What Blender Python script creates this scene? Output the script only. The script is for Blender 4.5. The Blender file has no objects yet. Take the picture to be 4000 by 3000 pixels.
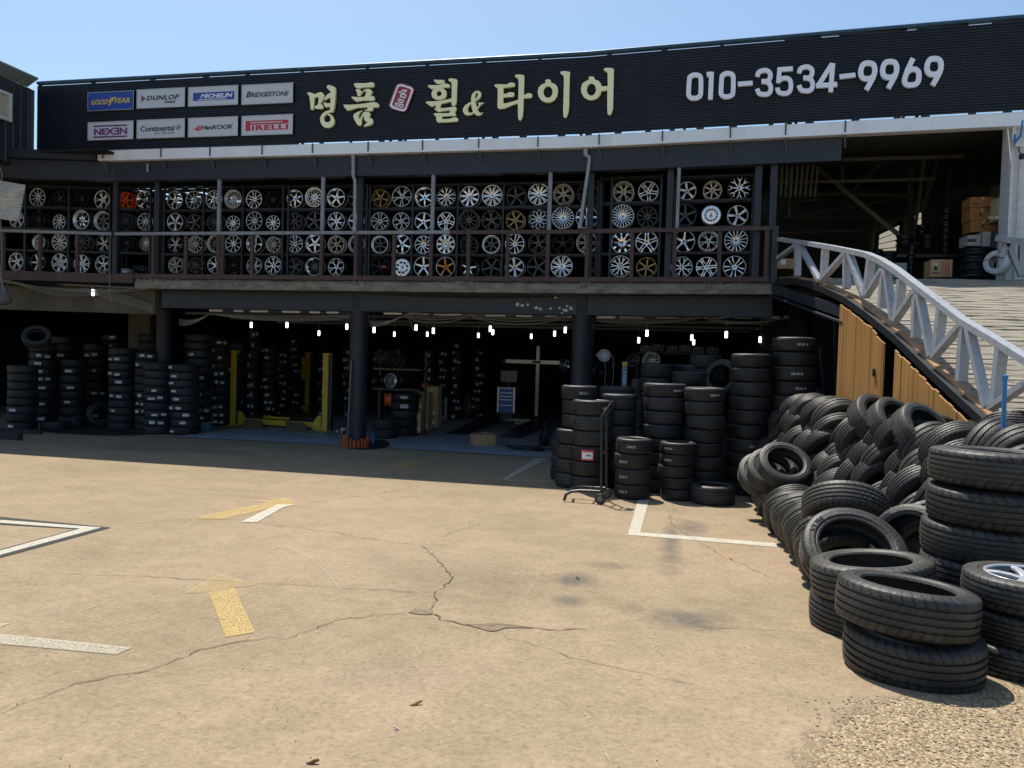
import bpy, math, random
from mathutils import Vector, Matrix
import numpy as np

# ------------------------------------------------------------------ camera, sky, sun, exposure
SC = bpy.context.scene
COL = SC.collection
FPX, EYE = 3000.0, 2.02                       # focal length in photo pixels, eye height over the shop floor
YAW, PIT, ROL = math.radians(12.0), math.radians(1.77), math.radians(1.70)
CAM = Matrix.Rotation(YAW, 3, 'Z') @ Matrix.Rotation(math.pi/2-PIT, 3, 'X') @ Matrix.Rotation(ROL, 3, 'Z')
cd = bpy.data.cameras.new('camera'); cam = bpy.data.objects.new('camera', cd); COL.objects.link(cam)
cam.location = (0, 0, EYE); cam.rotation_euler = CAM.to_euler()
cd.sensor_width = 36.0; cd.lens = FPX/4000*36; cd.clip_start = 0.05; cd.clip_end = 3000
SC.camera = cam
SUNV = Vector((-0.25, 0.395, 1.0)).normalized()          # towards the sun
ELEV = math.asin(SUNV.z)
W = bpy.data.worlds.new('World'); SC.world = W; W.use_nodes = True
nt = W.node_tree; bg = nt.nodes['Background']
sky = nt.nodes.new('ShaderNodeTexSky'); sky.sky_type = 'NISHITA'; sky.sun_disc = False
sky.sun_elevation = ELEV; sky.sun_rotation = math.atan2(SUNV.x, SUNV.y)
sky.air_density = 1.0; sky.dust_density = 1.3; sky.ozone_density = 1.6; sky.altitude = 20
tint = nt.nodes.new('ShaderNodeMix'); tint.data_type = 'RGBA'; tint.blend_type = 'MULTIPLY'; tint.inputs[0].default_value = 1; tint.inputs[7].default_value = (.88, .97, .97, 1)
nt.links.new(sky.outputs[0], tint.inputs[6]); nt.links.new(tint.outputs[2], bg.inputs[0]); bg.inputs[1].default_value = 0.116
sd = bpy.data.lights.new('sun', 'SUN'); sd.energy = 4.6; sd.angle = math.radians(0.5); sd.color = (1.0, 0.93, 0.82)
sun = bpy.data.objects.new('sun', sd); COL.objects.link(sun); sun.location = (-10, 16, 40)
sun.rotation_euler = SUNV.to_track_quat('Z', 'Y').to_euler()
SC.view_settings.view_transform = 'Standard'; SC.view_settings.look = 'None'
SC.view_settings.exposure = 0.52; SC.view_settings.gamma = 1.0
SC.render.resolution_x = 1024; SC.render.resolution_y = 768
SC.cycles.max_bounces = 6; SC.cycles.diffuse_bounces = 3; SC.cycles.glossy_bounces = 3

R = random.Random(7)
# ------------------------------------------------------------------ measuring helpers: photo pixel + real depth -> metres
O = Vector((0, 0, EYE))
def ray(x, y): return CAM @ Vector(((x-2000)/FPX, -(y-1500)/FPX, -1.0))
def D(x, y, d): return O + ray(x, y)*d
def PY(x, y, Y):
    v = ray(x, y); return O + v*(Y/v.y)
def PZ(x, y, z):
    v = ray(x, y); return O + v*((z-EYE)/v.z)
def gz(Y): return .47*min(1.35, max(0, (11-Y)/8))**1.2
def G(x, y):
    v = ray(x, y); s = .5
    while s < 90:
        q = O + v*s
        if q.z <= gz(q.y): break
        s += .004
    return q
FAC = [(-16.2, 14.35), (-12.5, 15.16), (-2.0, 15.2), (9.0, 14.38)]      # plan of the bent front
SGN = [(-14.62, 15.2), (-2.0, 15.2), (9.0, 14.4)]
def FY(X, P=FAC):
    for i in range(len(P)-1):
        if X <= P[i+1][0] or i == len(P)-2:
            a, b = P[i], P[i+1]
            return a[1]+(b[1]-a[1])*(X-a[0])/(b[0]-a[0])
def FP(x, y, off=0.0, P=FAC):                  # ray met with the front (off metres in front of it)
    Y = 15.0
    for k in range(8): Y = FY(PY(x, y, Y).x, P)-off
    return PY(x, y, Y)
RA, RB = Vector((1.75, 15.0, 0)), Vector((3.0, 9.0, 0))                  # plan line of the ramp's left edge
RD = (RB-RA).normalized(); RN = Vector((RD.y, -RD.x, 0))
def RP(x, y, off=0.0):                         # ray met with the ramp's left side plane
    v = ray(x, y); s = ((RA+RN*off-O).dot(RN))/(v.dot(RN)); return O+v*s

# ------------------------------------------------------------------ materials
MATS = {}
def mat(name, col, rough=.6, metal=0.0, var=.25, scale=6.0, bump=0.0, bscale=60.0, col2=None, emit=0, rnd=0.0, stretch=None, spec=.5, amt=.55):
    if name in MATS: return MATS[name]
    m = bpy.data.materials.new(name); m.use_nodes = True; MATS[name] = m
    t = m.node_tree; N = t.nodes; L = t.links; b = N['Principled BSDF']
    b.inputs['Roughness'].default_value = rough; b.inputs['Metallic'].default_value = metal
    b.inputs['Specular IOR Level'].default_value = spec
    tc = N.new('ShaderNodeTexCoord'); mp = N.new('ShaderNodeMapping'); L.new(tc.outputs['Object'], mp.inputs[0])
    if stretch: mp.inputs['Scale'].default_value = stretch
    nz = N.new('ShaderNodeTexNoise'); nz.inputs['Scale'].default_value = scale; nz.inputs['Detail'].default_value = 6; nz.inputs['Roughness'].default_value = .65
    L.new(mp.outputs[0], nz.inputs[0])
    cr = N.new('ShaderNodeValToRGB'); cr.color_ramp.elements[0].position = amt-.2; cr.color_ramp.elements[1].position = amt+.2
    c2 = col2 if col2 else tuple(c*(1-var) for c in col)
    cr.color_ramp.elements[0].color = (*col, 1); cr.color_ramp.elements[1].color = (*c2, 1)
    L.new(nz.outputs[0], cr.inputs[0]); out = cr.outputs[0]
    if rnd:
        oi = N.new('ShaderNodeObjectInfo'); mr = N.new('ShaderNodeMapRange'); mr.inputs[3].default_value = 1-rnd; mr.inputs[4].default_value = 1+rnd
        L.new(oi.outputs['Random'], mr.inputs[0]); vm = N.new('ShaderNodeVectorMath'); vm.operation = 'SCALE'
        L.new(out, vm.inputs[0]); L.new(mr.outputs[0], vm.inputs['Scale']); out = vm.outputs[0]
    L.new(out, b.inputs['Base Color'])
    if bump:
        n2 = N.new('ShaderNodeTexNoise'); n2.inputs['Scale'].default_value = bscale; n2.inputs['Detail'].default_value = 5; L.new(mp.outputs[0], n2.inputs[0])
        bp = N.new('ShaderNodeBump'); bp.inputs['Strength'].default_value = bump; bp.inputs['Distance'].default_value = .01
        L.new(n2.outputs[0], bp.inputs['Height']); L.new(bp.outputs[0], b.inputs['Normal'])
    if emit:
        b.inputs['Emission Color'].default_value = (*col, 1); b.inputs['Emission Strength'].default_value = emit
    return m
def nodes(m): t = m.node_tree; return t.nodes, t.links, t.nodes['Principled BSDF']
def mth(N, L, op, a, b=None, c=None):
    n = N.new('ShaderNodeMath'); n.operation = op
    for i, v in enumerate((a, b, c)):
        if v is None: continue
        if isinstance(v, (int, float)): n.inputs[i].default_value = v
        else: L.new(v, n.inputs[i])
    return n.outputs[0]

M_navy = mat('dark navy cladding', (.015, .020, .033), .5, .2, var=.35, scale=1.5)
M_beam = mat('dark painted steel', (.016, .024, .038), .5, 0, col2=(.010, .014, .022), scale=2.2, bump=.15, bscale=20, stretch=(1, 1, 2))
M_black = mat('black paint', (.012, .014, .018), .5, 0, var=.4, scale=3)
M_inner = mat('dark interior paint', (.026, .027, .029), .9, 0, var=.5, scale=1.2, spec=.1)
M_truss = mat('pale dusty steel', (.11, .105, .09), .6, .1, var=.4, scale=4)
M_dim = mat('dim warehouse sheet', (.11, .11, .085), .8, 0, var=.5, scale=.8, stretch=(6, 6, .6), spec=.2)
M_rack = mat('black rack steel', (.014, .019, .028), .45, .1, var=.4, scale=5)
M_post = mat('grey painted steel', (.24, .27, .31), .45, .1, col2=(.15, .16, .18), scale=4, bump=.1)
M_rust = mat('rusty brown steel', (.085, .048, .042), .75, 0, col2=(.04, .028, .028), scale=7, bump=.3, bscale=40)
M_zinc = mat('galvanised gutter sheet', (.80, .82, .85), .38, .2, col2=(.50, .50, .49), scale=1.1, amt=.72)
M_conc = mat('weathered concrete edge', (.27, .25, .21), .9, 0, col2=(.075, .068, .06), scale=2.6, bump=.5, bscale=22, stretch=(1, 1, 2.5))
M_pier = mat('stained concrete', (.12, .105, .075), .9, 0, col2=(.06, .052, .04), scale=1.6, bump=.3, bscale=16)
M_white = mat('white painted steel', (.60, .62, .64), .5, 0, col2=(.42, .41, .39), scale=9, bump=.12, bscale=50, amt=.66)
M_chip = mat('bare flaked plaster', (.62, .62, .60), .9, 0, var=.3, scale=20)
M_bluecap = mat('blue roof trim', (.03, .09, .16), .4, .2, var=.3, scale=3)
M_wire = mat('grey cable', (.22, .21, .19), .6, 0, var=.3, scale=10)
M_wireb = mat('black cable', (.02, .02, .022), .5, 0, var=.3, scale=10)
M_pvc = mat('grey plastic pipe', (.30, .32, .35), .4, 0, var=.2, scale=4)
M_gold = mat('polished gold sheet', (1.0, .92, .50), .12, .30, var=.03, scale=2, bump=.03, bscale=3)
M_letter = mat('white acrylic', (.80, .87, 1.0), .3, 0, var=.04, scale=3)
M_lampw = mat('lit lamp tube', (.85, .95, 1.0), .5, emit=3.5)
M_lampb = mat('lamp socket', (.3, .3, .3), .5)
M_yel = mat('yellow lift paint', (.62, .40, .035), .45, 0, col2=(.45, .28, .03), scale=4, bump=.1)
M_chq = mat('worn deck plate', (.10, .085, .06), .6, .3, col2=(.05, .045, .035), scale=12, bump=.3)
M_card = mat('brown cardboard', (.50, .31, .16), .85, 0, col2=(.40, .24, .12), scale=3, bump=.1, rnd=.15)
M_cardo = mat('orange brown cardboard', (.30, .13, .03), .85, 0, col2=(.2, .09, .025), scale=3, bump=.1)
M_tape = mat('packing tape', (.45, .35, .22), .3)
M_print = mat('dark print', (.03, .03, .03), .7)
M_red = mat('red plastic', (.5, .03, .04), .4)
M_orange = mat('orange paint', (.42, .075, .015), .4, 0, var=.3, scale=5)
M_blue = mat('blue tool paint', (.03, .11, .42), .4)
M_sky = mat('bright blue paint', (.02, .22, .50), .4, 0, var=.2, scale=5)
M_alu = mat('brushed aluminium', (.50, .49, .46), .35, .7, var=.2, scale=10, stretch=(1, 1, 8))
M_paper = mat('white paper', (.80, .81, .82), .7, 0, var=.1, scale=10)
M_chalk = mat('white marker', (.7, .7, .68), .8, 0, var=.1, scale=30)
M_drum = mat('black steel wheel', (.018, .019, .02), .35, .4, var=.4, scale=4)
M_glass = mat('blank window pane', (.52, .46, .34), .25, 0, var=.15, scale=2)
M_timber = mat('dark old timber', (.035, .032, .030), .8, 0, var=.5, scale=4, stretch=(1, 8, 8), bump=.3)

def tyre_mat(name, base, dust, sip, bump=.9, dustamt=.55):
    m = mat(name, base, .50, 0, col2=dust, scale=7, rnd=.28, amt=dustamt, spec=.42)
    N, L, b = nodes(m)
    uv = N.new('ShaderNodeUVMap'); sp = N.new('ShaderNodeSeparateXYZ'); L.new(uv.outputs[0], sp.inputs[0])
    u, v = sp.outputs[0], sp.outputs[1]
    ab = mth(N, L, 'ABSOLUTE', mth(N, L, 'SUBTRACT', v, .5))
    a1 = mth(N, L, 'FRACT', mth(N, L, 'ADD', mth(N, L, 'MULTIPLY', u, sip[0]), mth(N, L, 'MULTIPLY', ab, sip[1])))
    l1 = mth(N, L, 'LESS_THAN', a1, .24)
    sh = mth(N, L, 'MULTIPLY', mth(N, L, 'GREATER_THAN', ab, .24), mth(N, L, 'LESS_THAN', ab, .5))
    a2 = mth(N, L, 'FRACT', mth(N, L, 'ADD', mth(N, L, 'MULTIPLY', u, sip[0]*1.2), mth(N, L, 'MULTIPLY', v, -sip[1]*1.6)))
    l2 = mth(N, L, 'MULTIPLY', mth(N, L, 'LESS_THAN', a2, .10), mth(N, L, 'LESS_THAN', ab, .26))
    h = mth(N, L, 'MAXIMUM', mth(N, L, 'MULTIPLY', l1, sh), mth(N, L, 'MULTIPLY', l2, .7))
    nz = N.new('ShaderNodeTexNoise'); nz.inputs['Scale'].default_value = 90; tc = N.new('ShaderNodeTexCoord'); L.new(tc.outputs['Object'], nz.inputs[0])
    hh = mth(N, L, 'ADD', mth(N, L, 'MULTIPLY', h, -1.0), mth(N, L, 'MULTIPLY', nz.outputs[0], .35))
    src = b.inputs['Base Color'].links[0].from_socket; dk = N.new('ShaderNodeVectorMath'); dk.operation = 'SCALE'
    L.new(src, dk.inputs[0]); L.new(mth(N, L, 'SUBTRACT', 1.0, mth(N, L, 'MULTIPLY', h, .72)), dk.inputs['Scale']); L.new(dk.outputs[0], b.inputs['Base Color'])
    bp = N.new('ShaderNodeBump'); bp.inputs['Strength'].default_value = bump; bp.inputs['Distance'].default_value = .010
    L.new(hh, bp.inputs['Height']); L.new(bp.outputs[0], b.inputs['Normal'])
    return m
M_tnew = tyre_mat('new tyre rubber', (.019, .020, .024), (.030, .031, .035), (70, 6))
M_tused = tyre_mat('used tyre rubber', (.024, .024, .025), (.044, .042, .040), (64, 5))
M_told = tyre_mat('dusty worn tyre rubber', (.026, .026, .0255), (.068, .063, .056), (42, 2))
M_tslash = tyre_mat('diagonal tread rubber', (.026, .026, .0255), (.066, .061, .053), (44, 14), 1.0)

# ------------------------------------------------------------------ mesh builder
class MB:
    def __init__(s): s.v = []; s.f = []; s.uv = None
    def add(s, vs, fs):
        o = len(s.v); s.v += [tuple(v) for v in vs]; s.f += [tuple(i+o for i in f) for f in fs]; return s
    def box(s, c, d, rot=None):
        c = Vector(c); x, y, z = d[0]/2, d[1]/2, d[2]/2
        vs = [Vector((a*x, b*y, e*z)) for e in (-1, 1) for b in (-1, 1) for a in (-1, 1)]
        if rot is not None: vs = [rot @ v for v in vs]
        return s.add([v+c for v in vs], [(0, 2, 3, 1), (4, 5, 7, 6), (0, 1, 5, 4), (2, 6, 7, 3), (0, 4, 6, 2), (1, 3, 7, 5)])
    def bar(s, p, q, w, h, up=(0, 0, 1)):       # rectangular bar from p to q; h along up
        p, q, up = Vector(p), Vector(q), Vector(up); t = (q-p).normalized()
        if abs(t.dot(up)) > .99: up = Vector((0, 1, 0))
        a = t.cross(up).normalized(); b = a.cross(t).normalized()
        c = [a*(i*w/2)+b*(j*h/2) for i, j in ((-1, -1), (1, -1), (1, 1), (-1, 1))]
        return s.add([p+k for k in c]+[q+k for k in c], [(3, 2, 1, 0), (4, 5, 6, 7), (0, 1, 5, 4), (1, 2, 6, 5), (2, 3, 7, 6), (3, 0, 4, 7)])
    def tube(s, pts, r, n=8):
        pts = [Vector(p) for p in pts]; rings = []; pa = None
        for i, p in enumerate(pts):
            t = (pts[min(i+1, len(pts)-1)]-pts[max(i-1, 0)]).normalized()
            if pa is None: pa = t.cross(Vector((0, 0, 1)) if abs(t.z) < .9 else Vector((0, 1, 0))).normalized()
            a = (pa-t*pa.dot(t)).normalized(); b = t.cross(a); pa = a
            rr = r[i] if isinstance(r, (list, tuple)) else r
            rings.append([p+(a*math.cos(2*math.pi*k/n)+b*math.sin(2*math.pi*k/n))*rr for k in range(n)])
        vs = [v for g in rings for v in g]; fs = []
        for i in range(len(pts)-1):
            for k in range(n): fs.append((i*n+k, i*n+(k+1) % n, (i+1)*n+(k+1) % n, (i+1)*n+k))
        fs += [tuple(range(n-1, -1, -1)), tuple((len(pts)-1)*n+k for k in range(n))]
        return s.add(vs, fs)
    def lathe(s, prof, n=32, c=(0, 0, 0), closed=True, axis=None):   # prof (r,z)
        c = Vector(c); m = len(prof); vs = []
        for k in range(n):
            a = 2*math.pi*k/n
            for r, z in prof:
                p = Vector((r*math.cos(a), r*math.sin(a), z))
                if axis is not None: p = axis @ p
                vs.append(p+c)
        fs = []
        for k in range(n):
            k2 = (k+1) % n
            for j in range(m if closed else m-1):
                j2 = (j+1) % m; fs.append((k*m+j, k2*m+j, k2*m+j2, k*m+j2))
        return s.add(vs, fs)
    def strip(s, pts, prof):                    # prof (off, z) swept along plan pts; off metres in front
        m = len(prof); vs = [(x, y-o, z) for x, y in pts for o, z in prof]; fs = []
        for i in range(len(pts)-1):
            for j in range(m):
                j2 = (j+1) % m; fs.append((i*m+j, i*m+j2, (i+1)*m+j2, (i+1)*m+j))
        fs += [tuple(range(m)), tuple((len(pts)-1)*m+j for j in range(m-1, -1, -1))]
        return s.add(vs, fs)
    def wall(s, pts, z0, z1, off, th): return s.strip(pts, [(off, z0), (off, z1), (off-th, z1), (off-th, z0)])
    def mesh(s, name, m, smooth=False):
        me = bpy.data.meshes.new(name); me.from_pydata(s.v, [], s.f)
        if m: me.materials.append(m)
        if smooth:
            for p in me.polygons: p.use_smooth = True
        me.update(); return me
    def build(s, name, m, parent=None, smooth=False, fix=True):
        if parent is not None and fix:
            w = wloc(parent); s.v = [(a-w.x, b-w.y, c-w.z) for a, b, c in s.v]
        me = s.mesh(name, m, smooth)
        if smooth == 'auto': sharp(me)
        return obj(name, me, parent)
def sharp(me, ang=35):
    for p in me.polygons: p.use_smooth = True
    try: me.set_sharp_from_angle(angle=math.radians(ang))
    except Exception: pass
def wloc(o):
    w = Vector(o.location)
    while o.parent is not None: o = o.parent; w += Vector(o.location)
    return w
def obj(name, me, parent=None):
    o = bpy.data.objects.new(name, me); COL.objects.link(o)
    if parent is not None: o.parent = parent
    return o
def tag(o, label, cat, group=None, kind=None):
    if label: o['label'] = label
    if cat: o['category'] = cat
    if group: o['group'] = group
    if kind: o['kind'] = kind
    return o
def thing(name, label, cat, loc=(0, 0, 0), rz=0, group=None, kind=None):
    o = bpy.data.objects.new(name, None); COL.objects.link(o); o.location = loc; o.rotation_euler = (0, 0, rz)
    o.empty_display_size = .2
    return tag(o, label, cat, group, kind)
def struct(o): o['kind'] = 'structure'; return o
def fin(me):                                    # consistent outward normals
    import bmesh
    b = bmesh.new(); b.from_mesh(me); bmesh.ops.recalc_face_normals(b, faces=b.faces); b.to_mesh(me); b.free()
def curve2d(name, loops, depth, m):             # filled outline with holes -> mesh lying in XY, +-depth
    cu = bpy.data.curves.new(name, 'CURVE'); cu.dimensions = '2D'; cu.fill_mode = 'BOTH'; cu.extrude = depth
    for lp in loops:
        s = cu.splines.new('POLY'); s.points.add(len(lp)-1); s.use_cyclic_u = True
        for p, q in zip(s.points, lp): p.co = (q[0], q[1], 0, 1)
    o = bpy.data.objects.new(name, cu); COL.objects.link(o)
    dg = bpy.context.evaluated_depsgraph_get(); dg.update()
    me = bpy.data.meshes.new_from_object(o.evaluated_get(dg)); bpy.data.objects.remove(o); bpy.data.curves.remove(cu)
    me.name = name; me.materials.clear(); me.materials.append(m); return me
TXT = {}
def text2d(s, depth, m, bold=0.0, shear=0.0, space=1.0):
    cu = bpy.data.curves.new('text', 'FONT'); cu.body = s; cu.extrude = depth; cu.offset = bold; cu.shear = shear; cu.space_character = space; cu.resolution_u = 3
    o = bpy.data.objects.new('text', cu); COL.objects.link(o)
    dg = bpy.context.evaluated_depsgraph_get(); dg.update()
    me = bpy.data.meshes.new_from_object(o.evaluated_get(dg)); bpy.data.objects.remove(o); bpy.data.curves.remove(cu)
    me.materials.clear(); me.materials.append(m); return me
def fit(me, x0, x1, z0, z1, y):                 # lay a text mesh into a rectangle of the XZ plane at depth y
    xs = [v.co.x for v in me.vertices]; ys = [v.co.y for v in me.vertices]
    ax, bx, ay, by = min(xs), max(xs), min(ys), max(ys)
    for v in me.vertices:
        v.co = ((v.co.x-ax)/(bx-ax)*(x1-x0)+x0, y-v.co.z, (v.co.y-ay)/(by-ay)*(z1-z0)+z0)
    return me
def smooth_loop(p, n=4, closed=True):
    q = []; m = len(p)
    for i in range(m if closed else m-1):
        a, b, c, d = [Vector((*p[(i+k) % m if closed else min(max(i+k, 0), m-1)], 0)) for k in (-1, 0, 1, 2)]
        for t in range(n):
            t = t/n; v = .5*((2*b)+(c-a)*t+(2*a-5*b+4*c-d)*t*t+(3*b-a-3*c+d)*t**3); q.append((v.x, v.y))
    if not closed: q.append(p[-1])
    return q
ORD = ['zeroth', 'first', 'second', 'third', 'fourth', 'fifth', 'sixth', 'seventh', 'eighth', 'ninth', 'tenth', 'eleventh', 'twelfth', 'thirteenth', 'fourteenth', 'fifteenth', 'sixteenth', 'seventeenth', 'eighteenth', 'nineteenth', 'twentieth']
# ------------------------------------------------------------------ ground
def A3(p): return (p[0]/.9617, 1600+p[1]/.9617)
def A2(p): return (1200+p[0]/1.1642, 1700+p[1]/1.1642)
def A1(p): return (p[0]/1.276, 1600+p[1]/1.276)
def ground_material():
    m = bpy.data.materials.new('worn concrete yard'); m.use_nodes = True; N, L, b = nodes(m)
    b.inputs['Roughness'].default_value = .9; b.inputs['Specular IOR Level'].default_value = .25
    tc = N.new('ShaderNodeTexCoord'); ob = tc.outputs['Object']
    def noise(s, d=5, r=.6, v=None):
        n = N.new('ShaderNodeTexNoise'); n.inputs['Scale'].default_value = s; n.inputs['Detail'].default_value = d; n.inputs['Roughness'].default_value = r
        L.new(v or ob, n.inputs[0]); return n.outputs[0]
    def ramp(i, st):
        c = N.new('ShaderNodeValToRGB'); e = c.color_ramp.elements
        while len(e) < len(st): e.new(.5)
        for q, (p, col) in zip(e, st): q.position = p; q.color = (*col, 1)
        L.new(i, c.inputs[0]); return c.outputs[0]
    def mix(f, a, c, bt='MIX'):
        n = N.new('ShaderNodeMix'); n.data_type = 'RGBA'; n.blend_type = bt
        if isinstance(f, (int, float)): n.inputs[0].default_value = f
        else: L.new(f, n.inputs[0])
        for k, v in ((6, a), (7, c)):
            if isinstance(v, tuple): n.inputs[k].default_value = (*v, 1)
            else: L.new(v, n.inputs[k])
        return n.outputs[2]
    big = ramp(noise(.38, 5), [(.32, (.236, .192, .122)), (.48, (.286, .222, .147)), (.66, (.325, .244, .170))])
    mid = ramp(noise(3.0, 6, .7), [(.35, (.90, .90, .88)), (.62, (1.03, 1.03, 1.03))])
    c = mix(1.0, big, mid, 'MULTIPLY')
    fine = ramp(noise(34, 8, .85), [(.33, (.52, .49, .46)), (.47, (.96, .96, .95)), (.56, (1.04, 1.04, 1.04)), (.70, (1.5, 1.46, 1.4))])
    c = mix(1.0, c, fine, 'MULTIPLY')
    med = ramp(noise(11, 6, .8), [(.36, (.89, .88, .87)), (.52, (1, 1, 1)), (.68, (1.08, 1.07, 1.06))])
    c = mix(1.0, c, med, 'MULTIPLY')
    vo = N.new('ShaderNodeTexVoronoi'); vo.inputs['Scale'].default_value = 38; L.new(ob, vo.inputs[0])
    sp = ramp(vo.outputs['Distance'], [(.05, (1, 1, 1)), (.16, (0, 0, 0))])
    sel = ramp(noise(23, 2), [(.62, (0, 0, 0)), (.67, (1, 1, 1))])
    c = mix(mix(1.0, sp, sel, 'MULTIPLY'), c, (.13, .10, .075))
    # scrapes and pale scuffs, long and thin
    mp = N.new('ShaderNodeMapping'); mp.inputs['Rotation'].default_value = (0, 0, .5); mp.inputs['Scale'].default_value = (6, .5, 1); L.new(ob, mp.inputs[0])
    sc = ramp(noise(1.6, 6, .75, mp.outputs[0]), [(.66, (0, 0, 0)), (.74, (1, 1, 1))])
    c = mix(mth(N, L, 'MULTIPLY', sc, .22), c, (.58, .48, .36))
    mp2 = N.new('ShaderNodeMapping'); mp2.inputs['Rotation'].default_value = (0, 0, -.1); mp2.inputs['Scale'].default_value = (.7, 5, 1); L.new(ob, mp2.inputs[0])
    sc2 = ramp(noise(2.2, 6, .75, mp2.outputs[0]), [(.64, (0, 0, 0)), (.75, (1, 1, 1))])
    c = mix(mth(N, L, 'MULTIPLY', sc2, .30), c, (.20, .155, .11))
    # oil and rubber stains, each with its own place and size
    tot = None; nz = noise(5, 5, .7)
    for (px, py, rx, ry, s) in [(1215, 655, 95, 24, .9), (1195, 752, 62, 20, .8), (1655, 490, 34, 75, .75), (1720, 838, 130, 30, .9), (1860, 830, 70, 30, .5), (1745, 420, 60, 26, .7), (1375, 592, 75, 11, .6), (350, 560, 60, 20, .3), (1640, 600, 40, 30, .35), (1480, 790, 50, 16, .4), (-780, 60, 260, 10, .5), (-420, 75, 200, 9, .5), (700, 640, 300, 70, .16), (420, 1080, 300, 80, .12)]:
        g = G(*A2((px, py))); gx = abs(G(*A2((px+rx, py))).x-g.x); gy = max(.12, abs(G(*A2((px, py-ry))).y-g.y))
        v1 = N.new('ShaderNodeVectorMath'); v1.operation = 'SUBTRACT'; L.new(ob, v1.inputs[0]); v1.inputs[1].default_value = g
        v2 = N.new('ShaderNodeVectorMath'); v2.operation = 'MULTIPLY'; L.new(v1.outputs[0], v2.inputs[0]); v2.inputs[1].default_value = (1/gx, 1/gy, 0)
        v3 = N.new('ShaderNodeVectorMath'); v3.operation = 'LENGTH'; L.new(v2.outputs[0], v3.inputs[0])
        f = N.new('ShaderNodeMapRange'); f.inputs[1].default_value = .45; f.inputs[2].default_value = 1.7; f.inputs[3].default_value = s; f.inputs[4].default_value = 0
        L.new(mth(N, L, 'ADD', v3.outputs['Value'], mth(N, L, 'MULTIPLY', mth(N, L, 'SUBTRACT', nz, .5), 2.2)), f.inputs[0])
        tot = f.outputs[0] if tot is None else mth(N, L, 'MAXIMUM', tot, f.outputs[0])
    c = mix(mth(N, L, 'MULTIPLY', tot, ramp(noise(26, 6, .8), [(.34, (.45, .45, .45)), (.58, (1, 1, 1))])), c, (.085, .078, .07))
    # rough exposed-aggregate verge at the lower right, ragged edge
    p1, p2, p3 = [G(*q) for q in ((4000, 2668), (3400, 2770), (3110, 3010))]
    A_ = np.array([[p.x, p.y, 1] for p in (p1, p2, p3)]); sol = np.linalg.solve(A_, np.array([-(p.x**2+p.y**2) for p in (p1, p2, p3)])); cx_, cy_ = -sol[0]/2, -sol[1]/2; rad_ = math.sqrt(cx_**2+cy_**2-sol[2])
    dv = N.new('ShaderNodeVectorMath'); dv.operation = 'MULTIPLY_ADD'; L.new(ob, dv.inputs[0]); dv.inputs[1].default_value = (1, 1, 0); dv.inputs[2].default_value = (-cx_, -cy_, 0)
    dl = N.new('ShaderNodeVectorMath'); dl.operation = 'LENGTH'; L.new(dv.outputs[0], dl.inputs[0])
    vm = N.new('ShaderNodeMapRange'); vm.inputs[1].default_value = .035; vm.inputs[2].default_value = -.035
    L.new(mth(N, L, 'ADD', mth(N, L, 'SUBTRACT', dl.outputs['Value'], rad_), mth(N, L, 'MULTIPLY', mth(N, L, 'SUBTRACT', noise(9, 8, .8), .5), .55)), vm.inputs[0]); vg = vm.outputs[0]
    vr = N.new('ShaderNodeTexVoronoi'); vr.inputs['Scale'].default_value = 62; L.new(ob, vr.inputs[0])
    stone = mix(1.0, ramp(vr.outputs['Distance'], [(.10, (1, 1, 1)), (.42, (.50, .46, .40))]), ramp(vr.outputs['Color'], [(.2, (.38, .31, .21)), (.55, (.58, .47, .32)), (.85, (.78, .66, .48))]), 'MULTIPLY')
    c = mix(vg, c, stone)
    L.new(c, b.inputs['Base Color'])
    h = mth(N, L, 'ADD', noise(70, 4, .7), mth(N, L, 'MULTIPLY', noise(9, 4), .8))
    h = mth(N, L, 'SUBTRACT', h, mth(N, L, 'MULTIPLY', mth(N, L, 'MULTIPLY', vr.outputs['Distance'], vg), 3.0))
    bp = N.new('ShaderNodeBump'); bp.inputs['Strength'].default_value = .55; bp.inputs['Distance'].default_value = .012; L.new(h, bp.inputs['Height']); L.new(bp.outputs[0], b.inputs['Normal'])
    return m
M_ground = ground_material()
ys = [-300, -60, -20, -8, -4, -2]+[i*.5 for i in range(-2, 25)]+[13, 14, 16, 20, 40, 120, 700]
xs = [-500, -120, -50, -30, -20]+[i for i in range(-18, 12, 2)]+[14, 20, 30, 60, 140, 500]
g = MB(); g.v = [(x, y, gz(y)) for y in ys for x in xs]; nx = len(xs)
g.f = [(j*nx+i, j*nx+i+1, (j+1)*nx+i+1, (j+1)*nx+i) for j in range(len(ys)-1) for i in range(nx-1)]
ground = struct(g.build('ground', M_ground, smooth=True))

def paint_mat(name, col, wear, hi=.12, sc=26, top=.95):  # paint with worn-through flecks
    m = mat(name, col, .75, 0, var=.18, scale=8); N, L, b = nodes(m)
    tc = N.new('ShaderNodeTexCoord'); n = N.new('ShaderNodeTexNoise'); n.inputs['Scale'].default_value = sc; n.inputs['Detail'].default_value = 8; n.inputs['Roughness'].default_value = .75
    L.new(tc.outputs['Object'], n.inputs[0]); r = N.new('ShaderNodeMapRange'); r.inputs[1].default_value = wear-hi; r.inputs[2].default_value = wear+hi; r.inputs[3].default_value = 0; r.inputs[4].default_value = top
    L.new(n.outputs[0], r.inputs[0]); L.new(r.outputs[0], b.inputs['Alpha']); return m
P_yel = paint_mat('worn yellow road paint', (.50, .36, .13), .47, .09, 85)
P_yelf = paint_mat('faded yellow road paint', (.48, .36, .16), .52, .14, 85)
P_yelv = paint_mat('nearly gone yellow paint', (.60, .36, .06), .60, .05)
P_wht = paint_mat('worn white road paint', (.52, .49, .41), .42, .1, 85)
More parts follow.
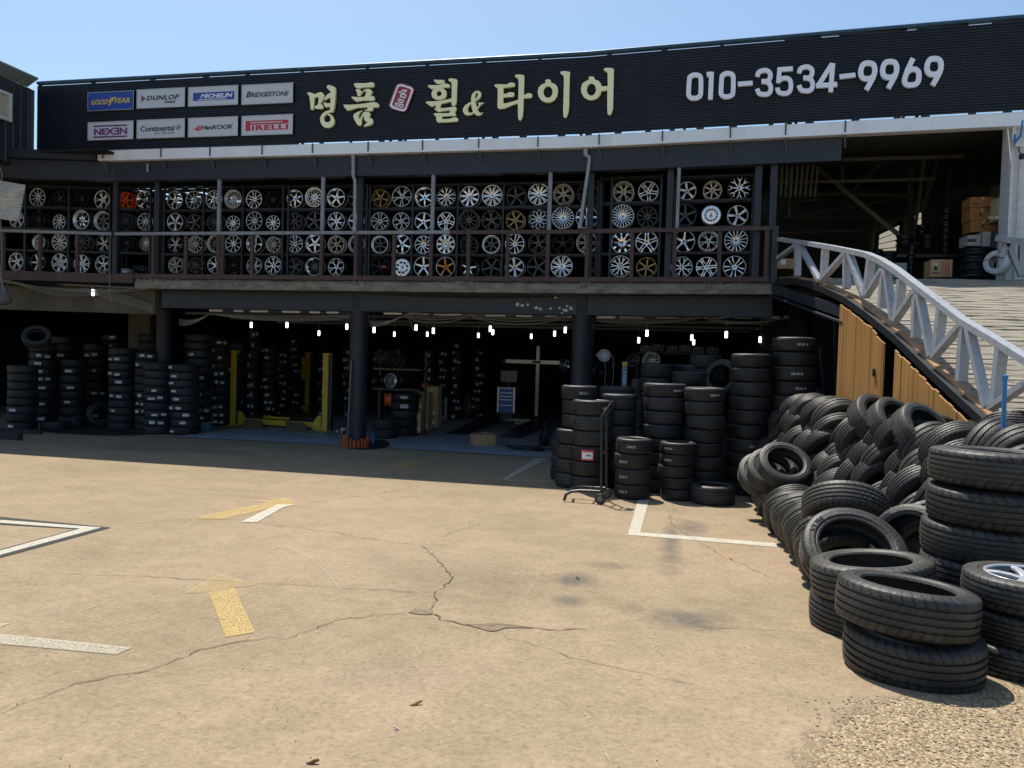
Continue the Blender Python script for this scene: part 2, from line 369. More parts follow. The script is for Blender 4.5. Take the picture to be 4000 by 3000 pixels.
P_whf = paint_mat('faded white road paint', (.46, .42, .33), .47, .12, 85)
P_blk = paint_mat('black border paint', (.008, .008, .008), .05)
def mark(name, pts, m, T, dz=.005):
    q = [T(p) for p in pts]; dense = []
    for i, a in enumerate(q):
        c = q[(i+1) % len(q)]
        for t in range(4): dense.append((a[0]+(c[0]-a[0])*t/4, a[1]+(c[1]-a[1])*t/4))
    w = [G(*p) for p in dense]
    o = curve2d(name, [[(p.x, p.y) for p in w]], 0, m)
    for v in o.vertices: v.co.z = gz(v.co.y)+dz
    return struct(obj(name, o))
mark('painted_arrow', [(783, 690), (880, 672), (957, 840), (848, 858)], P_yel, A3)
mark('painted_arrow_head', [(690, 692), (820, 620), (965, 660), (881, 671), (782, 689)], P_yelf, A3)
mark('painted_arrow', [(735, 412), (835, 413), (1062, 361), (1104, 356), (1090, 332), (960, 345), (1010, 350), (765, 400)], P_yel, A3)
mark('painted_arrow', [(905, 425), (965, 426), (1066, 368), (1115, 358), (1040, 359)], P_wht, A3, .008)
mark('painted_arrow', [(1455, 223), (1520, 225), (1580, 200), (1600, 196), (1550, 190), (1500, 193)], P_yel, A3)
mark('bay_line', [(0, 553), (505, 591), (0, 729), (0, 707), (400, 597), (0, 568)], P_wht, A1, .008)
mark('bay_line_border', [(0, 536), (555, 590), (0, 742), (0, 700), (380, 597), (0, 575)], P_blk, A1)
mark('bay_line', [(0, 1122), (660, 1190), (580, 1225), (0, 1172)], P_whf, A1)
mark('bay_line', [(0, 1072), (50, 1068), (0, 1090)], P_whf, A1)
mark('bay_line', [(1508, 285), (1558, 285), (1514, 443), (2128, 493), (2140, 511), (1458, 455)], P_wht, A2)
mark('bay_line', [(1040, 105), (1098, 105), (908, 204), (885, 203)], P_wht, A2)
mark('bay_line', [(885, 203), (1112, 210), (1112, 217), (900, 209)], P_whf, A2, .008)
mark('painted_arrow', [(1840, 400), (1915, 400), (1975, 565), (1885, 575)], P_yelv, A2)
M_crack = mat('dirt in crack', (.060, .045, .030), .95, 0, col2=(.13, .10, .065), scale=34)
M_dirt = mat('soil in broken concrete', (.22, .17, .11), .95, 0, col2=(.12, .092, .06), scale=26, bump=.8, bscale=60)
def crack(pts, T, w=.010, jit=.012, nm='ground_crack'):
    q = [G(*T(p)) for p in pts]; fine = []
    for a, c in zip(q, q[1:]):
        n = max(2, int((c-a).length/.06))
        for t in range(n): fine.append(a.lerp(c, t/n)+Vector((R.gauss(0, jit), R.gauss(0, jit), 0)))
    fine.append(q[-1]); m = MB(); L_ = []
    for i, p in enumerate(fine):
        t = (fine[min(i+1, len(fine)-1)]-fine[max(0, i-1)]); n = Vector((-t.y, t.x, 0)).normalized()
        ww = w*R.uniform(.18, .75)*(1 if 0 < i < len(fine)-1 else .2)*(2.0 if R.random() < .05 else 1)
        for s in (-1, 1): v = p+n*s*ww*.5; L_.append((v.x, v.y, gz(v.y)+.0055))
    m.v = L_; m.f = [(2*i, 2*i+2, 2*i+3, 2*i+1) for i in range(len(fine)-1)]
    struct(m.build(nm, M_crack))
crack([(0, 1145), (100, 1105), (200, 1060), (290, 1035), (440, 1000), (520, 990), (620, 960), (700, 930), (750, 905), (830, 888), (930, 870), (1010, 858), (1080, 862), (1130, 845), (1200, 815), (1270, 790), (1370, 778), (1450, 770), (1540, 765), (1600, 760)], A3, .014)
crack([(1610, 765), (1630, 772), (1660, 793), (1740, 805), (1830, 812), (1920, 815), (2050, 828), (2130, 825), (2212, 828)], A3, .02)
crack([(1740, 870), (1900, 880), (2100, 890), (2212, 893)], A2, .008)
crack([(1610, 758), (1640, 725), (1640, 690), (1680, 660), (1695, 630), (1660, 590), (1640, 560), (1610, 535), (1585, 512), (1620, 508), (1700, 510)], A3, .017)
crack([(1640, 692), (1540, 685), (1400, 677), (1280, 670), (1150, 660), (960, 655), (880, 648), (720, 638), (560, 628), (300, 620), (100, 615)], A3)
crack([(1585, 512), (1480, 500), (1340, 480), (1260, 462), (1170, 452), (1050, 438), (930, 418), (800, 410), (720, 410), (560, 425), (430, 438)], A3)
crack([(1105, 356), (1180, 348), (1300, 332), (1450, 310), (1580, 285)], A3)
crack([(1090, 350), (950, 330), (800, 320), (640, 315), (400, 300), (220, 292)], A3)
crack([(1660, 310), (1670, 340), (1650, 370), (1655, 400), (1700, 440), (1790, 490), (1870, 540), (1960, 580), (2050, 620), (2110, 650)], A2)
crack([(890, 915), (1060, 965), (1200, 1010), (1400, 1055), (1600, 1100), (1760, 1135)], A2, .009)
crack([(610, 465), (700, 430), (800, 405), (1000, 400), (1400, 402)], A2, .008)
crack([(900, 232), (1060, 225), (1120, 180), (1230, 150)], A3, .008)
M_scr, M_c_ = paint_mat('pale scratch in concrete', (.44, .37, .28), .5, .08, 30, .5), M_crack
M_crack = M_scr
for s_ in ([(1060, 510), (1160, 560), (1230, 620), (1290, 690)], [(1200, 530), (1240, 600), (1270, 650)], [(2080, 560), (2030, 620), (1990, 680), (1960, 730)], [(1960, 610), (1900, 650)], [(215, 660), (235, 760), (228, 840)], [(300, 760), (420, 720), (520, 680)]): crack(s_, A3, .035, .003, 'ground_scratch')
for s_ in ([(1210, 400), (1190, 500), (1100, 560)], [(1560, 910), (1620, 1010)], [(1260, 1260), (1330, 1400), (1390, 1510)], [(520, 890), (470, 1100)]): crack(s_, A2, .028, .003, 'ground_scratch')
M_crack = M_c_
def patch(pts, T, name='ground_crack', m=None, dz=.005):
    w = [G(*T(p)) for p in pts]; me = curve2d(name, [smooth_loop([(p.x, p.y) for p in w], 3)], 0, m or M_crack)
    for v in me.vertices: v.co.z = gz(v.co.y)+dz
    return struct(obj(name, me))
M_crack0, M_crack = M_crack, M_dirt
patch([(1535, 762), (1560, 752), (1590, 754), (1622, 750), (1624, 770), (1590, 772), (1560, 770)], A3)
patch([(720, 862), (790, 862), (850, 856), (915, 862), (980, 872), (1040, 880), (960, 879), (900, 880), (870, 890), (830, 894), (780, 880)], A2)

# gravelly broken verge at the bottom right: loose stones on the rougher concrete
pebbles = MB()
for i in range(820):
    p = G(R.uniform(3150, 4000), R.uniform(2720, 2995)) if i < 700 else G(R.uniform(0, 3500), 1950+1050*R.random()**1.5)
    s = R.uniform(.003, .008)*(1.25 if i < 700 else .6)
    if i < 700 and (p.x < G(3250, 2850).x+R.gauss(0, .12)): continue
    z = gz(p.y)+(.002 if i < 700 else .003)
    pebbles.box((p.x, p.y, z), (s*1.3, s, s*.8), Matrix.Rotation(R.uniform(0, 3), 3, 'Z') @ Matrix.Rotation(R.uniform(-.4, .4), 3, 'X'))
tag(pebbles.build('loose_pebbles', mat('loose stone chips', (.40, .33, .23), .9, 0, col2=(.12, .10, .08), scale=22)), 'loose stone chips and grit scattered over the yard', 'pebbles', kind='stuff')
def litter(px, py, col, w, l, lab):
    p = G(px, py); m = MB(); a = R.uniform(0, 3)
    q = [Vector((t*l, .15*l*math.sin(t*3), .008+.006*math.sin(t*4))) for t in (-.5, -.2, .1, .4, .5)]
    m.tube([Matrix.Rotation(a, 3, 'Z') @ k+Vector((p.x, p.y, gz(p.y))) for k in q], [w*.4, w, w*.9, w*.7, w*.3], 6)
    tag(m.build('litter_scrap', mat('litter '+str(px), col, .9)), lab, 'litter')
litter(1625, 2755, (.28, .18, .08), .008, .06, 'brown twig scrap on the open yard')
0 and litter(1615, 2860, (.01, .01, .012), .009, .03, 'small black rubber crumb on the bare yard')
litter(1222, 2985, (.16, .09, .04), .008, .045, 'curled dry brown leaf at the bottom of the yard')
litter(2258, 2263, (.06, .05, .045), .008, .10, 'thin dark strip of rubber on an oil stain')
litter(1548, 2852, (.6, .6, .58), .005, .02, 'tiny white scrap near the black rubber crumb')

# painted shop floor
M_floor = mat('blue grey painted floor', (.36, .40, .46), .55, 0, col2=(.20, .225, .26), scale=1.6, bump=.1, amt=.55)
f = MB(); f.add([(-11.35, 15.87, .012), (-6.9, 16.0, .012), (-2.1, 15.83, .012), (2.2, 15.8, .012), (2.2, 30, .012), (-11.35, 30, .012)], [(0, 1, 2, 3, 4, 5)])
struct(f.build('shop_floor', M_floor))
patch([(1400, 1738), (1440, 1722), (1500, 1722), (1520, 1735), (1515, 1748), (1430, 1757), (1360, 1752)], lambda p: p, 'dark_floor_patch', M_black, .02)  # flat dark mat beside the middle column
patch([(150, 1680), (300, 1640), (420, 1668), (560, 1690), (520, 1702), (280, 1697)], lambda p: p, 'dark_floor_patch', mat('dark ground patch', (.03, .028, .025), .6, 0, var=.5, scale=5), .008)  # flat patch of darker ground in the left bay

# ------------------------------------------------------------------ the workshop building
B = thing('workshop_building', 'long dark two-storey tyre workshop with open bays and a sign wall', 'building', (0, 0, 0))
def colx(px, py, Y): return PY(px, py, Y).x
for px, py, rad in ((640, 1350, .18), (1398, 1500, .20), (2274, 1400, .22)):
    x = colx(px, py, 15.8 if px > 700 else 16.95); c = MB().lathe([(.001, 0), (rad, 0), (rad, 2.99), (rad+.006, 3.0), (rad+.006, 3.03), (rad, 3.04), (rad, 3.375), (.001, 3.375)], 40, (x, 15.8 if px > 700 else 16.95, 0), closed=False)
    o = c.build('column', M_beam, B, smooth='auto')
LB = [(-11.6, 15.62), (-2.0, 15.62), (1.75, 15.34)]
MB().wall(LB, 3.01, 3.375, 0, .28).build('lower_beam', M_beam, B)
fl = MB().wall(LB, 2.985, 3.008, .05, .38); fl.wall(LB, 3.352, 3.376, .05, .38); fl.build('beam_flange', M_beam, B)
SL = [(-11.95, 15.18), (-2.0, 15.2), (1.78, 14.92)]
slab = MB()                                     # ragged concrete edge
pts = []; x = SL[0][0]
while x < 1.78: pts.append((x, FY(x))); x += .12
pts.append((1.78, FY(1.78)))
pr_ = []
for i, (x, y) in enumerate(pts):
    pr_.append([(x, y+R.uniform(-.008, .008), 3.385+R.uniform(-.006, .006)), (x, y-.015+R.uniform(-.012, .012), 3.47), (x, y+R.uniform(-.012, .014), 3.56), (x, y+.03+R.uniform(-.01, .02), 3.597), (x, y+.3, 3.597), (x, y+.3, 3.385)])
slab.v = [v for r_ in pr_ for v in r_]; slab.f = [(i*6+j, i*6+(j+1) % 6, (i+1)*6+(j+1) % 6, (i+1)*6+j) for i in range(len(pts)-1) for j in range(6)]+[(0, 1, 2, 3, 4, 5), tuple(len(slab.v)-1-k for k in range(6))]
slab.build('balcony_slab', M_conc, B)
ru = MB(); rub = []
for px, py, n, w in ((920, 1104, 40, .25), (1385, 1107, 34, .16), (1800, 1105, 90, .30), (2290, 1108, 26, .12), (2790, 1100, 14, .2), (620, 1092, 40, .5)):
    q = FP(px, py)
    for i in range(n):
        x = q.x+R.gauss(0, w*.6); z = q.z+R.gauss(0, .03); s = R.uniform(.015, .05)
        ru.box((x, FY(x)-.004+R.uniform(-.01, .012), min(3.59, z)), (s, s*.7, s*.8), Matrix.Rotation(R.uniform(0, 3), 3, 'Y') @ Matrix.Rotation(R.uniform(-.6, .6), 3, 'X'))
ru.build('broken_concrete', mat('broken concrete rubble', (.26, .25, .22), .95, 0, col2=(.06, .055, .05), scale=14), B)
ch = []
for px, py in ((2022, 1188), (2094, 1202), (2170, 1160), (2185, 1203), (2200, 1210), (2215, 1196), (2210, 1212), (2040, 1192), (2060, 1190), (2110, 1206), (2150, 1205), (2076, 1154), (1988, 1155), (2195, 1222), (2230, 1205)):
    q = PY(px, py, 15.60); s = R.uniform(.02, .055)
    lp = [(q.x+s*R.uniform(.5, 1.1)*math.cos(a*.9), q.z+s*R.uniform(.4, 1)*math.sin(a*.9)) for a in range(7)]
    ch.append(lp)
me = curve2d('flaked_paint', ch, .002, M_chip)
for v in me.vertices: v.co = (v.co.x, 15.617-v.co.z, v.co.y)
obj('flaked_paint', me, B)
# floors, ceilings, rooms
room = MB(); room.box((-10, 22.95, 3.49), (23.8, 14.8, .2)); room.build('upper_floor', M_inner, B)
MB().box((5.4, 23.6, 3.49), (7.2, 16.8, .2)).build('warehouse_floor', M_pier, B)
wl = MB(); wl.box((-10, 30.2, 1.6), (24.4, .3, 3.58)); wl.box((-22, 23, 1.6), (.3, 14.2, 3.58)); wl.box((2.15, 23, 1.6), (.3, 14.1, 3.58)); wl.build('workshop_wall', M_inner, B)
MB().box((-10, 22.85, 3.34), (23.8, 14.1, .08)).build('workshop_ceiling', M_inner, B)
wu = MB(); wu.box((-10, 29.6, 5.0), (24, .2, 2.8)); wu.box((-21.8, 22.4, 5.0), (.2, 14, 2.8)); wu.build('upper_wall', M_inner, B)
rf = MB()
for x0, x1, y0, y1 in ((-22.2, -14.7, 15.42, 30.4), (-14.7, -12.2, 15.42, 18.0), (-14.7, -12.2, 20.2, 30.4), (-12.2, 1.9, 15.42, 30.4)):
    rf.box(((x0+x1)/2, (y0+y1)/2, 6.33), (x1-x0, y1-y0, .06))
rf.box((-14.3, 15.05, 6.36), (3.8, .8, .05)); rf.build('roof', M_inner, B)
sk = MB()
for i in range(7): sk.box((-14.6+i*.4, 19.1, 6.34), (.06, 2.2, .05))
for y in (18.5, 19.0, 19.6): sk.box((-13.45, y, 6.30), (2.5, .05, .04))
sk.bar((-14.6, 17.6, 5.9), (-13.6, 20.2, 6.2), .12, .10); sk.bar((-12.3, 17.8, 5.9), (-13.3, 20.2, 6.2), .12, .10); sk.bar((-13.0, 17.8, 5.8), (-12.4, 20.2, 6.2), .10, .10)
sk.build('skylight_frame', M_black, B)
# warehouse on the right
wr = MB(); wr.box((5.0, 14.98, 6.33), (6.6, .2, .06)); wr.build('warehouse_lintel', M_dim, B)
wb = MB(); wb.box((5.4, 24, 5.5), (7.2, .15, 4.0)); wb.box((1.97, 27, 5.0), (.1, 5.9, 3.0)); wb.build('warehouse_wall', M_dim, B)
ws = MB(); ws.box((8.95, 19.3, 5.0), (.1, 9.6, 4.0)); ws.build('warehouse_wall', M_dim, B)
wroof = MB(); wroof.add([(1.9, 15.1, 6.36), (9, 14.6, 6.36), (9, 25, 7.4), (1.9, 25, 7.4)], [(0, 1, 2, 3)]); wroof.add([(1.9, 15.1, 6.40), (9, 14.6, 6.40), (9, 25, 7.44), (1.9, 25, 7.44)], [(3, 2, 1, 0)]); wroof.build('warehouse_roof', M_dim, B)
MB().box((1.94, 20.2, 6.55), (.08, 9.6, .45)).build('roof_step', M_dim, B)
tr = MB()
def T(a, b, w=.07, Y1=16.5, Y2=None, h=None):
    tr.bar(PY(*a, Y1), PY(*b, Y2 or Y1), w, h or w)
T((3290, 625), (3765, 612), .07, 17.2); T((3035, 715), (3655, 700), .06, 18); T((3100, 755), (3560, 765), .06, 20)
T((3185, 650), (3520, 925), .09, 18.5, 17.5); T((3330, 745), (3460, 620), .04, 19); T((3560, 560), (3555, 920), .10, 20); T((3690, 540), (3600, 830), .08, 19); T((3610, 620), (3570, 930), .06, 18.5)
T((3720, 550), (3700, 900), .1, 20.5); T((3810, 540), (3785, 880), .12, 20.5); T((3090, 660), (3080, 850), .05, 19); T((3290, 640), (3295, 760), .04, 19.5)
T((3035, 790), (3200, 780), .05, 20); T((3060, 850), (3400, 850), .06, 21); T((3140, 840), (3540, 770), .04, 20.5); T((3030, 910), (3370, 902), .06, 21)
for k in range(9): T((3035+k*20, 650), (3030+k*19, 770), .05, 17+k*.1)
T((3860, 545), (3855, 770), .05, 21); T((3900, 600), (3800, 670), .04, 21); T((3630, 540), (3620, 760), .05, 21.5); T((3500, 550), (3640, 560), .08, 21)
tr.build('roof_truss', M_truss, B)
M_win = mat('daylit frosted pane', (.50, .47, .38), .6, 0, var=.2, scale=3, emit=.5)
for pts in ([(3425, 915), (3522, 868), (3505, 990), (3420, 990)], [(3562, 842), (3606, 815), (3606, 925), (3556, 930)]):
    q_ = [PY(x, y, 23.8) for x, y in pts]; wn = MB(); wn.add(q_+[p+Vector((0, .03, 0)) for p in q_], [(3, 2, 1, 0), (4, 5, 6, 7), (0, 1, 5, 4), (1, 2, 6, 5), (2, 3, 7, 6), (3, 0, 4, 7)]); w_o = wn.build('window', M_win, B)
    wf = MB()
    for k in range(4): wf.bar(q_[k]+Vector((0, -.03, 0)), q_[(k+1) % 4]+Vector((0, -.03, 0)), .10, .12, (0, 1, 0))
    for t in (.3, .55, .8): wf.bar(q_[0].lerp(q_[3], t)+Vector((0, -.02, 0)), q_[1].lerp(q_[2], t)+Vector((0, -.02, 0)), .02, .02, (0, 1, 0))
    wf.build('window_frame', M_dim, w_o)
# white end wall on the far right with a downlight box
we = MB(); we.wall([(5.42, 14.66), (9, 14.39)], .2, 6.3, 0, .3); we.build('white_end_wall', M_white, B)
wj = MB(); q = PY(3955, 880, 14.55)
for x in (5.58, 5.78, 6.0, 6.3, 6.6): wj.box((x, FY(x)-.012, 4.6), (.012, .02, 3.0))
wj.box((5.44, 14.6, 4.95), (.05, .12, 2.9)); wj.build('end_wall_trim', M_white, B)
cm = PY(3981, 557, 14.45); c_ = thing('security_camera', 'small white junction box with a black security camera below the gutter', 'camera', cm)
MB().box((0, 0, 0), (.13, .08, .15)).build('junction_box', M_white, c_, fix=False)
MB().lathe([(.001, -.05), (.035, -.05), (.045, 0), (.035, .04), (.001, .04)], 16, (.03, -.05, -.24), closed=False).build('camera_dome', M_black, c_, smooth=True, fix=False)
MB().tube([(-.01, -.03, -.07), (-.02, -.05, -.14), (.02, -.05, -.2)], .008).build('camera_cable', M_wireb, c_, fix=False)
bk = MB(); a = PY(3995, 470, 14.3); bk.bar(a, a+Vector((-.02, 0, -.26)), .022, .03); bk.bar(a+Vector((-.02, 0, -.26)), a+Vector((-.07, .1, -.34)), .02, .03); bk.bar(a+Vector((-.07, .1, -.34)), a+Vector((-.065, .1, -.2)), .02, .03); bk.build('gutter_bracket', M_sky, B)

# balcony front: upper beam, posts, rust rail
FACm = [(-15.4, FY(-15.4)), (-12.5, 15.16), (-2.0, 15.2), (2.77, FY(2.77))]
MB().wall(FACm, 5.78, 6.20, .03, .22).build('upper_beam', M_beam, B)
GT = [(-12.80, 15.13), (-12.5, 15.16), (-2.0, 15.2), (9, 14.38)]
MB().strip(GT, [(.13, 6.205), (.16, 6.21), (.16, 6.43), (.145, 6.44), (.145, 6.22), (-.03, 6.22), (-.03, 6.205)]).build('gutter', M_zinc, B)
ms = MB()
for px in (480, 905, 1130, 1355, 1600, 1760, 2000, 2240, 2480, 2700, 2950, 3400, 3600): x = PY(px, 590, 15.1).x; ms.box((x, FY(x)-.163, 6.32), (.012, .008, .22))
for i_ in range(0, len(ms.v), 8): e_ = MB(); e_.v = ms.v[i_:i_+8]; e_.f = ms.f[:6]; e_.build('gutter_seam', M_zinc, B)
M_strap = mat('dark bracket steel', (.05, .07, .09), .5)
for px in (423, 648, 838, 1040, 1235, 1450, 1660, 1877, 2106, 2342, 2586, 2848, 3061, 3290):
    x = FP(px, 600).x; y = FY(x); st = MB(); st.box((x, y-.175, 6.345), (.025, .012, .20)); st.bar((x, y-.15, 6.19), (x+.04, y-.045, 6.0), .03, .02); st.box((x+.03, y-.04, 6.1), (.02, .012, .16)); st.build('gutter_strap', M_strap, B)
MB().strip([(-16.2, FY(-16.2)), (-12.82, FY(-12.82))], [(.17, 6.21), (.17, 6.40), (-.2, 6.42), (-.2, 6.21)]).build('roof_trim', M_beam, B)
rr = thing('balcony_railing', 'rusty steel balcony railing with a grey top rail in front of the wheel racks', 'railing')
def posts(m, name, pxs, z0, z1, w, off, par):
    for px, py in pxs:
        x = FP(px, py).x; MB().box((x, FY(x)-off, (z0+z1)/2), (w, w*.8, z1-z0)).build(name, m, par)
RL = [(-15.4, FY(-15.4)), (-12.5, 15.16), (-2.0, 15.2), (1.72, FY(1.72))]
xg = FP(1760, 905).x
MB().wall([(-15.4, FY(-15.4)), (-12.55, FY(-12.55))], 4.565, 4.63, .06, .07).build('top_rail', M_post, rr)
MB().wall([(-12.45, FY(-12.45)), (xg, FY(xg))], 4.565, 4.63, .06, .07).build('top_rail', M_post, rr)
MB().wall([(xg+.005, FY(xg)), (-2.0, 15.2), (1.72, FY(1.72))], 4.555, 4.63, .062, .07).build('top_rail', M_rust, rr)
MB().wall([(-11.95, FY(-11.95)), (-2.0, 15.2), (1.62, FY(1.62))], 3.605, 3.70, .05, .10).build('bottom_rail', M_rust, rr)
MB().wall([(-15.6, FY(-15.6)), (-12.5, 15.16), (-11.96, FY(-11.96))], 3.50, 3.70, .07, .12).build('bottom_rail', M_rust, rr)
posts(M_rust, 'post', [(p, 990) for p in (16, 160, 305, 602, 729, 857, 872, 987, 1258, 1392, 1541, 1685, 1831, 1984, 2140, 2294, 2468, 2635, 2810, 2993)], 3.70, 4.555, .075, .02, rr)
posts(M_post, 'upper_post', [(p, 800) for p in (855, 1260, 1690, 2147)], 4.632, 5.778, .075, -.02, B)
posts(M_post, 'upper_post', [(2648, 800)], 4.632, 5.778, .06, -.02, B)
posts(M_beam, 'upper_post', [(437, 850), (600, 850), (1397, 850), (2302, 850), (2614, 850), (2960, 850), (3024, 760)], 3.71, 5.779, .12, -.14, B)
MB().box((1.70, FY(1.7)-.02, 4.1), (.11, .11, 1.05)).build('upper_post', M_beam, B)
b_l = MB(); b_l.box((-13.8, 14.9, 3.3), (3.5, .3, .3)) if False else None
# deep concrete beam, pier and pipes over the left bay
cb = MB(); a, c = PY(-80, 1118, 15.3), PY(605, 1122, 15.55)
cb.add([PY(-300, 1112, 15.2), PY(605, 1122, 15.6), PY(605, 1228, 15.6), PY(-300, 1196, 15.2)]+[PY(-300, 1112, 15.2)+Vector((0, .5, 0)), PY(605, 1122, 15.6)+Vector((0, .3, 0)), PY(605, 1228, 15.6)+Vector((0, .3, 0)), PY(-300, 1196, 15.2)+Vector((0, .5, 0))], [(0, 3, 2, 1), (4, 5, 6, 7), (0, 1, 5, 4), (3, 7, 6, 2), (0, 4, 7, 3), (1, 2, 6, 5)])
cb.build('concrete_beam', M_pier, B)
q = PY(543, 1270, 19.2); MB().box((q.x, 19.5, 1.65), (.70, .6, 3.3)).build('concrete_pier', M_pier, B)
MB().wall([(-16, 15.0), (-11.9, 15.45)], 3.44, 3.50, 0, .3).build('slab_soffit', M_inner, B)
# conduit and cables strung under the beams
cz = [MB(), MB()]
def cable(a, b, Y1, Y2, sag, r=.012, k=0, n=12):
    p, q = PY(*a, Y1), PY(*b, Y2); cz[k].tube([p.lerp(q, t/n)-Vector((0, 0, sag*4*(t/n)*(1-t/n))) for t in range(n+1)], r, 6)
cable((40, 1102), (600, 1128), 15.15, 15.4, 0, .022)
for i in range(5): cable((0, 1098-i*3), (340+i*60, 1128), 15.0, 15.2, .06+.03*i, .009)
for i in range(6): cable((330, 1128+i*2), (597, 1195+i*5), 15.2, 15.5, -.08+.015*i, .009)
for i in range(5): cable((60, 1104), (440, 1128+i), 15.1, 15.2, .10+.03*i, .007)
cable((432, 905), (427, 1130), 15.05, 15.05, .0, .008); cable((427, 1130), (436, 1178), 15.05, 15.05, .01, .008)
for i in range(5): cable((700, 1247+i*6), (820, 1224), 15.9, 15.9, .08, .008)
for i in range(4): cable((820, 1226), (1370, 1230+i*4), 15.9, 15.9, .05+.02*i, .009)
for i in range(5): cable((1445, 1255+i*5), (1580, 1230), 15.9, 15.9, .07, .008)
for i in range(4): cable((1580, 1228+i*3), (1840, 1225+i*2), 15.9, 15.9, .05*i, .010); cable((1840, 1228+i*3), (2235, 1232), 15.9, 15.9, .06*i, .010)
cable((1596, 1236), (1616, 1296), 15.9, 15.9, 0, .008)
for i in range(4): cable((2330, 1240+i*5), (2760, 1238), 15.9, 15.8, .03*i, .009); cable((2760, 1240+i*4), (3100, 1235), 15.8, 15.7, .10, .008)
cz[0].build('cable_bundle', M_wire, B)
for i in range(4): cable((1350, 1140), (2300, 1152), 15.58, 15.58, .03*i, .008, 1)
cable((2000, 1133), (3100, 1146), 15.3, 15.2, .04, .012, 1); cz[1].build('cable_bundle', M_wireb, B)
M_wrap = mat('blue pipe tape', (.03, .06, .16), .6); pp = MB()
for a, c, Y in (((820, 1212), (1365, 1221), 15.95), ((1500, 1223), (2232, 1236), 15.95), ((2330, 1238), (3100, 1240), 15.9)):
    p, q = PY(*a, Y), PY(*c, Y); pp.tube([p, q], .03, 10)
    for t in (.1, .25, .43, .5, .66, .8, .93): s = p.lerp(q, t); MB().tube([s, s+(q-p).normalized()*R.uniform(.08, .3)], .034, 10).build('pipe_wrap', M_wrap, B)
pp.build('ceiling_pipe', M_zinc, B)
for k, (z, Y) in enumerate(((2.93, 16.6), (2.92, 18.5), (2.95, 21))): MB().box((-4.9, Y, z), (13.5, .08, .06)).build('ceiling_rail', mat('dull ceiling rail', (.09, .09, .085), .5, .3), B)
# downpipes
def downpipe(pts, lab, top):
    t = thing('downpipe', lab, 'pipe', pts[-1]); MB().tube(pts, .035, 12).build('pipe', M_pvc, t, smooth='auto')
    j = MB()
    for k in (0, .35, .8): q = pts[0].lerp(pts[1], k); j.lathe([(.001, -.03), (.045, -.03), (.045, .03), (.001, .03)], 14, q, closed=False)
    e = pts[-2].lerp(pts[-1], .96); j.lathe([(.001, -.05), (.045, -.05), (.045, .05), (.001, .05)], 14, e, closed=False)
    j.build('pipe_collar', M_pvc, t, smooth='auto')
downpipe([FP(1380, 611, .09), FP(1380, 688, .09), FP(1386, 702, .09), FP(1387, 720, .09), FP(1385, 905, .09)], 'grey plastic downpipe hanging straight from the gutter', 0)
downpipe([FP(2288, 588, .09), FP(2288, 606, .09), FP(2302, 614, .09), FP(2302, 632, .09), FP(2264, 893, .09)], 'grey plastic downpipe slanting past the corner post', 0)
sp = FP(577, 640, .09); tag(MB().tube([sp, sp-Vector((0, 0, .17))], .022, 10).build('drain_stub', M_pvc), 'short pipe stub under the gutter near the left end', 'pipe')

# sign wall: ribbed black cladding, blue cap, gaps of sky above and below
prof = []; z = 6.53; n = 31; h = (8.01-6.53)/n
for i in range(n):
    z0 = 6.53+i*h; prof += [(0, z0), (0, z0+h*.30), (.018, z0+h*.45), (.018, z0+h*.85)]
prof += [(0, 8.01), (-.06, 8.01), (-.06, 6.53)]
MB().strip(SGN, prof).build('sign_cladding', M_navy, B)
MB().strip(SGN, [(.03, 8.05), (.04, 8.06), (.04, 8.10), (.02, 8.115), (-.08, 8.115), (-.08, 8.05)]).build('sign_cap', M_bluecap, B)
gp = MB(); x = -14.6
while x < 8.8:
    w = R.uniform(.05, .12) if x < 1 else R.uniform(.3, 1.2)
    gp.box((x+w/2, FY(x+w/2, SGN)+.02, 8.03), (w, .05, .045)); x += w+(R.uniform(.9, 1.5) if x < 1 else R.uniform(.1, .5))
x = -14.6
while x < 8.8:
    w = R.uniform(.04, .15) if x > -11.3 else 3.2; gp.box((x+w/2, FY(x+w/2, SGN)+.02, 6.493), (w, .05, .076)); x += w+(R.uniform(.25, .8) if x > -11.3 else .01)
for i_ in range(0, len(gp.v), 8): e_ = MB(); e_.v = gp.v[i_:i_+8]; e_.f = gp.f[:6]; e_.build('sign_spacer', M_black, B)
MB().strip([(-14.6, 15.24), (-2, 15.24), (9, 14.44)], [(0, 6.40), (.015, 6.455), (-.1, 6.455), (-.1, 6.40)]).build('sign_sill', M_beam, B)
# seam lines and supports of the sign
sp_ = MB()
for x in range(-14, 9, 2): sp_.bar((x, FY(x, SGN)+.1, 6.36), (x, FY(x, SGN)+.1, 8.0), .05, .05); sp_.bar((x, FY(x, SGN)+1.3, 6.4), (x, FY(x, SGN)+.12, 7.8), .05, .05)
sp_.build('sign_support', M_black, B)

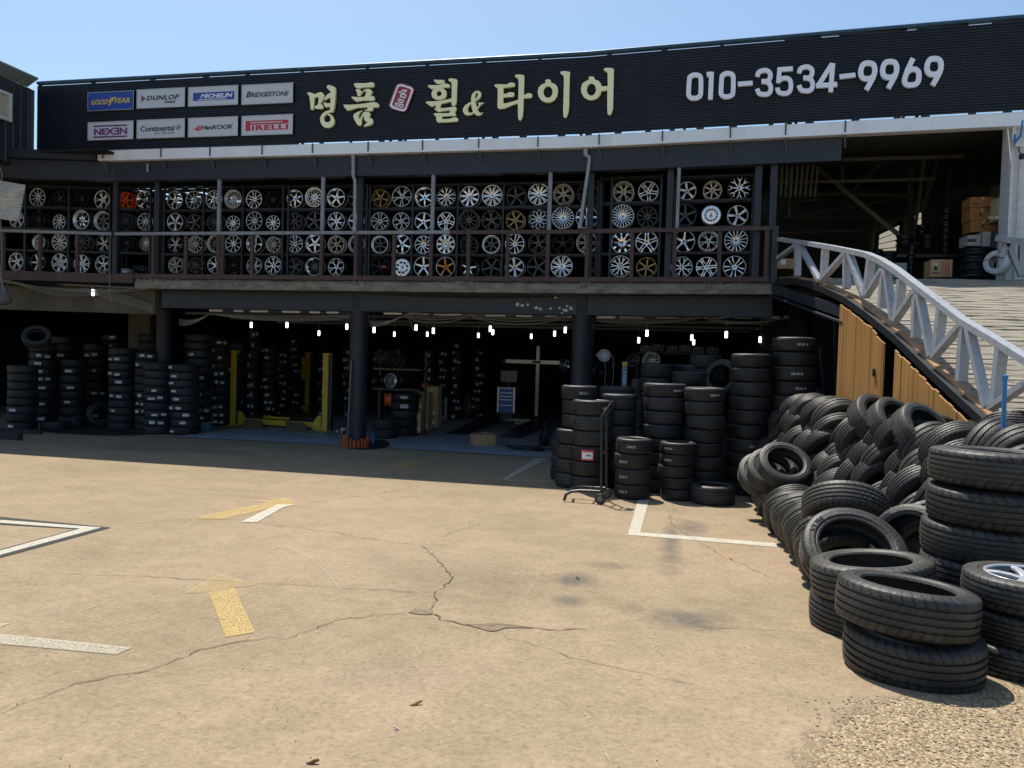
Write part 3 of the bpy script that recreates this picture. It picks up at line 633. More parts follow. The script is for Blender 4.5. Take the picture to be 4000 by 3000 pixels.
# neighbour at the left: dark ribbed wall with a white framed window
NB = thing('neighbour_building', 'dark ribbed metal building with a white framed window at the left edge', 'building', (-14.66, 12, 6))
nw = MB(); yy = 15.22; pl = []
while yy > 7: pl += [(yy, 0), (yy-.14, 0), (yy-.155, .02), (yy-.185, .02)]; yy -= .2
vs = []
for y, o in pl: vs += [(-14.72+o+(15.3-y)*.012, y, 6.1), (-14.72+o+(15.3-y)*.012, y, 7.92)]
nw.add(vs, [(2*i, 2*i+1, 2*i+3, 2*i+2) for i in range(len(pl)-1)]); nw.box((-16.8, 11.2, 7.0), (4.0, 8.0, 1.9)); nw.build('wall', mat('dark teal grey cladding', (.030, .040, .048), .5, .2, var=.3, scale=2), NB)
nr = MB(); nr.add([(-18, 15.5, 8.6), (-18, 7, 8.6), (-14.62, 7, 8.0), (-14.62, 14.6, 8.0), (-18, 15.5, 8.7), (-18, 7, 8.7), (-14.62, 7, 8.1), (-14.62, 14.6, 8.1)], [(0, 1, 2, 3), (7, 6, 5, 4), (2, 6, 7, 3), (0, 3, 7, 4)]); nr.build('roof', mat('neighbour roof edge', (.018, .022, .028), .6), NB)
ne = MB(); ne.add([(-14.66, 14.95, 7.90), (-14.66, 13.9, 7.90), (-14.36, 13.9, 8.07), (-14.36, 14.95, 8.07), (-14.66, 14.95, 7.93), (-14.66, 13.9, 7.93), (-14.36, 13.9, 8.1), (-14.36, 14.95, 8.1)], [(0, 1, 2, 3), (7, 6, 5, 4), (2, 6, 7, 3), (0, 3, 7, 4), (1, 5, 6, 2)]); ne.build('eave_panel', mat('pale eave sheet', (.20, .27, .28), .5), NB)
wx = -14.655; win = thing('x', None, None) if False else None
w0, w1 = 14.52, 13.2
fr = MB()
for y0, y1, z0, z1 in ((w0, w0-.06, 6.98, 7.60), (w1+.06, w1, 6.98, 7.60), (w0-.06, w1+.06, 6.98, 7.05), (w0-.06, w1+.06, 7.53, 7.60)): fr.box((wx, (y0+y1)/2, (z0+z1)/2), (.07, abs(y0-y1), z1-z0))
wfr = fr.build('window_frame', M_white, NB)
MB().box((wx-.01, (w0+w1)/2, 7.29), (.02, w0-w1-.13, .47)).build('pane', M_glass, wfr)
# hanging white sheet and grey cloth at the left edge
hs = MB(); c0 = [(-30, 700), (60, 715), (95, 722), (88, 790), (78, 850), (72, 868), (0, 852), (-40, 850)]
n = 10; vs = []
for j in range(n+1):
    for i in range(n+1):
        u, v = i/n, j/n; a = Vector((-30+(95+30)*u-(23*v*u), 700+22*u+(150-6*u)*v+(u-.5)*6*math.sin(v*6), 0))
        p = PY(a.x, a.y, 14.0+.05*math.sin(v*9+u*4)+.04*math.sin(u*7)); vs.append(p)
hs.add(vs, [(j*(n+1)+i, j*(n+1)+i+1, (j+1)*(n+1)+i+1, (j+1)*(n+1)+i) for j in range(n) for i in range(n)])
hs.add([v+Vector((0, .03, 0)) for v in vs], [(j*(n+1)+i, (j+1)*(n+1)+i, (j+1)*(n+1)+i+1, j*(n+1)+i+1) for j in range(n) for i in range(n)])
tag(hs.build('hanging_sheet', mat('weathered white sheet', (.50, .52, .52), .7, 0, col2=(.16, .17, .17), scale=5, stretch=(1, 1, 7), amt=.6), smooth=True), 'weathered white sheet hanging at the left end of the balcony', 'sheet')
cl = MB(); p = PY(4, 1155, 14.6); cl.lathe([(.001, .22), (.10, .20), (.17, .05), (.19, -.12), (.15, -.2), (.001, -.18)], 14, p, closed=False)
cl.v = [(x+.02*math.sin(z*40), y+.03*math.sin(z*30+x*20), z) for x, y, z in cl.v]
tag(cl.build('cloth_cover', mat('grey cloth', (.16, .17, .18), .9, 0, var=.4, scale=6), smooth=True), 'grey cloth cover hanging below the balcony at the left edge', 'cover')
cw = MB(); cw.tube([PY(-5, 640, 14.2), PY(8, 680, 14.2), PY(4, 720, 14.2), PY(-4, 760, 14.2)], .012, 6); cw.tube([PY(3, 860, 14.2), PY(6, 1000, 14.2), PY(2, 1100, 14.2), PY(20, 1145, 14.2)], .012, 6); cw.tube([PY(0, 1080, 14.2), PY(12, 1100, 14.2), PY(8, 1125, 14.2), PY(40, 1105, 14.6)], .012, 6)
tag(cw.build('hanging_cable', M_wire), 'loose grey cable looping down the left edge', 'cable')
# ------------------------------------------------------------------ lettering on the sign wall
def flat_on_sign(name, loops, depth, m, off, parent=None, org=None):   # loops in photo px -> thick plate on the sign plane
    w = [[FP(x, y, off, SGN) for x, y in lp] for lp in loops]
    a = min((p for lp in w for p in lp), key=lambda p: p.x); b_ = max((p for lp in w for p in lp), key=lambda p: p.x)
    t = Vector((b_.x-a.x, b_.y-a.y, 0)).normalized(); nrm = Vector((t.y, -t.x, 0))
    me = curve2d(name, [[((p-a).dot(t), p.z) for p in lp] for lp in w], depth, m)
    base = wloc(parent) if parent is not None else Vector()
    for v in me.vertices: v.co = Vector((a.x, a.y, 0))+t*v.co.x+Vector((0, 0, v.co.y))+nrm*v.co.z-base
    fin(me); sharp(me); return obj(name, me, parent)
def circ(cx, cy, rx, ry=None, n=18): ry = ry or rx; return [(cx+rx*math.cos(2*math.pi*i/n), cy+ry*math.sin(2*math.pi*i/n)) for i in range(n)]
def tx(pts, ox, oy, s): return [(ox+x/s, oy+y/s) for x, y in pts]
LA = [
 [(90, 395), (150, 385), (230, 405), (300, 437), (350, 425), (420, 395), (490, 377), (530, 400), (585, 465), (575, 530), (530, 620), (470, 730), (520, 735), (550, 770), (550, 830), (515, 860), (380, 862), (310, 845), (305, 805), (340, 770), (400, 735), (410, 640), (420, 520), (370, 520), (300, 540), (290, 650), (280, 830), (260, 880), (225, 895), (195, 870), (180, 700), (160, 540), (140, 480), (100, 430)],
 [(655, 205), (690, 180), (730, 178), (820, 205), (900, 245), (915, 290), (905, 450), (890, 650), (870, 820), (840, 930), (815, 960), (760, 962), (690, 985), (620, 1040), (580, 1080), (565, 1130), (580, 1190), (620, 1240), (670, 1250), (730, 1235), (765, 1190), (765, 1120), (740, 1070), (680, 1040), (675, 1015), (690, 995), (740, 1005), (800, 1045), (850, 1110), (875, 1190), (865, 1280), (820, 1350), (750, 1395), (650, 1410), (570, 1385), (510, 1320), (465, 1220), (462, 1150), (480, 1070), (540, 990), (620, 930), (750, 895), (745, 800), (620, 818), (590, 770), (562, 690), (575, 670), (640, 695), (757, 700), (762, 535), (700, 550), (630, 590), (570, 625), (572, 600), (600, 540), (660, 460), (720, 415), (765, 402), (765, 360), (730, 330), (660, 260)]]
LP_ = [
 [(1430, 165), (1450, 130), (1530, 120), (1770, 125), (1900, 100), (1980, 97), (2020, 140), (2015, 200), (1970, 240), (1780, 245), (1650, 258), (1560, 280), (1500, 260)],
 [(1480, 310), (1540, 297), (1610, 305), (1640, 340), (1650, 390), (1700, 340), (1770, 295), (1850, 285), (1920, 310), (1965, 360), (1950, 420), (1890, 500), (1950, 497), (2010, 500), (2030, 550), (2015, 610), (1980, 632), (1850, 622), (1700, 622), (1600, 635), (1500, 655), (1450, 620), (1360, 530), (1370, 508), (1450, 515), (1560, 525), (1740, 520), (1775, 450), (1785, 370), (1750, 348), (1700, 360), (1650, 420), (1620, 480), (1570, 508), (1540, 480), (1520, 390)],
 [(1130, 760), (1150, 740), (1350, 745), (1600, 725), (1850, 690), (1980, 670), (2080, 680), (2150, 730), (2155, 780), (2120, 820), (2060, 820), (1990, 810), (1985, 860), (1950, 925), (1860, 925), (1715, 895), (1825, 882), (1825, 815), (1700, 820), (1530, 830), (1400, 870), (1270, 912), (1230, 900), (1160, 810)],
 [(1685, 900), (1620, 960), (1570, 1030), (1570, 1100), (1600, 1170), (1640, 1080), (1700, 970), (1770, 940), (1850, 950), (1905, 985), (1900, 1040), (1870, 1120), (1950, 1135), (1980, 1190), (1975, 1270), (1930, 1320), (1820, 1350), (1705, 1378), (1760, 1310), (1835, 1240), (1760, 1220), (1735, 1170), (1722, 1030), (1690, 1080), (1650, 1200), (1655, 1290), (1610, 1345), (1560, 1340), (1500, 1270), (1430, 1130), (1418, 1060), (1450, 1000), (1550, 950)]]
LH = [
 [(340, 185), (370, 165), (460, 178), (600, 178), (650, 200), (655, 245), (620, 285), (500, 292), (430, 290), (380, 245)],
 [(165, 350), (190, 325), (350, 330), (500, 325), (620, 290), (700, 282), (770, 300), (810, 345), (800, 385), (770, 397), (560, 402), (640, 440), (695, 500), (708, 580), (690, 660), (630, 720), (550, 748), (450, 752), (360, 725), (290, 670), (272, 590), (290, 500), (340, 445), (430, 410), (350, 425), (300, 448), (250, 425), (190, 385)],
 [(755, 165), (800, 132), (880, 135), (980, 155), (1020, 185), (1010, 350), (1000, 600), (995, 800), (960, 900), (910, 935), (870, 920), (850, 860), (848, 800), (700, 830), (548, 870), (540, 930), (495, 985), (640, 985), (780, 970), (880, 950), (960, 950), (995, 980), (980, 1040), (945, 1130), (975, 1160), (975, 1190), (940, 1215), (800, 1215), (580, 1225), (575, 1290), (600, 1305), (740, 1300), (820, 1290), (900, 1255), (980, 1255), (1040, 1290), (1045, 1330), (1010, 1370), (900, 1380), (720, 1392), (480, 1400), (430, 1375), (412, 1320), (410, 1240), (385, 1210), (335, 1175), (350, 1145), (430, 1132), (600, 1135), (800, 1130), (805, 1055), (700, 1060), (590, 1075), (490, 1100), (430, 1075), (360, 1015), (370, 985), (415, 985), (400, 940), (398, 895), (350, 915), (295, 945), (240, 930), (120, 840), (118, 810), (150, 795), (300, 795), (500, 780), (700, 745), (850, 712), (858, 500), (855, 290), (830, 235), (775, 205)]]
LAMP = [[(1600, 488), (1670, 510), (1705, 570), (1700, 640), (1650, 710), (1540, 790), (1560, 880), (1580, 990), (1640, 880), (1600, 830), (1775, 828), (1760, 850), (1700, 880), (1590, 1020), (1640, 1100), (1690, 1130), (1750, 1100), (1720, 1160), (1640, 1205), (1560, 1195), (1490, 1130), (1400, 1180), (1300, 1198), (1220, 1160), (1175, 1080), (1180, 1000), (1230, 920), (1320, 850), (1415, 808), (1412, 720), (1430, 620), (1480, 540), (1540, 500)], [(1575, 535), (1605, 560), (1605, 620), (1570, 690), (1530, 750), (1525, 680), (1540, 580)], [(1415, 855), (1345, 930), (1312, 1020), (1330, 1090), (1380, 1130), (1470, 1100), (1430, 980)]]
LT = [[(133, 285), (150, 262), (200, 257), (300, 262), (350, 258), (390, 232), (440, 230), (475, 245), (475, 280), (450, 300), (380, 308), (287, 318), (285, 420), (330, 415), (380, 392), (440, 390), (468, 410), (465, 445), (440, 465), (370, 468), (284, 475), (282, 570), (300, 577), (400, 555), (530, 515), (535, 400), (537, 200), (525, 165), (480, 135), (475, 115), (500, 97), (560, 98), (625, 108), (632, 130), (628, 250), (622, 435), (650, 427), (690, 408), (740, 408), (765, 435), (755, 470), (730, 485), (620, 490), (615, 650), (605, 780), (580, 845), (555, 858), (530, 830), (526, 720), (525, 572), (450, 595), (370, 630), (290, 660), (220, 665), (190, 645), (188, 600), (193, 400), (190, 330), (165, 305)]]
LI = [[(975, 200), (985, 182), (1020, 177), (1060, 185), (1072, 205), (1065, 225), (1130, 250), (1175, 295), (1188, 360), (1175, 450), (1130, 520), (1060, 555), (990, 558), (920, 530), (870, 470), (852, 390), (865, 320), (900, 275), (985, 230)], circ(1022, 386, 76, 97)]
LI2 = [[(40, 150), (65, 130), (130, 130), (200, 142), (206, 160), (200, 250), (193, 450), (190, 700), (178, 820), (150, 900), (118, 922), (95, 895), (88, 820), (93, 650), (100, 400), (102, 230), (90, 200), (50, 175)]]
LO = [[(518, 245), (530, 225), (570, 218), (615, 230), (622, 255), (615, 268), (680, 290), (725, 330), (740, 385), (842, 382), (842, 170), (825, 145), (780, 115), (775, 95), (800, 75), (870, 73), (940, 85), (947, 105), (942, 300), (935, 600), (930, 760), (905, 850), (865, 878), (840, 845), (835, 720), (836, 445), (775, 467), (740, 458), (715, 530), (660, 590), (590, 617), (510, 610), (440, 570), (395, 490), (393, 410), (415, 340), (460, 305), (530, 272)], circ(567, 440, 78, 104)]
KS = thing('shop_lettering', 'gold raised Korean shop name letters across the sign wall', 'lettering', FP(1700, 400, .06, SGN))
def letter(groups):
    lp = []
    for g, o in groups: lp += [tx(q, *o) for q in g]
    flat_on_sign('letter', lp, .03, M_gold, .07, KS)
oA, oB, oT, oI = (1190, 310, 7.373), (1650, 290, 7.373), (1900, 270, 4.233), (2180, 250, 4.328)
letter([(LA, oA)]); letter([(LP_, oA)]); letter([(LH+[circ(490, 570, 76)], oB)]); letter([(LAMP, oB)]); letter([(LT, oT)]); letter([(LI, oT), (LI2, oI)]); letter([(LO, oI)])
# red seal
SE = thing('seal_sign', 'small tilted red seal plate with two white Chinese characters between gold letters', 'sign', FP(1570, 385, .06, SGN))
ro = [(440, 125), (490, 110), (545, 118), (790, 195), (860, 260), (875, 330), (690, 830), (640, 910), (560, 945), (480, 940), (230, 860), (165, 790), (150, 720), (330, 230), (370, 170)]
ri = [(460, 145), (510, 145), (760, 215), (825, 275), (835, 350), (655, 820), (610, 890), (540, 918), (260, 840), (195, 780), (180, 710), (360, 230), (400, 165)]
rj = [(470, 200), (520, 205), (730, 270), (775, 320), (775, 360), (620, 780), (580, 840), (530, 855), (290, 780), (245, 735), (245, 690), (400, 260), (430, 215)]
oS = (1500, 310, 7.373)
flat_on_sign('plate', [tx(smooth_loop(ro, 3), *oS)], .02, mat('seal red', (.33, .03, .06), .4), .06, SE)
flat_on_sign('border', [tx(smooth_loop(ri, 3), *oS), tx(smooth_loop(rj, 3), *oS)], .004, M_letter, .086, SE)
def stroke(pts, w, closed=False, sm=4):          # constant width outline of a centre line
    p = smooth_loop(pts, sm, closed) if sm else list(pts); m = len(p); L_, R_ = [], []
    for i, q in enumerate(p):
        a = Vector((*p[(i-1) % m if closed else max(i-1, 0)], 0)); b_ = Vector((*p[(i+1) % m if closed else min(i+1, m-1)], 0)); t = (b_-a).normalized(); nn = Vector((-t.y, t.x, 0))
        k = 1.0
        if 0 < i < m-1 or closed:
            u = (Vector((*q, 0))-a).normalized(); k = 1/max(.5, u.dot(t))
        L_.append((q[0]+nn.x*w/2*k, q[1]+nn.y*w/2*k)); R_.append((q[0]-nn.x*w/2*k, q[1]-nn.y*w/2*k))
    return [L_, R_[::-1]] if closed else [L_+R_[::-1]]
def glyph(name, strokes, o, w, m, depth, off, par):    # several strokes as one mesh
    mb = MB(); base = wloc(par)
    for s in strokes:
        lp = [tx(q, *o) for q in stroke(s[0], w, s[1], s[2])]
        w3 = [[FP(x, y, off, SGN) for x, y in l] for l in lp]; a = w3[0][0]
        X = PY(tx([(0, 0)], *o)[0][0], 300, 15).x; t = Vector((1, FY(X+.5, SGN)-FY(X-.5, SGN), 0)).normalized(); nrm = Vector((t.y, -t.x, 0))
        me = curve2d('tmp', [[((p-a).dot(t), p.z) for p in l] for l in w3], depth, m)
        k = strokes.index(s)*.0012
        mb.add([Vector((a.x, a.y, 0))+t*v.co.x+Vector((0, 0, v.co.y))+nrm*(v.co.z+k)-base for v in me.vertices], [tuple(p.vertices) for p in me.polygons]); bpy.data.meshes.remove(me)
    me = mb.mesh(name, m); fin(me); return obj(name, me, par)
glyph('character', [([(560, 290), (520, 350), (420, 375)], False, 3), ([(560, 310), (650, 320), (560, 400), (470, 470)], False, 3), ([(500, 420), (640, 450), (605, 530), (470, 500)], True, 0)], oS, 30, M_letter, .004, .086, SE)
glyph('character', [([(415, 570), (580, 610), (540, 670), (405, 640)], True, 0), ([(335, 690), (420, 710), (395, 775), (330, 755)], True, 0), ([(460, 715), (570, 740), (535, 808), (440, 785)], True, 0)], oS, 26, M_letter, .004, .086, SE)
# telephone number
PN = thing('phone_number', 'large white raised telephone number on the right of the sign wall', 'lettering', FP(3150, 300, .06, SGN))
d6, d7 = (2660, 260, 2.54), (3140, 200, 2.19)
zero = [(84, 130), (95, 105), (125, 88), (155, 87), (185, 98), (198, 130), (196, 270), (180, 303), (145, 317), (105, 315), (78, 290), (77, 250)]
three = [([(757, 104), (768, 66), (800, 46), (845, 42), (880, 65), (886, 105), (868, 142), (835, 151), (798, 152)], False, 4), ([(800, 151), (835, 152), (872, 168), (890, 205), (887, 248), (862, 275), (820, 280), (775, 268), (756, 224)], False, 4)]
nine = ([(490, 150), (510, 115), (550, 105), (590, 115), (605, 150), (602, 195), (582, 228), (545, 240), (505, 232), (486, 200)], True, 4)
tail = ([(604, 188), (585, 240), (533, 334)], False, 3)
def sh(s, dx, dy): return [([(x+dx, y+dy) for x, y in q], c_, k) for q, c_, k in s]
def digit(s, o, w, nm='digit'): glyph(nm, s, o, w, M_letter, .03, .07, PN)
digit([(zero, True, 4)], d6, 46)
digit([([(304, 58), (292, 331)], False, 0), ([(256, 83), (312, 78)], False, 0)], d6, 47)
digit(sh([(zero, True, 4)], 321, -15), d6, 46)
digit([([(565, 178), (711, 167)], False, 0)], d6, 44, 'dash')
digit(three, d6, 45)
digit([([(1109, 24), (958, 35)], False, 0), ([(979, 20), (965, 166)], False, 0), ([(962, 148), (1000, 125), (1050, 120), (1083, 145), (1090, 200), (1080, 245), (1050, 268), (1000, 270), (965, 250), (957, 214)], False, 4)], d6, 44)
digit(sh(three, 163.2*2.54, -13.6*2.54), d6, 45)
digit([([(247, 107), (228, 353)], False, 0), ([(240, 112), (122, 298)], False, 0), ([(103, 300), (284, 287)], False, 0)], d7, 40)
digit([([(305, 222), (440, 206)], False, 0)], d7, 38, 'dash')
digit([nine, tail], d7, 44); digit(sh([nine, tail], 187, -13), d7, 44)
digit([([(862, 235), (880, 190), (915, 160), (955, 160), (980, 185), (981, 240), (965, 278), (925, 292), (882, 290), (860, 265)], True, 4), ([(864, 228), (885, 165), (932, 66)], False, 3)], d7, 44)
digit(sh([nine, tail], 566, -38), d7, 45)

# ------------------------------------------------------------------ eight brand panels
M_pan = mat('white sign panel', (.56, .60, .66), .35, 0, var=.05, scale=2)
I_ = {'navy': mat('navy print', (.012, .018, .035), .4), 'yel': mat('yellow print', (.72, .50, .05), .4), 'blue': mat('blue print', (.02, .07, .36), .4), 'white': M_letter, 'red': mat('red print', (.55, .02, .04), .4), 'purple': mat('purple print', (.16, .02, .16), .4), 'orange': mat('orange print', (.65, .08, .02), .4)}
PC = {}
def panel(key, l, r, t, b_, label, m):           # photo corners in crop px (origin 250,280; scale 2.3284)
    q = [(250+x/2.3284, 280+y/2.3284) for x, y in (l, r)]
    a, c = FP(q[0][0], q[0][1], .05, SGN), FP(q[1][0], q[1][1], .05, SGN)
    zt, zb = [FP(250+x/2.3284, 280+y/2.3284, .05, SGN).z for x, y in (t, b_)]
    w, h = c.x-a.x, zt-zb
    o = thing('sign_panel', label, 'sign', ((a.x+c.x)/2, a.y, (zt+zb)/2), group='tyre brand panels')
    MB().box((0, .0, 0), (w, .04, h)).build('board', m, o, fix=False)
    f = MB()
    for sx in (-1, 1): f.box((sx*(w/2-.006), -.004, 0), (.012, .05, h+.012))
    for sz in (-1, 1): f.box((0, -.0035, sz*(h/2)), (w-.024, .05, .012))
    f.build('edge_strip', M_alu, o, fix=False)
    PC[key] = (o, w, h); return o
def PT(key, s, u0, u1, v0, v1, ink, bold=.02, shear=0, space=1.0, y=-.0215):
    o, w, h = PC[key]; me = text2d(s, .002, I_[ink], bold, shear, space); fit(me, (u0-.5)*w, (u1-.5)*w, (.5-v1)*h, (.5-v0)*h, y); obj('lettering', me, o)
def PS(key, loops, ink, name='emblem', y=-.0215, d=.002):
    o, w, h = PC[key]; me = curve2d(name, [[((u-.5)*w, (.5-v)*h) for u, v in lp] for lp in loops], d, I_[ink])
    for v in me.vertices: v.co = (v.co.x, y-v.co.z, v.co.y)
    obj(name, me, o)
rect = lambda a, b_, c, d: [(a, b_), (c, b_), (c, d), (a, d)]
panel('gy', (222, 280), (641, 257), (432, 186), (432, 351), 'blue panel with yellow lettering and a winged foot, top left of the panels', mat('blue sign panel', (.02, .06, .36), .35))
PT('gy', 'GOOD', .08, .45, .40, .68, 'yel', .03, .25); PT('gy', 'YEAR', .575, .92, .36, .64, 'yel', .03, .25)
PS('gy', [[(.46, .52), (.49, .36), (.55, .30), (.63, .30), (.60, .38), (.57, .40), (.56, .48), (.52, .56), (.50, .70), (.47, .78), (.45, .74), (.48, .62)]], 'yel')
panel('du', (667, 254), (1107, 234), (886, 158), (886, 329), 'white panel with slanted navy lettering and a D arrow emblem', M_pan)
PT('du', 'DUNLOP', .20, .88, .34, .60, 'navy', .03, .3, 1.1); PT('du', 'TIRES', .57, .81, .66, .79, 'navy', .03, .2)
PS('du', [[(.09, .30), (.185, .48), (.09, .68), (.10, .60), (.16, .48), (.10, .38)]], 'navy'); PS('du', [circ(.115, .48, .03, .075)], 'red')
PT('du', 'R', .905, .915, .33, .37, 'navy', 0)
panel('mi', (1135, 233), (1590, 214), (1362, 137), (1362, 310), 'white panel with white slanted lettering on a blue band', M_pan)
PS('mi', [rect(.10, .30, .92, .72)], 'blue', 'band'); PT('mi', 'MICHELIN', .25, .89, .38, .60, 'white', .03, .25, 1, -.0245); PS('mi', [rect(.20, .655, .77, .685)], 'white', 'underline', -.0245)
panel('br', (1620, 214), (2089, 193), (1855, 115), (1855, 293), 'white panel with black slanted lettering starting with a red slash', M_pan)
PT('br', 'B', .085, .19, .34, .64, 'navy', .03, .3); PT('br', 'RIDGESTONE', .185, .92, .40, .64, 'navy', .028, .25); PS('br', [[(.10, .58), (.15, .33), (.16, .33), (.125, .5)]], 'red', y=-.0255)
panel('ne', (221, 548), (640, 529), (430, 456), (430, 622), 'white panel with purple block lettering between two purple bars', M_pan)
PT('ne', 'NEX\u018eN', .14, .86, .34, .72, 'purple', .035, 0, .95); PS('ne', [rect(.13, .19, .86, .27)], 'purple', 'bar'); PS('ne', [rect(.13, .79, .86, .87)], 'purple', 'bar')
panel('co', (667, 528), (1106, 512), (886, 436), (886, 605), 'white panel with black lettering, small line below and a horse roundel', M_pan)
PT('co', 'Continental', .08, .78, .33, .63, 'navy', .018, 0, .95); PT('co', 'GET THE GRIP', .37, .78, .70, .80, 'navy', .0, 0, 1.1)
PS('co', [circ(.865, .47, .055, .14), circ(.865, .47, .047, .12)], 'navy', 'roundel'); PS('co', [[(.84, .52), (.85, .44), (.87, .40), (.885, .38), (.88, .46), (.89, .54), (.875, .50), (.865, .50), (.855, .57)]], 'navy')
panel('ha', (1134, 513), (1588, 496), (1361, 418), (1361, 591), 'white panel with black slanted lettering and an orange flame emblem', M_pan)
PT('ha', 'HanKOOK', .26, .91, .40, .63, 'navy', .03, .25)
for k in range(3): PS('ha', [[(.09+k*.055, .50), (.15+k*.04, .60+k*.02), (.20+k*.025, .40), (.215+k*.025, .40), (.19+k*.03, .62+k*.02), (.155+k*.03, .66+k*.02), (.11+k*.05, .58)]], 'orange')
panel('pi', (1620, 496), (2087, 479), (1853, 399), (1853, 576), 'white panel with red lettering under one stretched letter top', M_pan)
PT('pi', 'IRELLI', .20, .91, .49, .76, 'red', .04, 0, 1.1)
PS('pi', [[(.08, .26), (.88, .26), (.92, .33), (.90, .43), (.86, .46), (.17, .46), (.17, .78), (.08, .78)], rect(.165, .325, .80, .385)], 'red', 'long_letter')

# ------------------------------------------------------------------ alloy wheels on the racks
WC = {}
def wmat(k):
    D_ = {'silver': ((.62, .64, .67), .30, .55), 'bright': ((.90, .92, .95), .22, .6), 'chrome': ((.78, .80, .84), .10, 1.0), 'dark grey': ((.075, .08, .09), .35, .5), 'black': ((.014, .015, .017), .35, .3), 'gold': ((.38, .27, .12), .35, .7), 'bronze': ((.15, .135, .115), .35, .7), 'orange': ((.62, .09, .015), .4, .1), 'cream': ((.50, .47, .40), .4, .35), 'gunmetal': ((.12, .12, .125), .32, .7), 'copper': ((.55, .24, .06), .3, .8)}
    c, r, m = D_[k]; return mat('wheel '+k, c, r, m, var=.12, scale=14)
def spoke(mb, pts, dep):                         # pts (x,y,halfwidth,z): flat-fronted tapering bar
    vs = []
    for i, (x, y, w, z) in enumerate(pts):
        a = pts[max(i-1, 0)]; b_ = pts[min(i+1, len(pts)-1)]; t = Vector((b_[0]-a[0], b_[1]-a[1], 0)).normalized(); n = Vector((-t.y, t.x, 0))
        for s, dz in ((1, -dep*.25), (.72, 0), (-.72, 0), (-1, -dep*.25), (-1, -dep), (1, -dep)): vs.append((x+n.x*w*s, y+n.y*w*s, z+dz))
    fs = []
    for i in range(len(pts)-1):
        for j in range(6): fs.append((i*6+j, (i+1)*6+j, (i+1)*6+(j+1) % 6, i*6+(j+1) % 6))
    fs += [tuple(range(6)), tuple(len(pts)*6-1-j for j in range(6))]; mb.add(vs, fs)
def wheel_meshes(style, face, lip, body):
    key = (style, face, lip, body)
    if key in WC: return WC[key]
    kind, n, deep = style; r = .235; ri = r-.016-(.03 if deep else 0)
    zr = -.055 if deep else -.008; zh = -.045 if deep else -.03
    bm = MB(); bm.lathe([(r, -.004), (r-.004, 0), (r-.012, 0), (r-.016, -.006), (ri, zr), (ri-.004, zr-.02), (r-.045, -.07), (r-.045, -.19), (r-.02, -.20), (r-.002, -.205), (r-.002, -.215), (r-.02, -.212), (r-.02, -.19), (r-.035, -.17), (r-.038, -.06), (r-.012, -.03), (r-.008, -.012)], 40)
    barrel = bm.mesh('barrel', wmat(body), True); fin(barrel); sharp(barrel, 50)
    lm = MB().lathe([(r+.001, -.005), (r-.004, .002), (r-.013, .002), (r-.017, -.005), (ri-.001, zr+.002), (ri-.005, zr-.002), (ri-.004, zr-.008), (r-.012, -.012)], 40).mesh('lip', wmat(lip), True); fin(lm)
    f = MB(); pol = lambda a, q: (q*math.cos(a), q*math.sin(a)); hub = .052
    f.lathe([(.001, zh-.004), (.020, zh-.004), (.024, zh-.012), (.030, zh-.012), (.034, zh), (hub, zh-.002), (hub+.008, zh-.02), (hub, zh-.04), (.001, zh-.04)], 20, closed=False)
    def S(a0, a1, q0, q1, w0, w1, z0, z1, k=3, bow=0):
        P_ = []
        for i in range(k+1):
            t = i/k; a = a0+(a1-a0)*t+bow*math.sin(math.pi*t); q = q0+(q1-q0)*t; P_.append((*pol(a, q), w0+(w1-w0)*t, z0+(z1-z0)*t+.012*math.sin(math.pi*t)))
        spoke(f, P_, .028)
    off = math.pi/2
    for i in range(n):
        a = off+2*math.pi*i/n; st = 2*math.pi/n
        if kind == 'bar': S(a, a, .03, ri, .026 if n <= 5 else .021 if n <= 7 else .012, .019 if n <= 5 else .016 if n <= 7 else .008, zh, zr)
        elif kind == 'thin': S(a, a, .03, ri, .009, .006, zh, zr)
        elif kind == 'double':
            for s in (-1, 1): S(a+s*.10, a+s*st*.16, .04, ri, .010, .0085, zh, zr)
        elif kind == 'fork':
            S(a, a, .03, .12, .016, .012, zh, (zh+zr)/2+.006)
            for s in (-1, 1): S(a, a+s*st*.27, .11, ri, .009, .008, (zh+zr)/2+.006, zr)
        elif kind == 'mesh':
            for s in (-1, 1): S(a, a+s*st*.95, .045, ri, .0065, .0055, zh, zr)
        elif kind == 'petal':
            for s in (-1, 1): S(a+s*.16, a+s*st*.30, .045, ri, .007, .014, zh, zr, 5, s*.10)
        elif kind == 'twist': S(a, a+st*.55, .035, ri, .014, .011, zh, zr, 4)
        elif kind == 'wide': S(a, a, .03, ri, .022, .034 if n <= 6 else .024, zh, zr)
        elif kind == 'loop':
            for s in (-1, 1): S(a, a+s*st*.36, .05, ri, .010, .016, zh, zr, 5, s*st*.16)
        elif kind == 'holes':
            S(a, a, .03, .115, .05*8/n, .05*8/n, zh, zh+.01); S(a, a, .11, ri, .020*8/n*1.2, .03*8/n, zh+.01, zr)
    if kind == 'holes': f.lathe([(ri-.05, zr+.004), (ri, zr), (ri, zr-.02), (ri-.05, zr-.016)], 40)
    for i in range(5):
        a = off+2*math.pi*(i+.5)/5; x, y = pol(a, .041); f.lathe([(.001, zh+.003), (.006, zh+.002), (.007, zh-.004)], 8, (x, y, 0), closed=False)
    fm = f.mesh('spokes', wmat(face)); fin(fm)
    cp = MB().lathe([(.001, zh+.002), (.016, zh+.001), (.020, zh-.003), (.020, zh-.006), (.001, zh-.006)], 16, closed=False).mesh('centre_cap', wmat('black' if face != 'black' else 'gunmetal'))
    bd = MB().lathe([(.001, -.12), (.15, -.12), (.15, -.13), (.001, -.13)], 20, closed=False).mesh('brake_void', M_black)
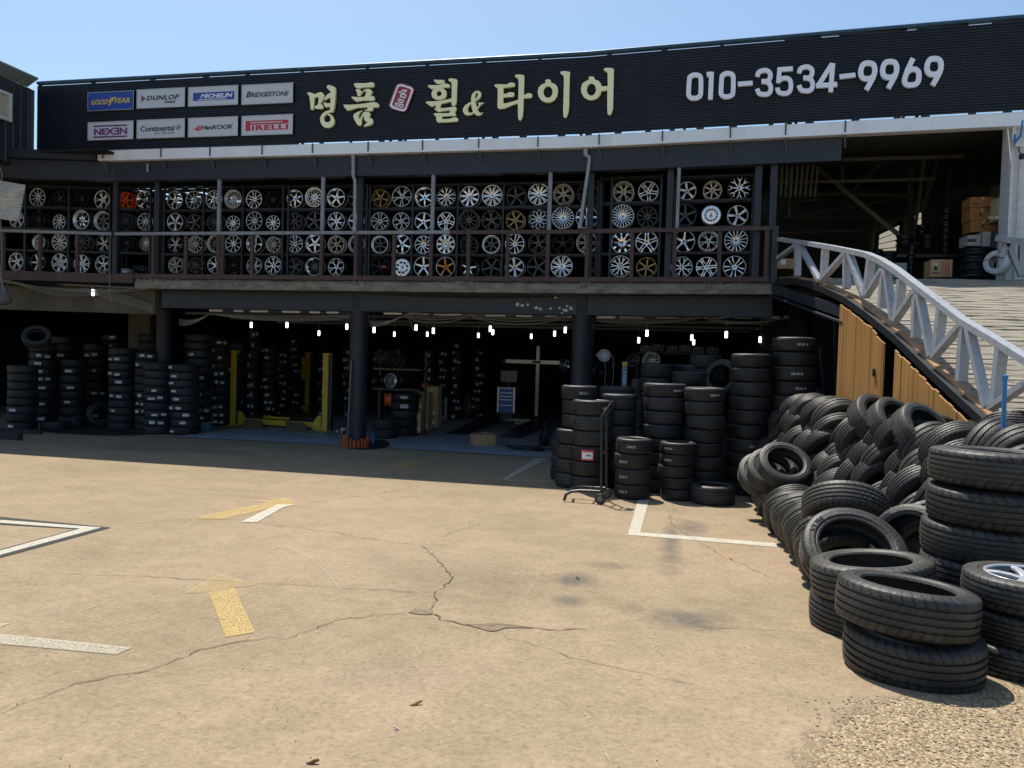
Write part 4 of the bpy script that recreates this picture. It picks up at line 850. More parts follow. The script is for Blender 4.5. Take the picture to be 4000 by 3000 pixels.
    WC[key] = (barrel, lm, fm, cp); return WC[key]
NUMW = {4: 'four', 5: 'five', 6: 'six', 7: 'seven', 8: 'eight', 9: 'nine', 10: 'ten', 12: 'twelve', 15: 'fifteen', 18: 'eighteen', 20: 'twenty'}
KW = {'bar': '-spoke', 'thin': ' thin-spoke', 'double': ' double-spoke', 'fork': ' forked-spoke', 'mesh': '-cross mesh', 'petal': '-petal', 'twist': ' twisted-spoke', 'wide': ' broad-spoke', 'loop': ' looped-spoke', 'holes': '-hole disc'}
def wheel(px, py, rpx, style, face, lip=None, body=None, tyre=False, label='', yoff=.62):
    p = FP(px, py, -yoff); d = (p-O).dot(CAM @ Vector((0, 0, -1))); r = rpx/FPX*d
    lip = lip or face; body = body or ('gunmetal' if face in ('silver', 'bright', 'chrome') else face)
    ms = wheel_meshes(style, face, lip, body); s = r/.235
    t = thing('alloy_wheel', label, 'wheel', p, group='alloy wheels shelved on the balcony racks')
    t.rotation_euler = (math.pi/2+R.uniform(-.02, .02), 0, R.uniform(-.06, .04)); t.scale = (s, s, s*.95)
    spin = R.uniform(-.25, .25) if style[1] > 8 else R.choice([0, .12, -.12, .3, math.pi/style[1]])
    for nm, me in zip(('barrel', 'lip', 'spokes', 'centre_cap'), ms):
        o = obj(nm, me, t); o.rotation_euler = (0, 0, spin)
    return t, r
c1 = lambda x, y, r: (x/2.765, 600+y/2.765, r/2.765)
c2 = lambda x, y, r: (700+x/2.765, 600+y/2.765, r/2.765)
c3 = lambda x, y, r: (1400+x/2.765, 550+y/2.765, r/2.765)
c4 = lambda x, y, r: (2100+x/2.212, 550+y/2.212, r/2.212)
def w_(c, x, y, r, kind, n, face, lip=None, deep=0, body=None): return (*c(x, y, r), (kind, n, deep), face, lip, body)
MK = 'bright'                                    # machined face over a black barrel
ROWS = [[
 w_(c1, 402, 472, 100, 'thin', 10, 'silver', body='black'), w_(c1, 640, 490, 88, 'bar', 6, 'black'), w_(c1, 873, 497, 92, 'thin', 10, 'black'), w_(c1, 1100, 497, 100, 'double', 5, MK, body='black'), w_(c1, 1352, 503, 92, 'bar', 6, 'orange'), w_(c1, 1560, 497, 100, 'bar', 6, 'chrome', deep=1), w_(c1, 1887, 500, 100, 'fork', 5, 'bright', 'silver', body='black'), w_(c1, 2090, 500, 98, 'thin', 10, 'silver', body='black'),
 w_(c2, 155, 500, 96, 'thin', 10, 'silver', body='black') if 0 else w_(c2, 375, 495, 100, 'fork', 8, 'silver', 'silver', body='black'), w_(c2, 580, 490, 102, 'mesh', 12, 'silver', deep=1), w_(c2, 807, 492, 98, 'petal', 5, MK, body='black'), w_(c2, 1013, 500, 95, 'thin', 10, 'black'), w_(c2, 1247, 485, 97, 'bar', 6, 'chrome', deep=1), w_(c2, 1457, 470, 108, 'mesh', 10, 'bright', deep=1), w_(c2, 1693, 475, 103, 'bar', 5, 'bright', 'chrome', 1), w_(c2, 1910, 475, 98, 'bar', 5, 'gunmetal', 'gunmetal'),
 w_(c3, 235, 615, 97, 'bar', 5, 'gold'), w_(c3, 468, 600, 112, 'double', 5, 'silver', 'silver', body='black'), w_(c3, 710, 607, 110, 'bar', 6, 'chrome', deep=1), w_(c3, 948, 603, 112, 'fork', 10, 'bright', 'dark grey', body='black'), w_(c3, 1197, 600, 112, 'wide', 9, 'bright', 'silver'), w_(c3, 1445, 590, 115, 'double', 10, MK, body='black'), w_(c3, 1702, 600, 112, 'bar', 5, 'dark grey'), w_(c3, 1948, 575, 118, 'double', 10, MK, body='black'),
 w_(c4, 220, 460, 88, 'double', 6, 'cream', 'cream'), w_(c4, 430, 455, 92, 'double', 5, 'dark grey'), w_(c4, 742, 440, 92, 'double', 6, 'cream', 'cream'), w_(c4, 957, 437, 88, 'loop', 5, 'silver'), w_(c4, 1290, 432, 80, 'wide', 5, 'silver'), w_(c4, 1512, 425, 80, 'bar', 7, 'cream'), w_(c4, 1745, 405, 98, 'fork', 8, MK, 'black', body='black')],
 [w_(c1, 180, 710, 90, 'double', 5, 'silver'), w_(c1, 405, 718, 92, 'thin', 10, 'black'), w_(c1, 637, 738, 82, 'twist', 9, 'silver'), w_(c1, 873, 715, 108, 'double', 7, 'chrome', 'silver', 1), w_(c1, 1102, 725, 105, 'wide', 6, 'bronze', 'silver', 1), w_(c1, 1355, 733, 92, 'bar', 10, 'dark grey'), w_(c1, 1567, 735, 95, 'bar', 10, 'silver'), w_(c1, 1888, 737, 95, 'wide', 5, 'silver'), w_(c1, 2093, 740, 90, 'bar', 5, 'bronze', 'dark grey'),
 w_(c2, 380, 742, 92, 'bar', 10, 'dark grey'), w_(c2, 582, 752, 82, 'bar', 10, MK, 'silver', body='black'), w_(c2, 808, 725, 100, 'thin', 10, 'silver', body='black'), w_(c2, 1013, 747, 80, 'bar', 10, MK, 'silver', body='black'), w_(c2, 1245, 733, 94, 'fork', 7, 'gunmetal', 'gunmetal'), w_(c2, 1457, 725, 98, 'bar', 5, 'gunmetal', 'gunmetal'), w_(c2, 1695, 728, 98, 'double', 6, 'bright', 'silver'), w_(c2, 1912, 735, 95, 'wide', 5, 'silver'),
 w_(c3, 228, 868, 97, 'petal', 5, 'silver', 'silver', body='dark grey'), w_(c3, 460, 870, 97, 'fork', 6, 'silver'), w_(c3, 700, 870, 98, 'bar', 5, 'bright', 'silver'), w_(c3, 945, 867, 99, 'loop', 5, MK, body='black'), w_(c3, 1188, 853, 110, 'thin', 10, 'bronze', 'bronze', 1), w_(c3, 1435, 857, 107, 'double', 5, 'bronze', 'bronze', body='black'), w_(c3, 1690, 857, 102, 'bar', 6, 'gold'), w_(c3, 1945, 848, 117, 'mesh', 10, 'silver', 'dark grey', body='black'),
 w_(c4, 218, 665, 97, 'thin', 20, 'bright', 'silver'), w_(c4, 425, 660, 97, 'wide', 8, 'chrome', 'silver'), w_(c4, 733, 650, 100, 'thin', 20, 'bright', 'silver'), w_(c4, 948, 655, 90, 'bar', 10, 'dark grey'), w_(c4, 1275, 640, 97, 'bar', 5, 'dark grey'), w_(c4, 1500, 640, 82, 'holes', 15, 'bright', 'silver'), w_(c4, 1730, 645, 88, 'wide', 5, 'silver', 'silver')],
 [w_(c1, 415, 958, 80, 'mesh', 9, 'silver', deep=1), w_(c1, 640, 955, 97, 'fork', 10, 'silver', body='black'), w_(c1, 880, 960, 97, 'bar', 10, 'gunmetal'), w_(c1, 1112, 970, 92, 'double', 5, 'silver', 'dark grey', body='black'), w_(c1, 1365, 970, 88, 'bar', 10, 'black'), w_(c1, 1575, 972, 88, 'thin', 18, 'silver', 'dark grey'), w_(c1, 1890, 975, 90, 'double', 5, 'silver', 'dark grey', body='black'), w_(c1, 2105, 980, 92, 'bar', 10, 'cream', 'silver'),
 w_(c2, 385, 970, 98, 'fork', 9, 'bronze', 'cream', 1), w_(c2, 582, 973, 95, 'thin', 9, MK, 'silver', body='black'), w_(c2, 808, 970, 97, 'bar', 4, 'chrome', deep=1), w_(c2, 1015, 982, 85, 'bar', 10, 'cream', 'silver'), w_(c2, 1247, 977, 92, 'petal', 5, 'silver', 'silver', body='dark grey'), w_(c2, 1457, 970, 100, 'bar', 5, 'bright', 'chrome', 1), w_(c2, 1693, 980, 95, 'fork', 6, 'cream', 'silver'), w_(c2, 1915, 975, 97, 'bar', 5, 'dark grey', 'silver', 1),
 w_(c3, 228, 1120, 97, 'bar', 6, 'gunmetal', 'bright', 1), w_(c3, 468, 1117, 105, 'bar', 5, 'chrome', deep=1), w_(c3, 700, 1122, 98, 'twist', 10, MK, body='black'), w_(c3, 942, 1117, 105, 'loop', 9, MK, body='black'), w_(c3, 1187, 1125, 97, 'thin', 10, 'dark grey'), w_(c3, 1433, 1118, 100, 'bar', 6, 'gunmetal', 'bright', 1), w_(c3, 1687, 1112, 108, 'petal', 5, MK, body='black'), w_(c3, 1943, 1108, 110, 'double', 5, 'bronze', 'bronze', body='black'),
 w_(c4, 215, 885, 92, 'double', 5, 'black'), w_(c4, 425, 880, 92, 'double', 6, 'cream', 'silver'), w_(c4, 728, 877, 95, 'wide', 9, 'chrome', 'silver'), w_(c4, 942, 877, 97, 'loop', 5, MK, body='dark grey'), w_(c4, 1262, 868, 97, 'bar', 5, MK, 'silver', body='black'), w_(c4, 1478, 865, 90, 'double', 5, 'silver', 'silver', 1), w_(c4, 1715, 860, 100, 'bar', 15, MK, 'silver', body='black')],
 [w_(c1, 172, 1165, 97, 'double', 5, 'silver'), w_(c1, 403, 1175, 95, 'bar', 5, 'silver', 'gunmetal', body='black'), w_(c1, 642, 1180, 103, 'loop', 6, 'silver'), w_(c1, 880, 1190, 100, 'double', 7, 'bright', 'silver', body='black'), w_(c1, 1108, 1195, 98, 'fork', 5, 'bright', 'silver'), w_(c1, 1893, 1205, 88, 'bar', 6, 'cream'), w_(c1, 2108, 1205, 85, 'bar', 10, 'bronze', 'gunmetal'),
 w_(c2, 390, 1203, 95, 'double', 5, MK, 'silver', body='black'), w_(c2, 582, 1205, 92, 'thin', 10, 'black'), w_(c2, 808, 1213, 93, 'double', 6, 'silver', 'silver'), w_(c2, 1013, 1208, 100, 'fork', 7, MK, 'silver', body='black'), w_(c2, 1245, 1222, 92, 'double', 5, 'gunmetal', 'gunmetal'), w_(c2, 1457, 1220, 98, 'bar', 10, 'gunmetal', 'chrome', 1), w_(c2, 1693, 1225, 95, 'fork', 5, MK, 'silver', body='black'), w_(c2, 1985, 1225, 90, 'bar', 6, 'black'),
 w_(c3, 235, 1360, 105, 'bar', 6, 'black'), w_(c3, 470, 1370, 97, 'holes', 8, 'bright', 'silver'), w_(c3, 700, 1360, 110, 'bar', 5, MK, 'silver', body='black'), w_(c3, 940, 1362, 108, 'bar', 5, 'copper', 'silver', body='black'), w_(c3, 1187, 1372, 102, 'bar', 5, 'bright', 'black', 1), w_(c3, 1433, 1363, 110, 'bar', 5, 'dark grey'), w_(c3, 1683, 1367, 107, 'wide', 6, 'silver', 'silver'), w_(c3, 1930, 1362, 112, 'bar', 5, 'dark grey'),
 w_(c4, 207, 1085, 95, 'double', 10, MK, body='black'), w_(c4, 470, 1115, 70, 'mesh', 9, 'black'), w_(c4, 715, 1085, 95, 'fork', 10, MK, 'silver', body='black'), w_(c4, 940, 1093, 88, 'bar', 6, 'gold'), w_(c4, 1245, 1093, 93, 'fork', 8, MK, 'silver', body='black'), w_(c4, 1460, 1093, 90, 'loop', 6, MK, body='black'), w_(c4, 1703, 1090, 97, 'petal', 5, MK, 'silver', body='black')]]
BAYS = [(0, 440, 'leftmost bay'), (440, 606, 'narrow orange-wheel bay'), (606, 858, 'bay under the skylight'), (858, 1262, 'bay left of the straight downpipe'), (1262, 1400, 'bay behind the straight downpipe'), (1400, 1690, 'bay right of the straight downpipe'), (1690, 2148, 'bay left of the slanting downpipe'), (2148, 2340, 'bay behind the slanting downpipe'), (2340, 2640, 'two-wheel bay right of downpipes'), (2640, 3100, 'rightmost bay')]
RN_ = ['top shelf', 'second shelf', 'third shelf', 'bottom shelf']
SHZ = {}
for ri_, row in enumerate(ROWS):
    for a, b_, bn in BAYS:
        ws_ = [w for w in row if a <= w[0] < b_]
        for i, (px, py, rp, sty, face, lip, body) in enumerate(ws_):
            col_ = {'bright': 'bright silver', 'gunmetal': 'gunmetal grey', 'copper': 'orange and silver', 'cream': 'pale champagne'}.get(face, face)
            pos = '' if len(ws_) == 1 else (ORD[i+1]+' on' if len(ws_) > 2 else ('left one on' if i == 0 else 'right one on'))
            lab = f"{col_} {NUMW[sty[1]]}{KW[sty[0]]} wheel, {pos or 'alone on'} the {RN_[ri_]}, {bn}"
            t, r = wheel(px, py, rp, sty, face, lip, body, label=lab)
            SHZ.setdefault((ri_, bn), []).append((t.location.x, t.location.y, t.location.z-r))
# a few extras on or behind the wheels
q = FP(1400+283/2.765, 550+1362/2.765, -.59); tag(MB().box(q+Vector((0, -.03, 0)), (.11, .01, .04)).build('red_tag', M_red), 'red tag on a spoke of the black bottom-shelf wheel', 'tag')
# racks
def rack(x0, x1, name_bay, zs, vx, lab):
    t = thing('wheel_rack', lab, 'rack', ((x0+x1)/2, FY((x0+x1)/2)+.7, 3.66), group='steel racks holding the alloy wheels')
    k = MB(); P2 = [(x, FY(x)) for x in (x0, (x0+x1)/2, x1)]
    for z in zs:
        for off in (-.60, -.80): MB().strip(P2, [(off, z-.035), (off, z), (off-.03, z), (off-.03, z-.035)]).build('shelf_bar', M_rack, t)
    for x in vx:
        u = MB(); u.box((x, FY(x)+.585, (3.69+zs[-1])/2), (.04, .04, zs[-1]-3.69+.03)); u.box((x, FY(x)+1.0, (3.69+zs[-1])/2), (.04, .04, zs[-1]-3.69+.03)); u.build('upright', M_rack, t)
def zat(px, py): return FP(px, py, -.6).z
def xat(px, py=850): return FP(px, py, -.6).x
zs1 = [zat(300, 812), zat(300, 893)+.0, zat(300, 980), zat(300, 728)]
def rows(px0, pys): return sorted(zat(px0, y) for y in pys)
rack(xat(2), xat(436), 0, rows(250, (1063, 978, 893, 808, 727)), [xat(101), xat(271), xat(432)], 'black steel wheel rack in the leftmost bay')
rack(xat(447), xat(592), 0, rows(520, (1066, 985, 902, 815, 730)), [xat(450), xat(590)], 'narrow black rack holding the orange wheel')
rack(xat(625), xat(1120), 0, rows(850, (1072, 989, 903, 816, 728)), [xat(644), xat(797), xat(950), xat(1107)], 'wide black rack under the skylight')
rack(xat(1125), xat(1436), 0, rows(1300, (1076, 990, 902, 812, 722)), [xat(1128), xat(1434)], 'black rack behind the straight downpipe')
rack(xat(1443), xat(2336), 0, rows(1900, (1084, 992, 902, 806, 715)), [xat(1446), xat(1613), xat(1789), xat(1966), xat(2140), xat(2334)], 'long black rack between the two downpipes')
rack(xat(2342), xat(2582), 0, rows(2480, (1084, 986, 890, 787, 688)), [xat(2345), xat(2387), xat(2579)], 'black rack two wheels wide right of the downpipes')
rack(xat(2630), xat(2948), 0, rows(2800, (1086, 982, 882, 777, 683)), [xat(2634), xat(2945)], 'black rack three wheels wide in the rightmost bay')
# white carton and a lying dark wheel in the narrow bay
q = PY(500, 1052, 15.9); MB_ = MB().box((0, 0, .10), (.20, .2, .2)); o = thing('small_carton', 'small pale carton on the balcony floor under the orange wheel', 'box', (q.x, 15.9, 3.70)); MB_.build('box', mat('pale blue carton', (.30, .38, .48), .7), o, fix=False); MB().box((-.02, -.101, .11), (.1, .004, .07)).build('printed_label', M_paper, o, fix=False)
q = PY(553, 1050, 16.1); t, r = wheel(553, 1048, 30, ('bar', 10, 0), 'black', label='black wheel lying tilted on the floor beside the pale carton', yoff=.8); t.rotation_euler = (.35, .25, .3)
# ------------------------------------------------------------------ tyres
TC = {}
def tyre_mesh(key, Ro, Wd, rim, m, seg=56, groove=4, gd=.012, block=0):
    if key in TC: return TC[key]
    hW = Wd/2; h = Ro-rim; half = [(rim, -.80*hW), (rim+.006, -.90*hW), (rim+.018, -.93*hW), (rim+.022, -.91*hW), (rim+.30*h, -.99*hW), (rim+.36*h, -1.0*hW), (rim+.40*h, -.985*hW), (rim+.62*h, -.985*hW), (rim+.66*h, -.965*hW), (Ro-.030, -.94*hW), (Ro-.014, -.88*hW), (Ro-.006, -.80*hW)]
    tw = .78*hW; tread = []
    gs = {4: (-.62, -.21, .21, .62), 3: (-.5, 0, .5), 5: (-.72, -.36, 0, .36, .72), 2: (-.34, .34)}[groove]
    crown = lambda z: Ro-.010*(z/hW)**2
    for gq in gs:
        z = gq*tw; gw = .0070 if groove > 3 else .0095
        tread += [(crown(z)-.0005, z-gw), (crown(z)-gd, z-gw*.7), (crown(z)-gd, z+gw*.7), (crown(z)-.0005, z+gw)]
    outer = half+tread+[(r, -z) for r, z in half[::-1]]
    inner = [(rim+.02, .80*hW), (rim+.5*h, .90*hW), (Ro-.03, .74*hW), (Ro-.022, 0), (Ro-.03, -.74*hW), (rim+.5*h, -.90*hW), (rim+.02, -.80*hW)]
    prof = outer+inner; mb = MB().lathe(prof, seg)
    me = bpy.data.meshes.new('tyre'); me.from_pydata(mb.v, [], mb.f); me.materials.append(m)
    uvl = me.uv_layers.new(name='UVMap'); mm = len(prof); vv = [(.5+z/Wd) if i < len(outer) and r > Ro-.045 else -1 for i, (r, z) in enumerate(prof)]
    for p in me.polygons:
        k = p.index//mm
        for li in p.loop_indices:
            vi = me.loops[li].vertex_index; a = vi//mm; u = a/seg
            if k == seg-1 and a == 0: u = 1.0
            uvl.data[li].uv = (u, vv[vi % mm])
    fin(me); sharp(me, 40); TC[key] = me; return me
T_NEW = [tyre_mesh('n%d' % i, .325, .215, .205, M_tnew, 48, g_) for i, g_ in enumerate((4, 3, 5))]
T_USED = [tyre_mesh('u%d' % i, .325, .215, .21, M_tused, 56, g_) for i, g_ in enumerate((4, 3, 5))]
T_OLD = [tyre_mesh('o0', .325, .215, .212, M_told, 72, 4, .012), tyre_mesh('o1', .325, .215, .218, M_tslash, 72, 2, .010), tyre_mesh('o2', .325, .215, .212, M_told, 72, 5, .010), tyre_mesh('o3', .325, .235, .205, M_told, 72, 3, .013)]
STK = {}
def sticker_mesh(kind, w, h):
    key = (kind, w, h)
    if key in STK: return STK[key]
    r = .3285; n = 8; a = w/r; me = MB(); cols = []
    def patch_(a0, a1, z0, z1, rr, k=n):
        o = len(me.v)
        for i in range(k+1):
            t = a0+(a1-a0)*i/k
            for z in (z0, z1): me.v.append((rr*math.sin(t), -rr*math.cos(t), z))
        for i in range(k): me.f.append((o+2*i, o+2*i+2, o+2*i+3, o+2*i+1))
        return k
    nf = [(0, patch_(-a/2, a/2, -h/2, h/2, r))]
    if kind == 0: nf += [(1, patch_(-a*.42, -a*.05, -h*.25, h*.28, r+.001)), (2, patch_(a*.05, a*.42, -h*.1, h*.25, r+.001)), (2, patch_(a*.05, a*.38, -h*.32, -h*.2, r+.001))]
    elif kind == 1: nf += [(3, patch_(a*.18, a*.45, -h*.36, h*.36, r+.001)), (2, patch_(-a*.40, a*.1, -h*.1, h*.15, r+.001))]
    elif kind == 2: nf += [(4, patch_(-a*.48, a*.48, h*.2, h*.46, r+.001)), (2, patch_(-a*.4, a*.4, -h*.25, 0, r+.001))]
    elif kind == 3: nf += [(5, patch_(-a*.46, -a*.2, -h*.4, h*.4, r+.001)), (2, patch_(-a*.1, a*.4, -h*.2, h*.2, r+.001))]
    else: nf += [(4, patch_(-a*.5, a*.5, h*.30, h*.5, r+.001)), (4, patch_(-a*.5, a*.5, -h*.5, -h*.36, r+.001)), (4, patch_(-a*.5, -a*.43, -h*.36, h*.3, r+.001)), (4, patch_(a*.43, a*.5, -h*.36, h*.3, r+.001)), (2, patch_(-a*.1, a*.3, -h*.1, h*.06, r+.0012))]
    m = me.mesh('sticker', M_paper)
    for c in (mat('sticker blue', (.12, .25, .45), .6), mat('sticker grey print', (.22, .24, .26), .6), mat('sticker pale gold', (.45, .38, .16), .6), mat('sticker red', (.55, .06, .05), .6), mat('sticker violet', (.14, .03, .32), .6)): m.materials.append(c)
    ix = []
    for k, c in nf: ix += [k]*c
    for p, k in zip(m.polygons, ix): p.material_index = k
    STK[key] = m; return m
NT = [0]; TYRES = []
def tyre(p, mesh, label, sxy=1.0, sz=1.0, rot=None, group=None, sticker=None, chalk=None):
    o = obj('tyre', mesh); o.location = p; o.scale = (sxy, sxy, sz); NT[0] += 1; TYRES.append(o)
    if rot is not None: o.rotation_mode = 'QUATERNION'; o.rotation_quaternion = rot
    tag(o, label, 'tyre', group or 'tyres')
    for ang, kind, w, h, dz in (sticker or []):
        s = obj('sticker', sticker_mesh(kind, w, h), o); s.rotation_euler = (0, 0, ang); s.location = (0, 0, dz)
    if chalk:
        s, ang, dz = chalk; me = text2d(s, 0, M_chalk, .012); xs = [v.co.x for v in me.vertices]; w = max(xs)-min(xs); k = .050
        for v in me.vertices:
            a = (v.co.x-min(xs)-w/2)*k*.8/.327; v.co = (.3285*math.sin(a), -.3285*math.cos(a), v.co.y*k)
        c = obj('chalk_marking', me, o); c.rotation_euler = (0, 0, ang); c.location = (0, 0, dz)
    return o
QI = Matrix.Identity(3).to_quaternion()
def upr(a=None, tilt=0, td=0):
    q = Matrix.Rotation(R.uniform(0, 6.28) if a is None else a, 3, 'Z')
    if tilt: q = Matrix.Rotation(tilt, 3, Vector((math.cos(td), math.sin(td), 0))) @ q
    return q.to_quaternion()
def stack(xl, xr, top, bot, n, desc, meshes=T_USED, lean=(0, 0), group='stacked tyres', stick=None, chalk=None, Y=None, seat=0.0, jit=.010):
    """one stack: photo x-extent, top and bottom rows, number of tyres; bottom row gives its place on the floor"""
    cx = (xl+xr)/2; g_ = G(cx, bot) if Y is None else PY(cx, bot, Y)
    d = (g_-O).dot(CAM @ Vector((0, 0, -1))); r = (xr-xl)/2/FPX*d*1.02; z0 = gz(g_.y)+seat if Y is None or seat == 0 else seat
    c = Vector((g_.x, g_.y+(r if Y is None else 0), 0)); s = r/.325
    zt = PY(cx, top, c.y-r*.8).z; hh = (zt-z0)/n
    view = math.atan2(c.x, c.y)
    for i in range(n):
        lx, ly = lean[0]*i/n+R.gauss(0, jit), lean[1]*i/n+R.gauss(0, jit)
        k = 1+R.uniform(-.025, .02)
        st = None
        if stick and i in stick: st = [(-view*0+a, kd, w, h, R.uniform(-.02, .02)) for a, kd, w, h in stick[i]]
        ck = None
        if chalk and i in chalk: ck = (chalk[i][0], chalk[i][1], -.02)
        where = 'top tyre' if i == n-1 else 'bottom tyre' if i == 0 else ORD[i+1]+' tyre up'
        col_ = 'black tyre' if meshes is T_NEW else 'used tyre'
        o = tyre((c.x+lx, c.y+ly, z0+hh*(i+.5)), R.choice(meshes), f"{where} in {desc}" if n > 1 else desc, s*k, hh/.215*.995, upr(0 if (st or ck) else None, R.uniform(0, .012), R.uniform(0, 6)), group, st, ck)
    return c, r, zt
g8 = lambda x: 2100+x/1.843
h8 = lambda y: 1150+y/1.843
def S8(xl, xr, top, bot, n, desc, **k): return stack(g8(xl), g8(xr), h8(top), h8(bot), n, desc, **k)
# ---- used tyre stacks at the right around the hand truck
S8(140, 398, 655, 1385, 7, 'the seven-high stack left behind the hand truck', chalk={6: ('205 60 15', .35, 0)})
S8(82, 250, 1060, 1340, 3, 'the low stack at the shop floor edge')
S8(105, 365, 972, 1398, 4, 'the four-high stack left of the hand truck')
S8(214, 503, 762, 1425, 6, 'the six-high stack behind the hand truck', chalk={5: ('225 45 18', .95, 0)}, stick={2: [(-.05, 4, .20, .15)]})
S8(408, 664, 664, 1360, 7, 'the stack behind the hand truck handle, farther')
S8(408, 681, 716, 1400, 6, 'the stack right behind the hand truck handle', lean=(.02, 0))
S8(540, 803, 1042, 1482, 4, 'the four-high chalked stack right of the hand truck', chalk={3: ('215 45 17', -.1, 0), 2: ('225 50 17', -.45, 0), 1: ('225 45 17', -.5, 0), 0: ('215 55 17', -.5, 0)})
S8(725, 1035, 640, 1435, 8, 'the eight-high stack with a lit left edge', lean=(.03, 0), chalk={7: ('245 45 19', .65, 0)})
S8(870, 1122, 1068, 1492, 5, 'the five-high stack of thin tyres', chalk={4: ('175 50 15', -.55, 0), 3: ('175 80 15', -.55, 0)})
S8(1045, 1330, 672, 1470, 8, 'the eight-high stack behind the thin tyres', chalk={7: ('235 55 19', .5, 0)})
S8(1345, 1635, 424, 1452, 10, 'the ten-high stack near the timber wall', lean=(.07, .02), chalk={1: ('275', .2, 0), 2: ('235 60 18', .3, 0), 3: ('225 45 18', .3, 0)})
z2 = lambda x: 2950+x/1.951
v2 = lambda y: 850+y/1.951
stack(z2(88), z2(420), v2(908), 1945, 11, 'the tallest stack beside the timber wall', lean=(.07, .02), chalk={10: ('245 60 18', .2, 0), 8: ('265 60 18', .0, 0), 7: ('245 45 18', .2, 0)})
stack(z2(408), z2(632), v2(1303), 1880, 6, 'the low stack against the timber boards', meshes=T_NEW)
S8(1115, 1440, 1385, 1530, 1, 'single used tyre lying flat in front of the stacks', group='used tyres on the yard')
S8(713, 962, 498, 1300, 8, 'the back stack below the wire wheels'); S8(945, 1218, 553, 1330, 8, 'the back stack with a wide pale top')
S8(957, 1228, 503, 1290, 8, 'the back stack hidden behind the pale top'); S8(1075, 1308, 436, 1300, 9, 'the back stack left of the ten-high stack')
S8(652, 740, 608, 1280, 7, 'the narrow back stack beside the banner'); S8(680, 760, 757, 1290, 5, 'the shaded back stack left of the lit stack')
q = D(g8(1330), h8(600), 13.6); tyre(q, T_USED[0], 'used tyre standing on the back stacks with its hole showing', 1.0, 1.0, Vector((-.45, -.85, .25)).to_track_quat('Z', 'Y'), 'stacked tyres')
q = G(2128, 1745); tyre((q.x, q.y+.1, .30), T_NEW[0], 'black tyre leaning upright by the hose coil', .95, 1, Vector((-.95, -.3, .25)).to_track_quat('Z', 'Y'), 'tyres around the shop floor')
# ---- new tyre stacks of the left bay with paper stickers
c5 = lambda x: x/2.2125
e5 = lambda y: 1050+y/2.2125
def st_rand(n, p, wd=.15):
    d = {}
    for i in range(n):
        if R.random() < min(.95, p*1.25):
            k = R.choice((0, 0, 0, 1, 1, 2, 3)); a = R.uniform(-.45, .75); d[i] = [(a, k, R.uniform(.10, .17), R.uniform(.05, .075))]
            if R.random() < .45: d[i].append((a+.62, 0, .12, .06))
    return d
def S5(xl, xr, top, bot, n, desc, p=.5, **k): return stack(c5(xl), c5(xr), e5(top), e5(bot), n, desc, meshes=T_NEW, stick=st_rand(n, p), group='stacked new tyres with stickers', **k)
S5(-25, 212, 832, 1398, 8, 'the new-tyre stack cut by the left edge', .2)
S5(170, 385, 645, 1335, 10, 'the stickered stack second from the left edge', .95)
S5(408, 645, 775, 1330, 8, 'the plain stack third from the left edge', .4)
S5(352, 562, 580, 1300, 11, 'the back stack behind the plain stack', .2)
S5(640, 842, 642, 1300, 10, 'the back stack left of the tall bare stack', .5)
S5(800, 1000, 562, 1290, 11, 'the back stack in front of the concrete pier', .5)
S5(862, 1098, 682, 1393, 11, 'the eleven-high stack left of the pier', .45, lean=(-.02, 0))
S5(1095, 1312, 720, 1405, 10, 'the stack just right of the pier', .55)
S5(1120, 1325, 562, 1330, 11, 'the back stack under the pier top', .3)
S5(1172, 1402, 805, 1432, 9, 'the leaning stack left of the first column', .45, lean=(-.05, 0))
S5(1385, 1640, 822, 1438, 9, 'the front stack at the first column', .8, lean=(-.05, 0))
S5(1525, 1757, 560, 1395, 12, 'the twelve-high stack right of the first column', .5, lean=(-.03, 0))
c6 = lambda x: 700+x/2.37
e6 = lambda y: 1100+y/2.37
def S6(xl, xr, top, bot, n, desc, p=.5, **k): return stack(c6(xl), c6(xr), e6(top), e6(bot), n, desc, meshes=T_NEW, stick=st_rand(n, p), group='stacked new tyres with stickers', **k)
S6(212, 387, 520, 1340, 11, 'the stack behind the cardboard tube', .8)
S6(398, 575, 562, 1290, 10, 'the plain stack left of the yellow lift', .1)
S5(268, 492, 1318, 1398, 1, 'new tyre lying flat in front of the left stacks', 0); S5(432, 642, 1280, 1378, 1, 'new tyre lying flat right of another flat one', 0)
q = D(c5(318), e5(590), 17.0); tyre(q, T_NEW[1], 'black tyre perched tilted on top of the stickered stack', .88, .9, Vector((.45, -.62, .62)).to_track_quat('Z', 'Y'), 'stacked new tyres with stickers')
q = G(c5(832), e5(1375)); tyre((q.x, q.y+.12, .325), T_NEW[0], 'black tyre standing upright against the eleven-high stack', 1.0, .9, Vector((.93, -.42, .12)).to_track_quat('Z', 'Y'), 'tyres around the shop floor')
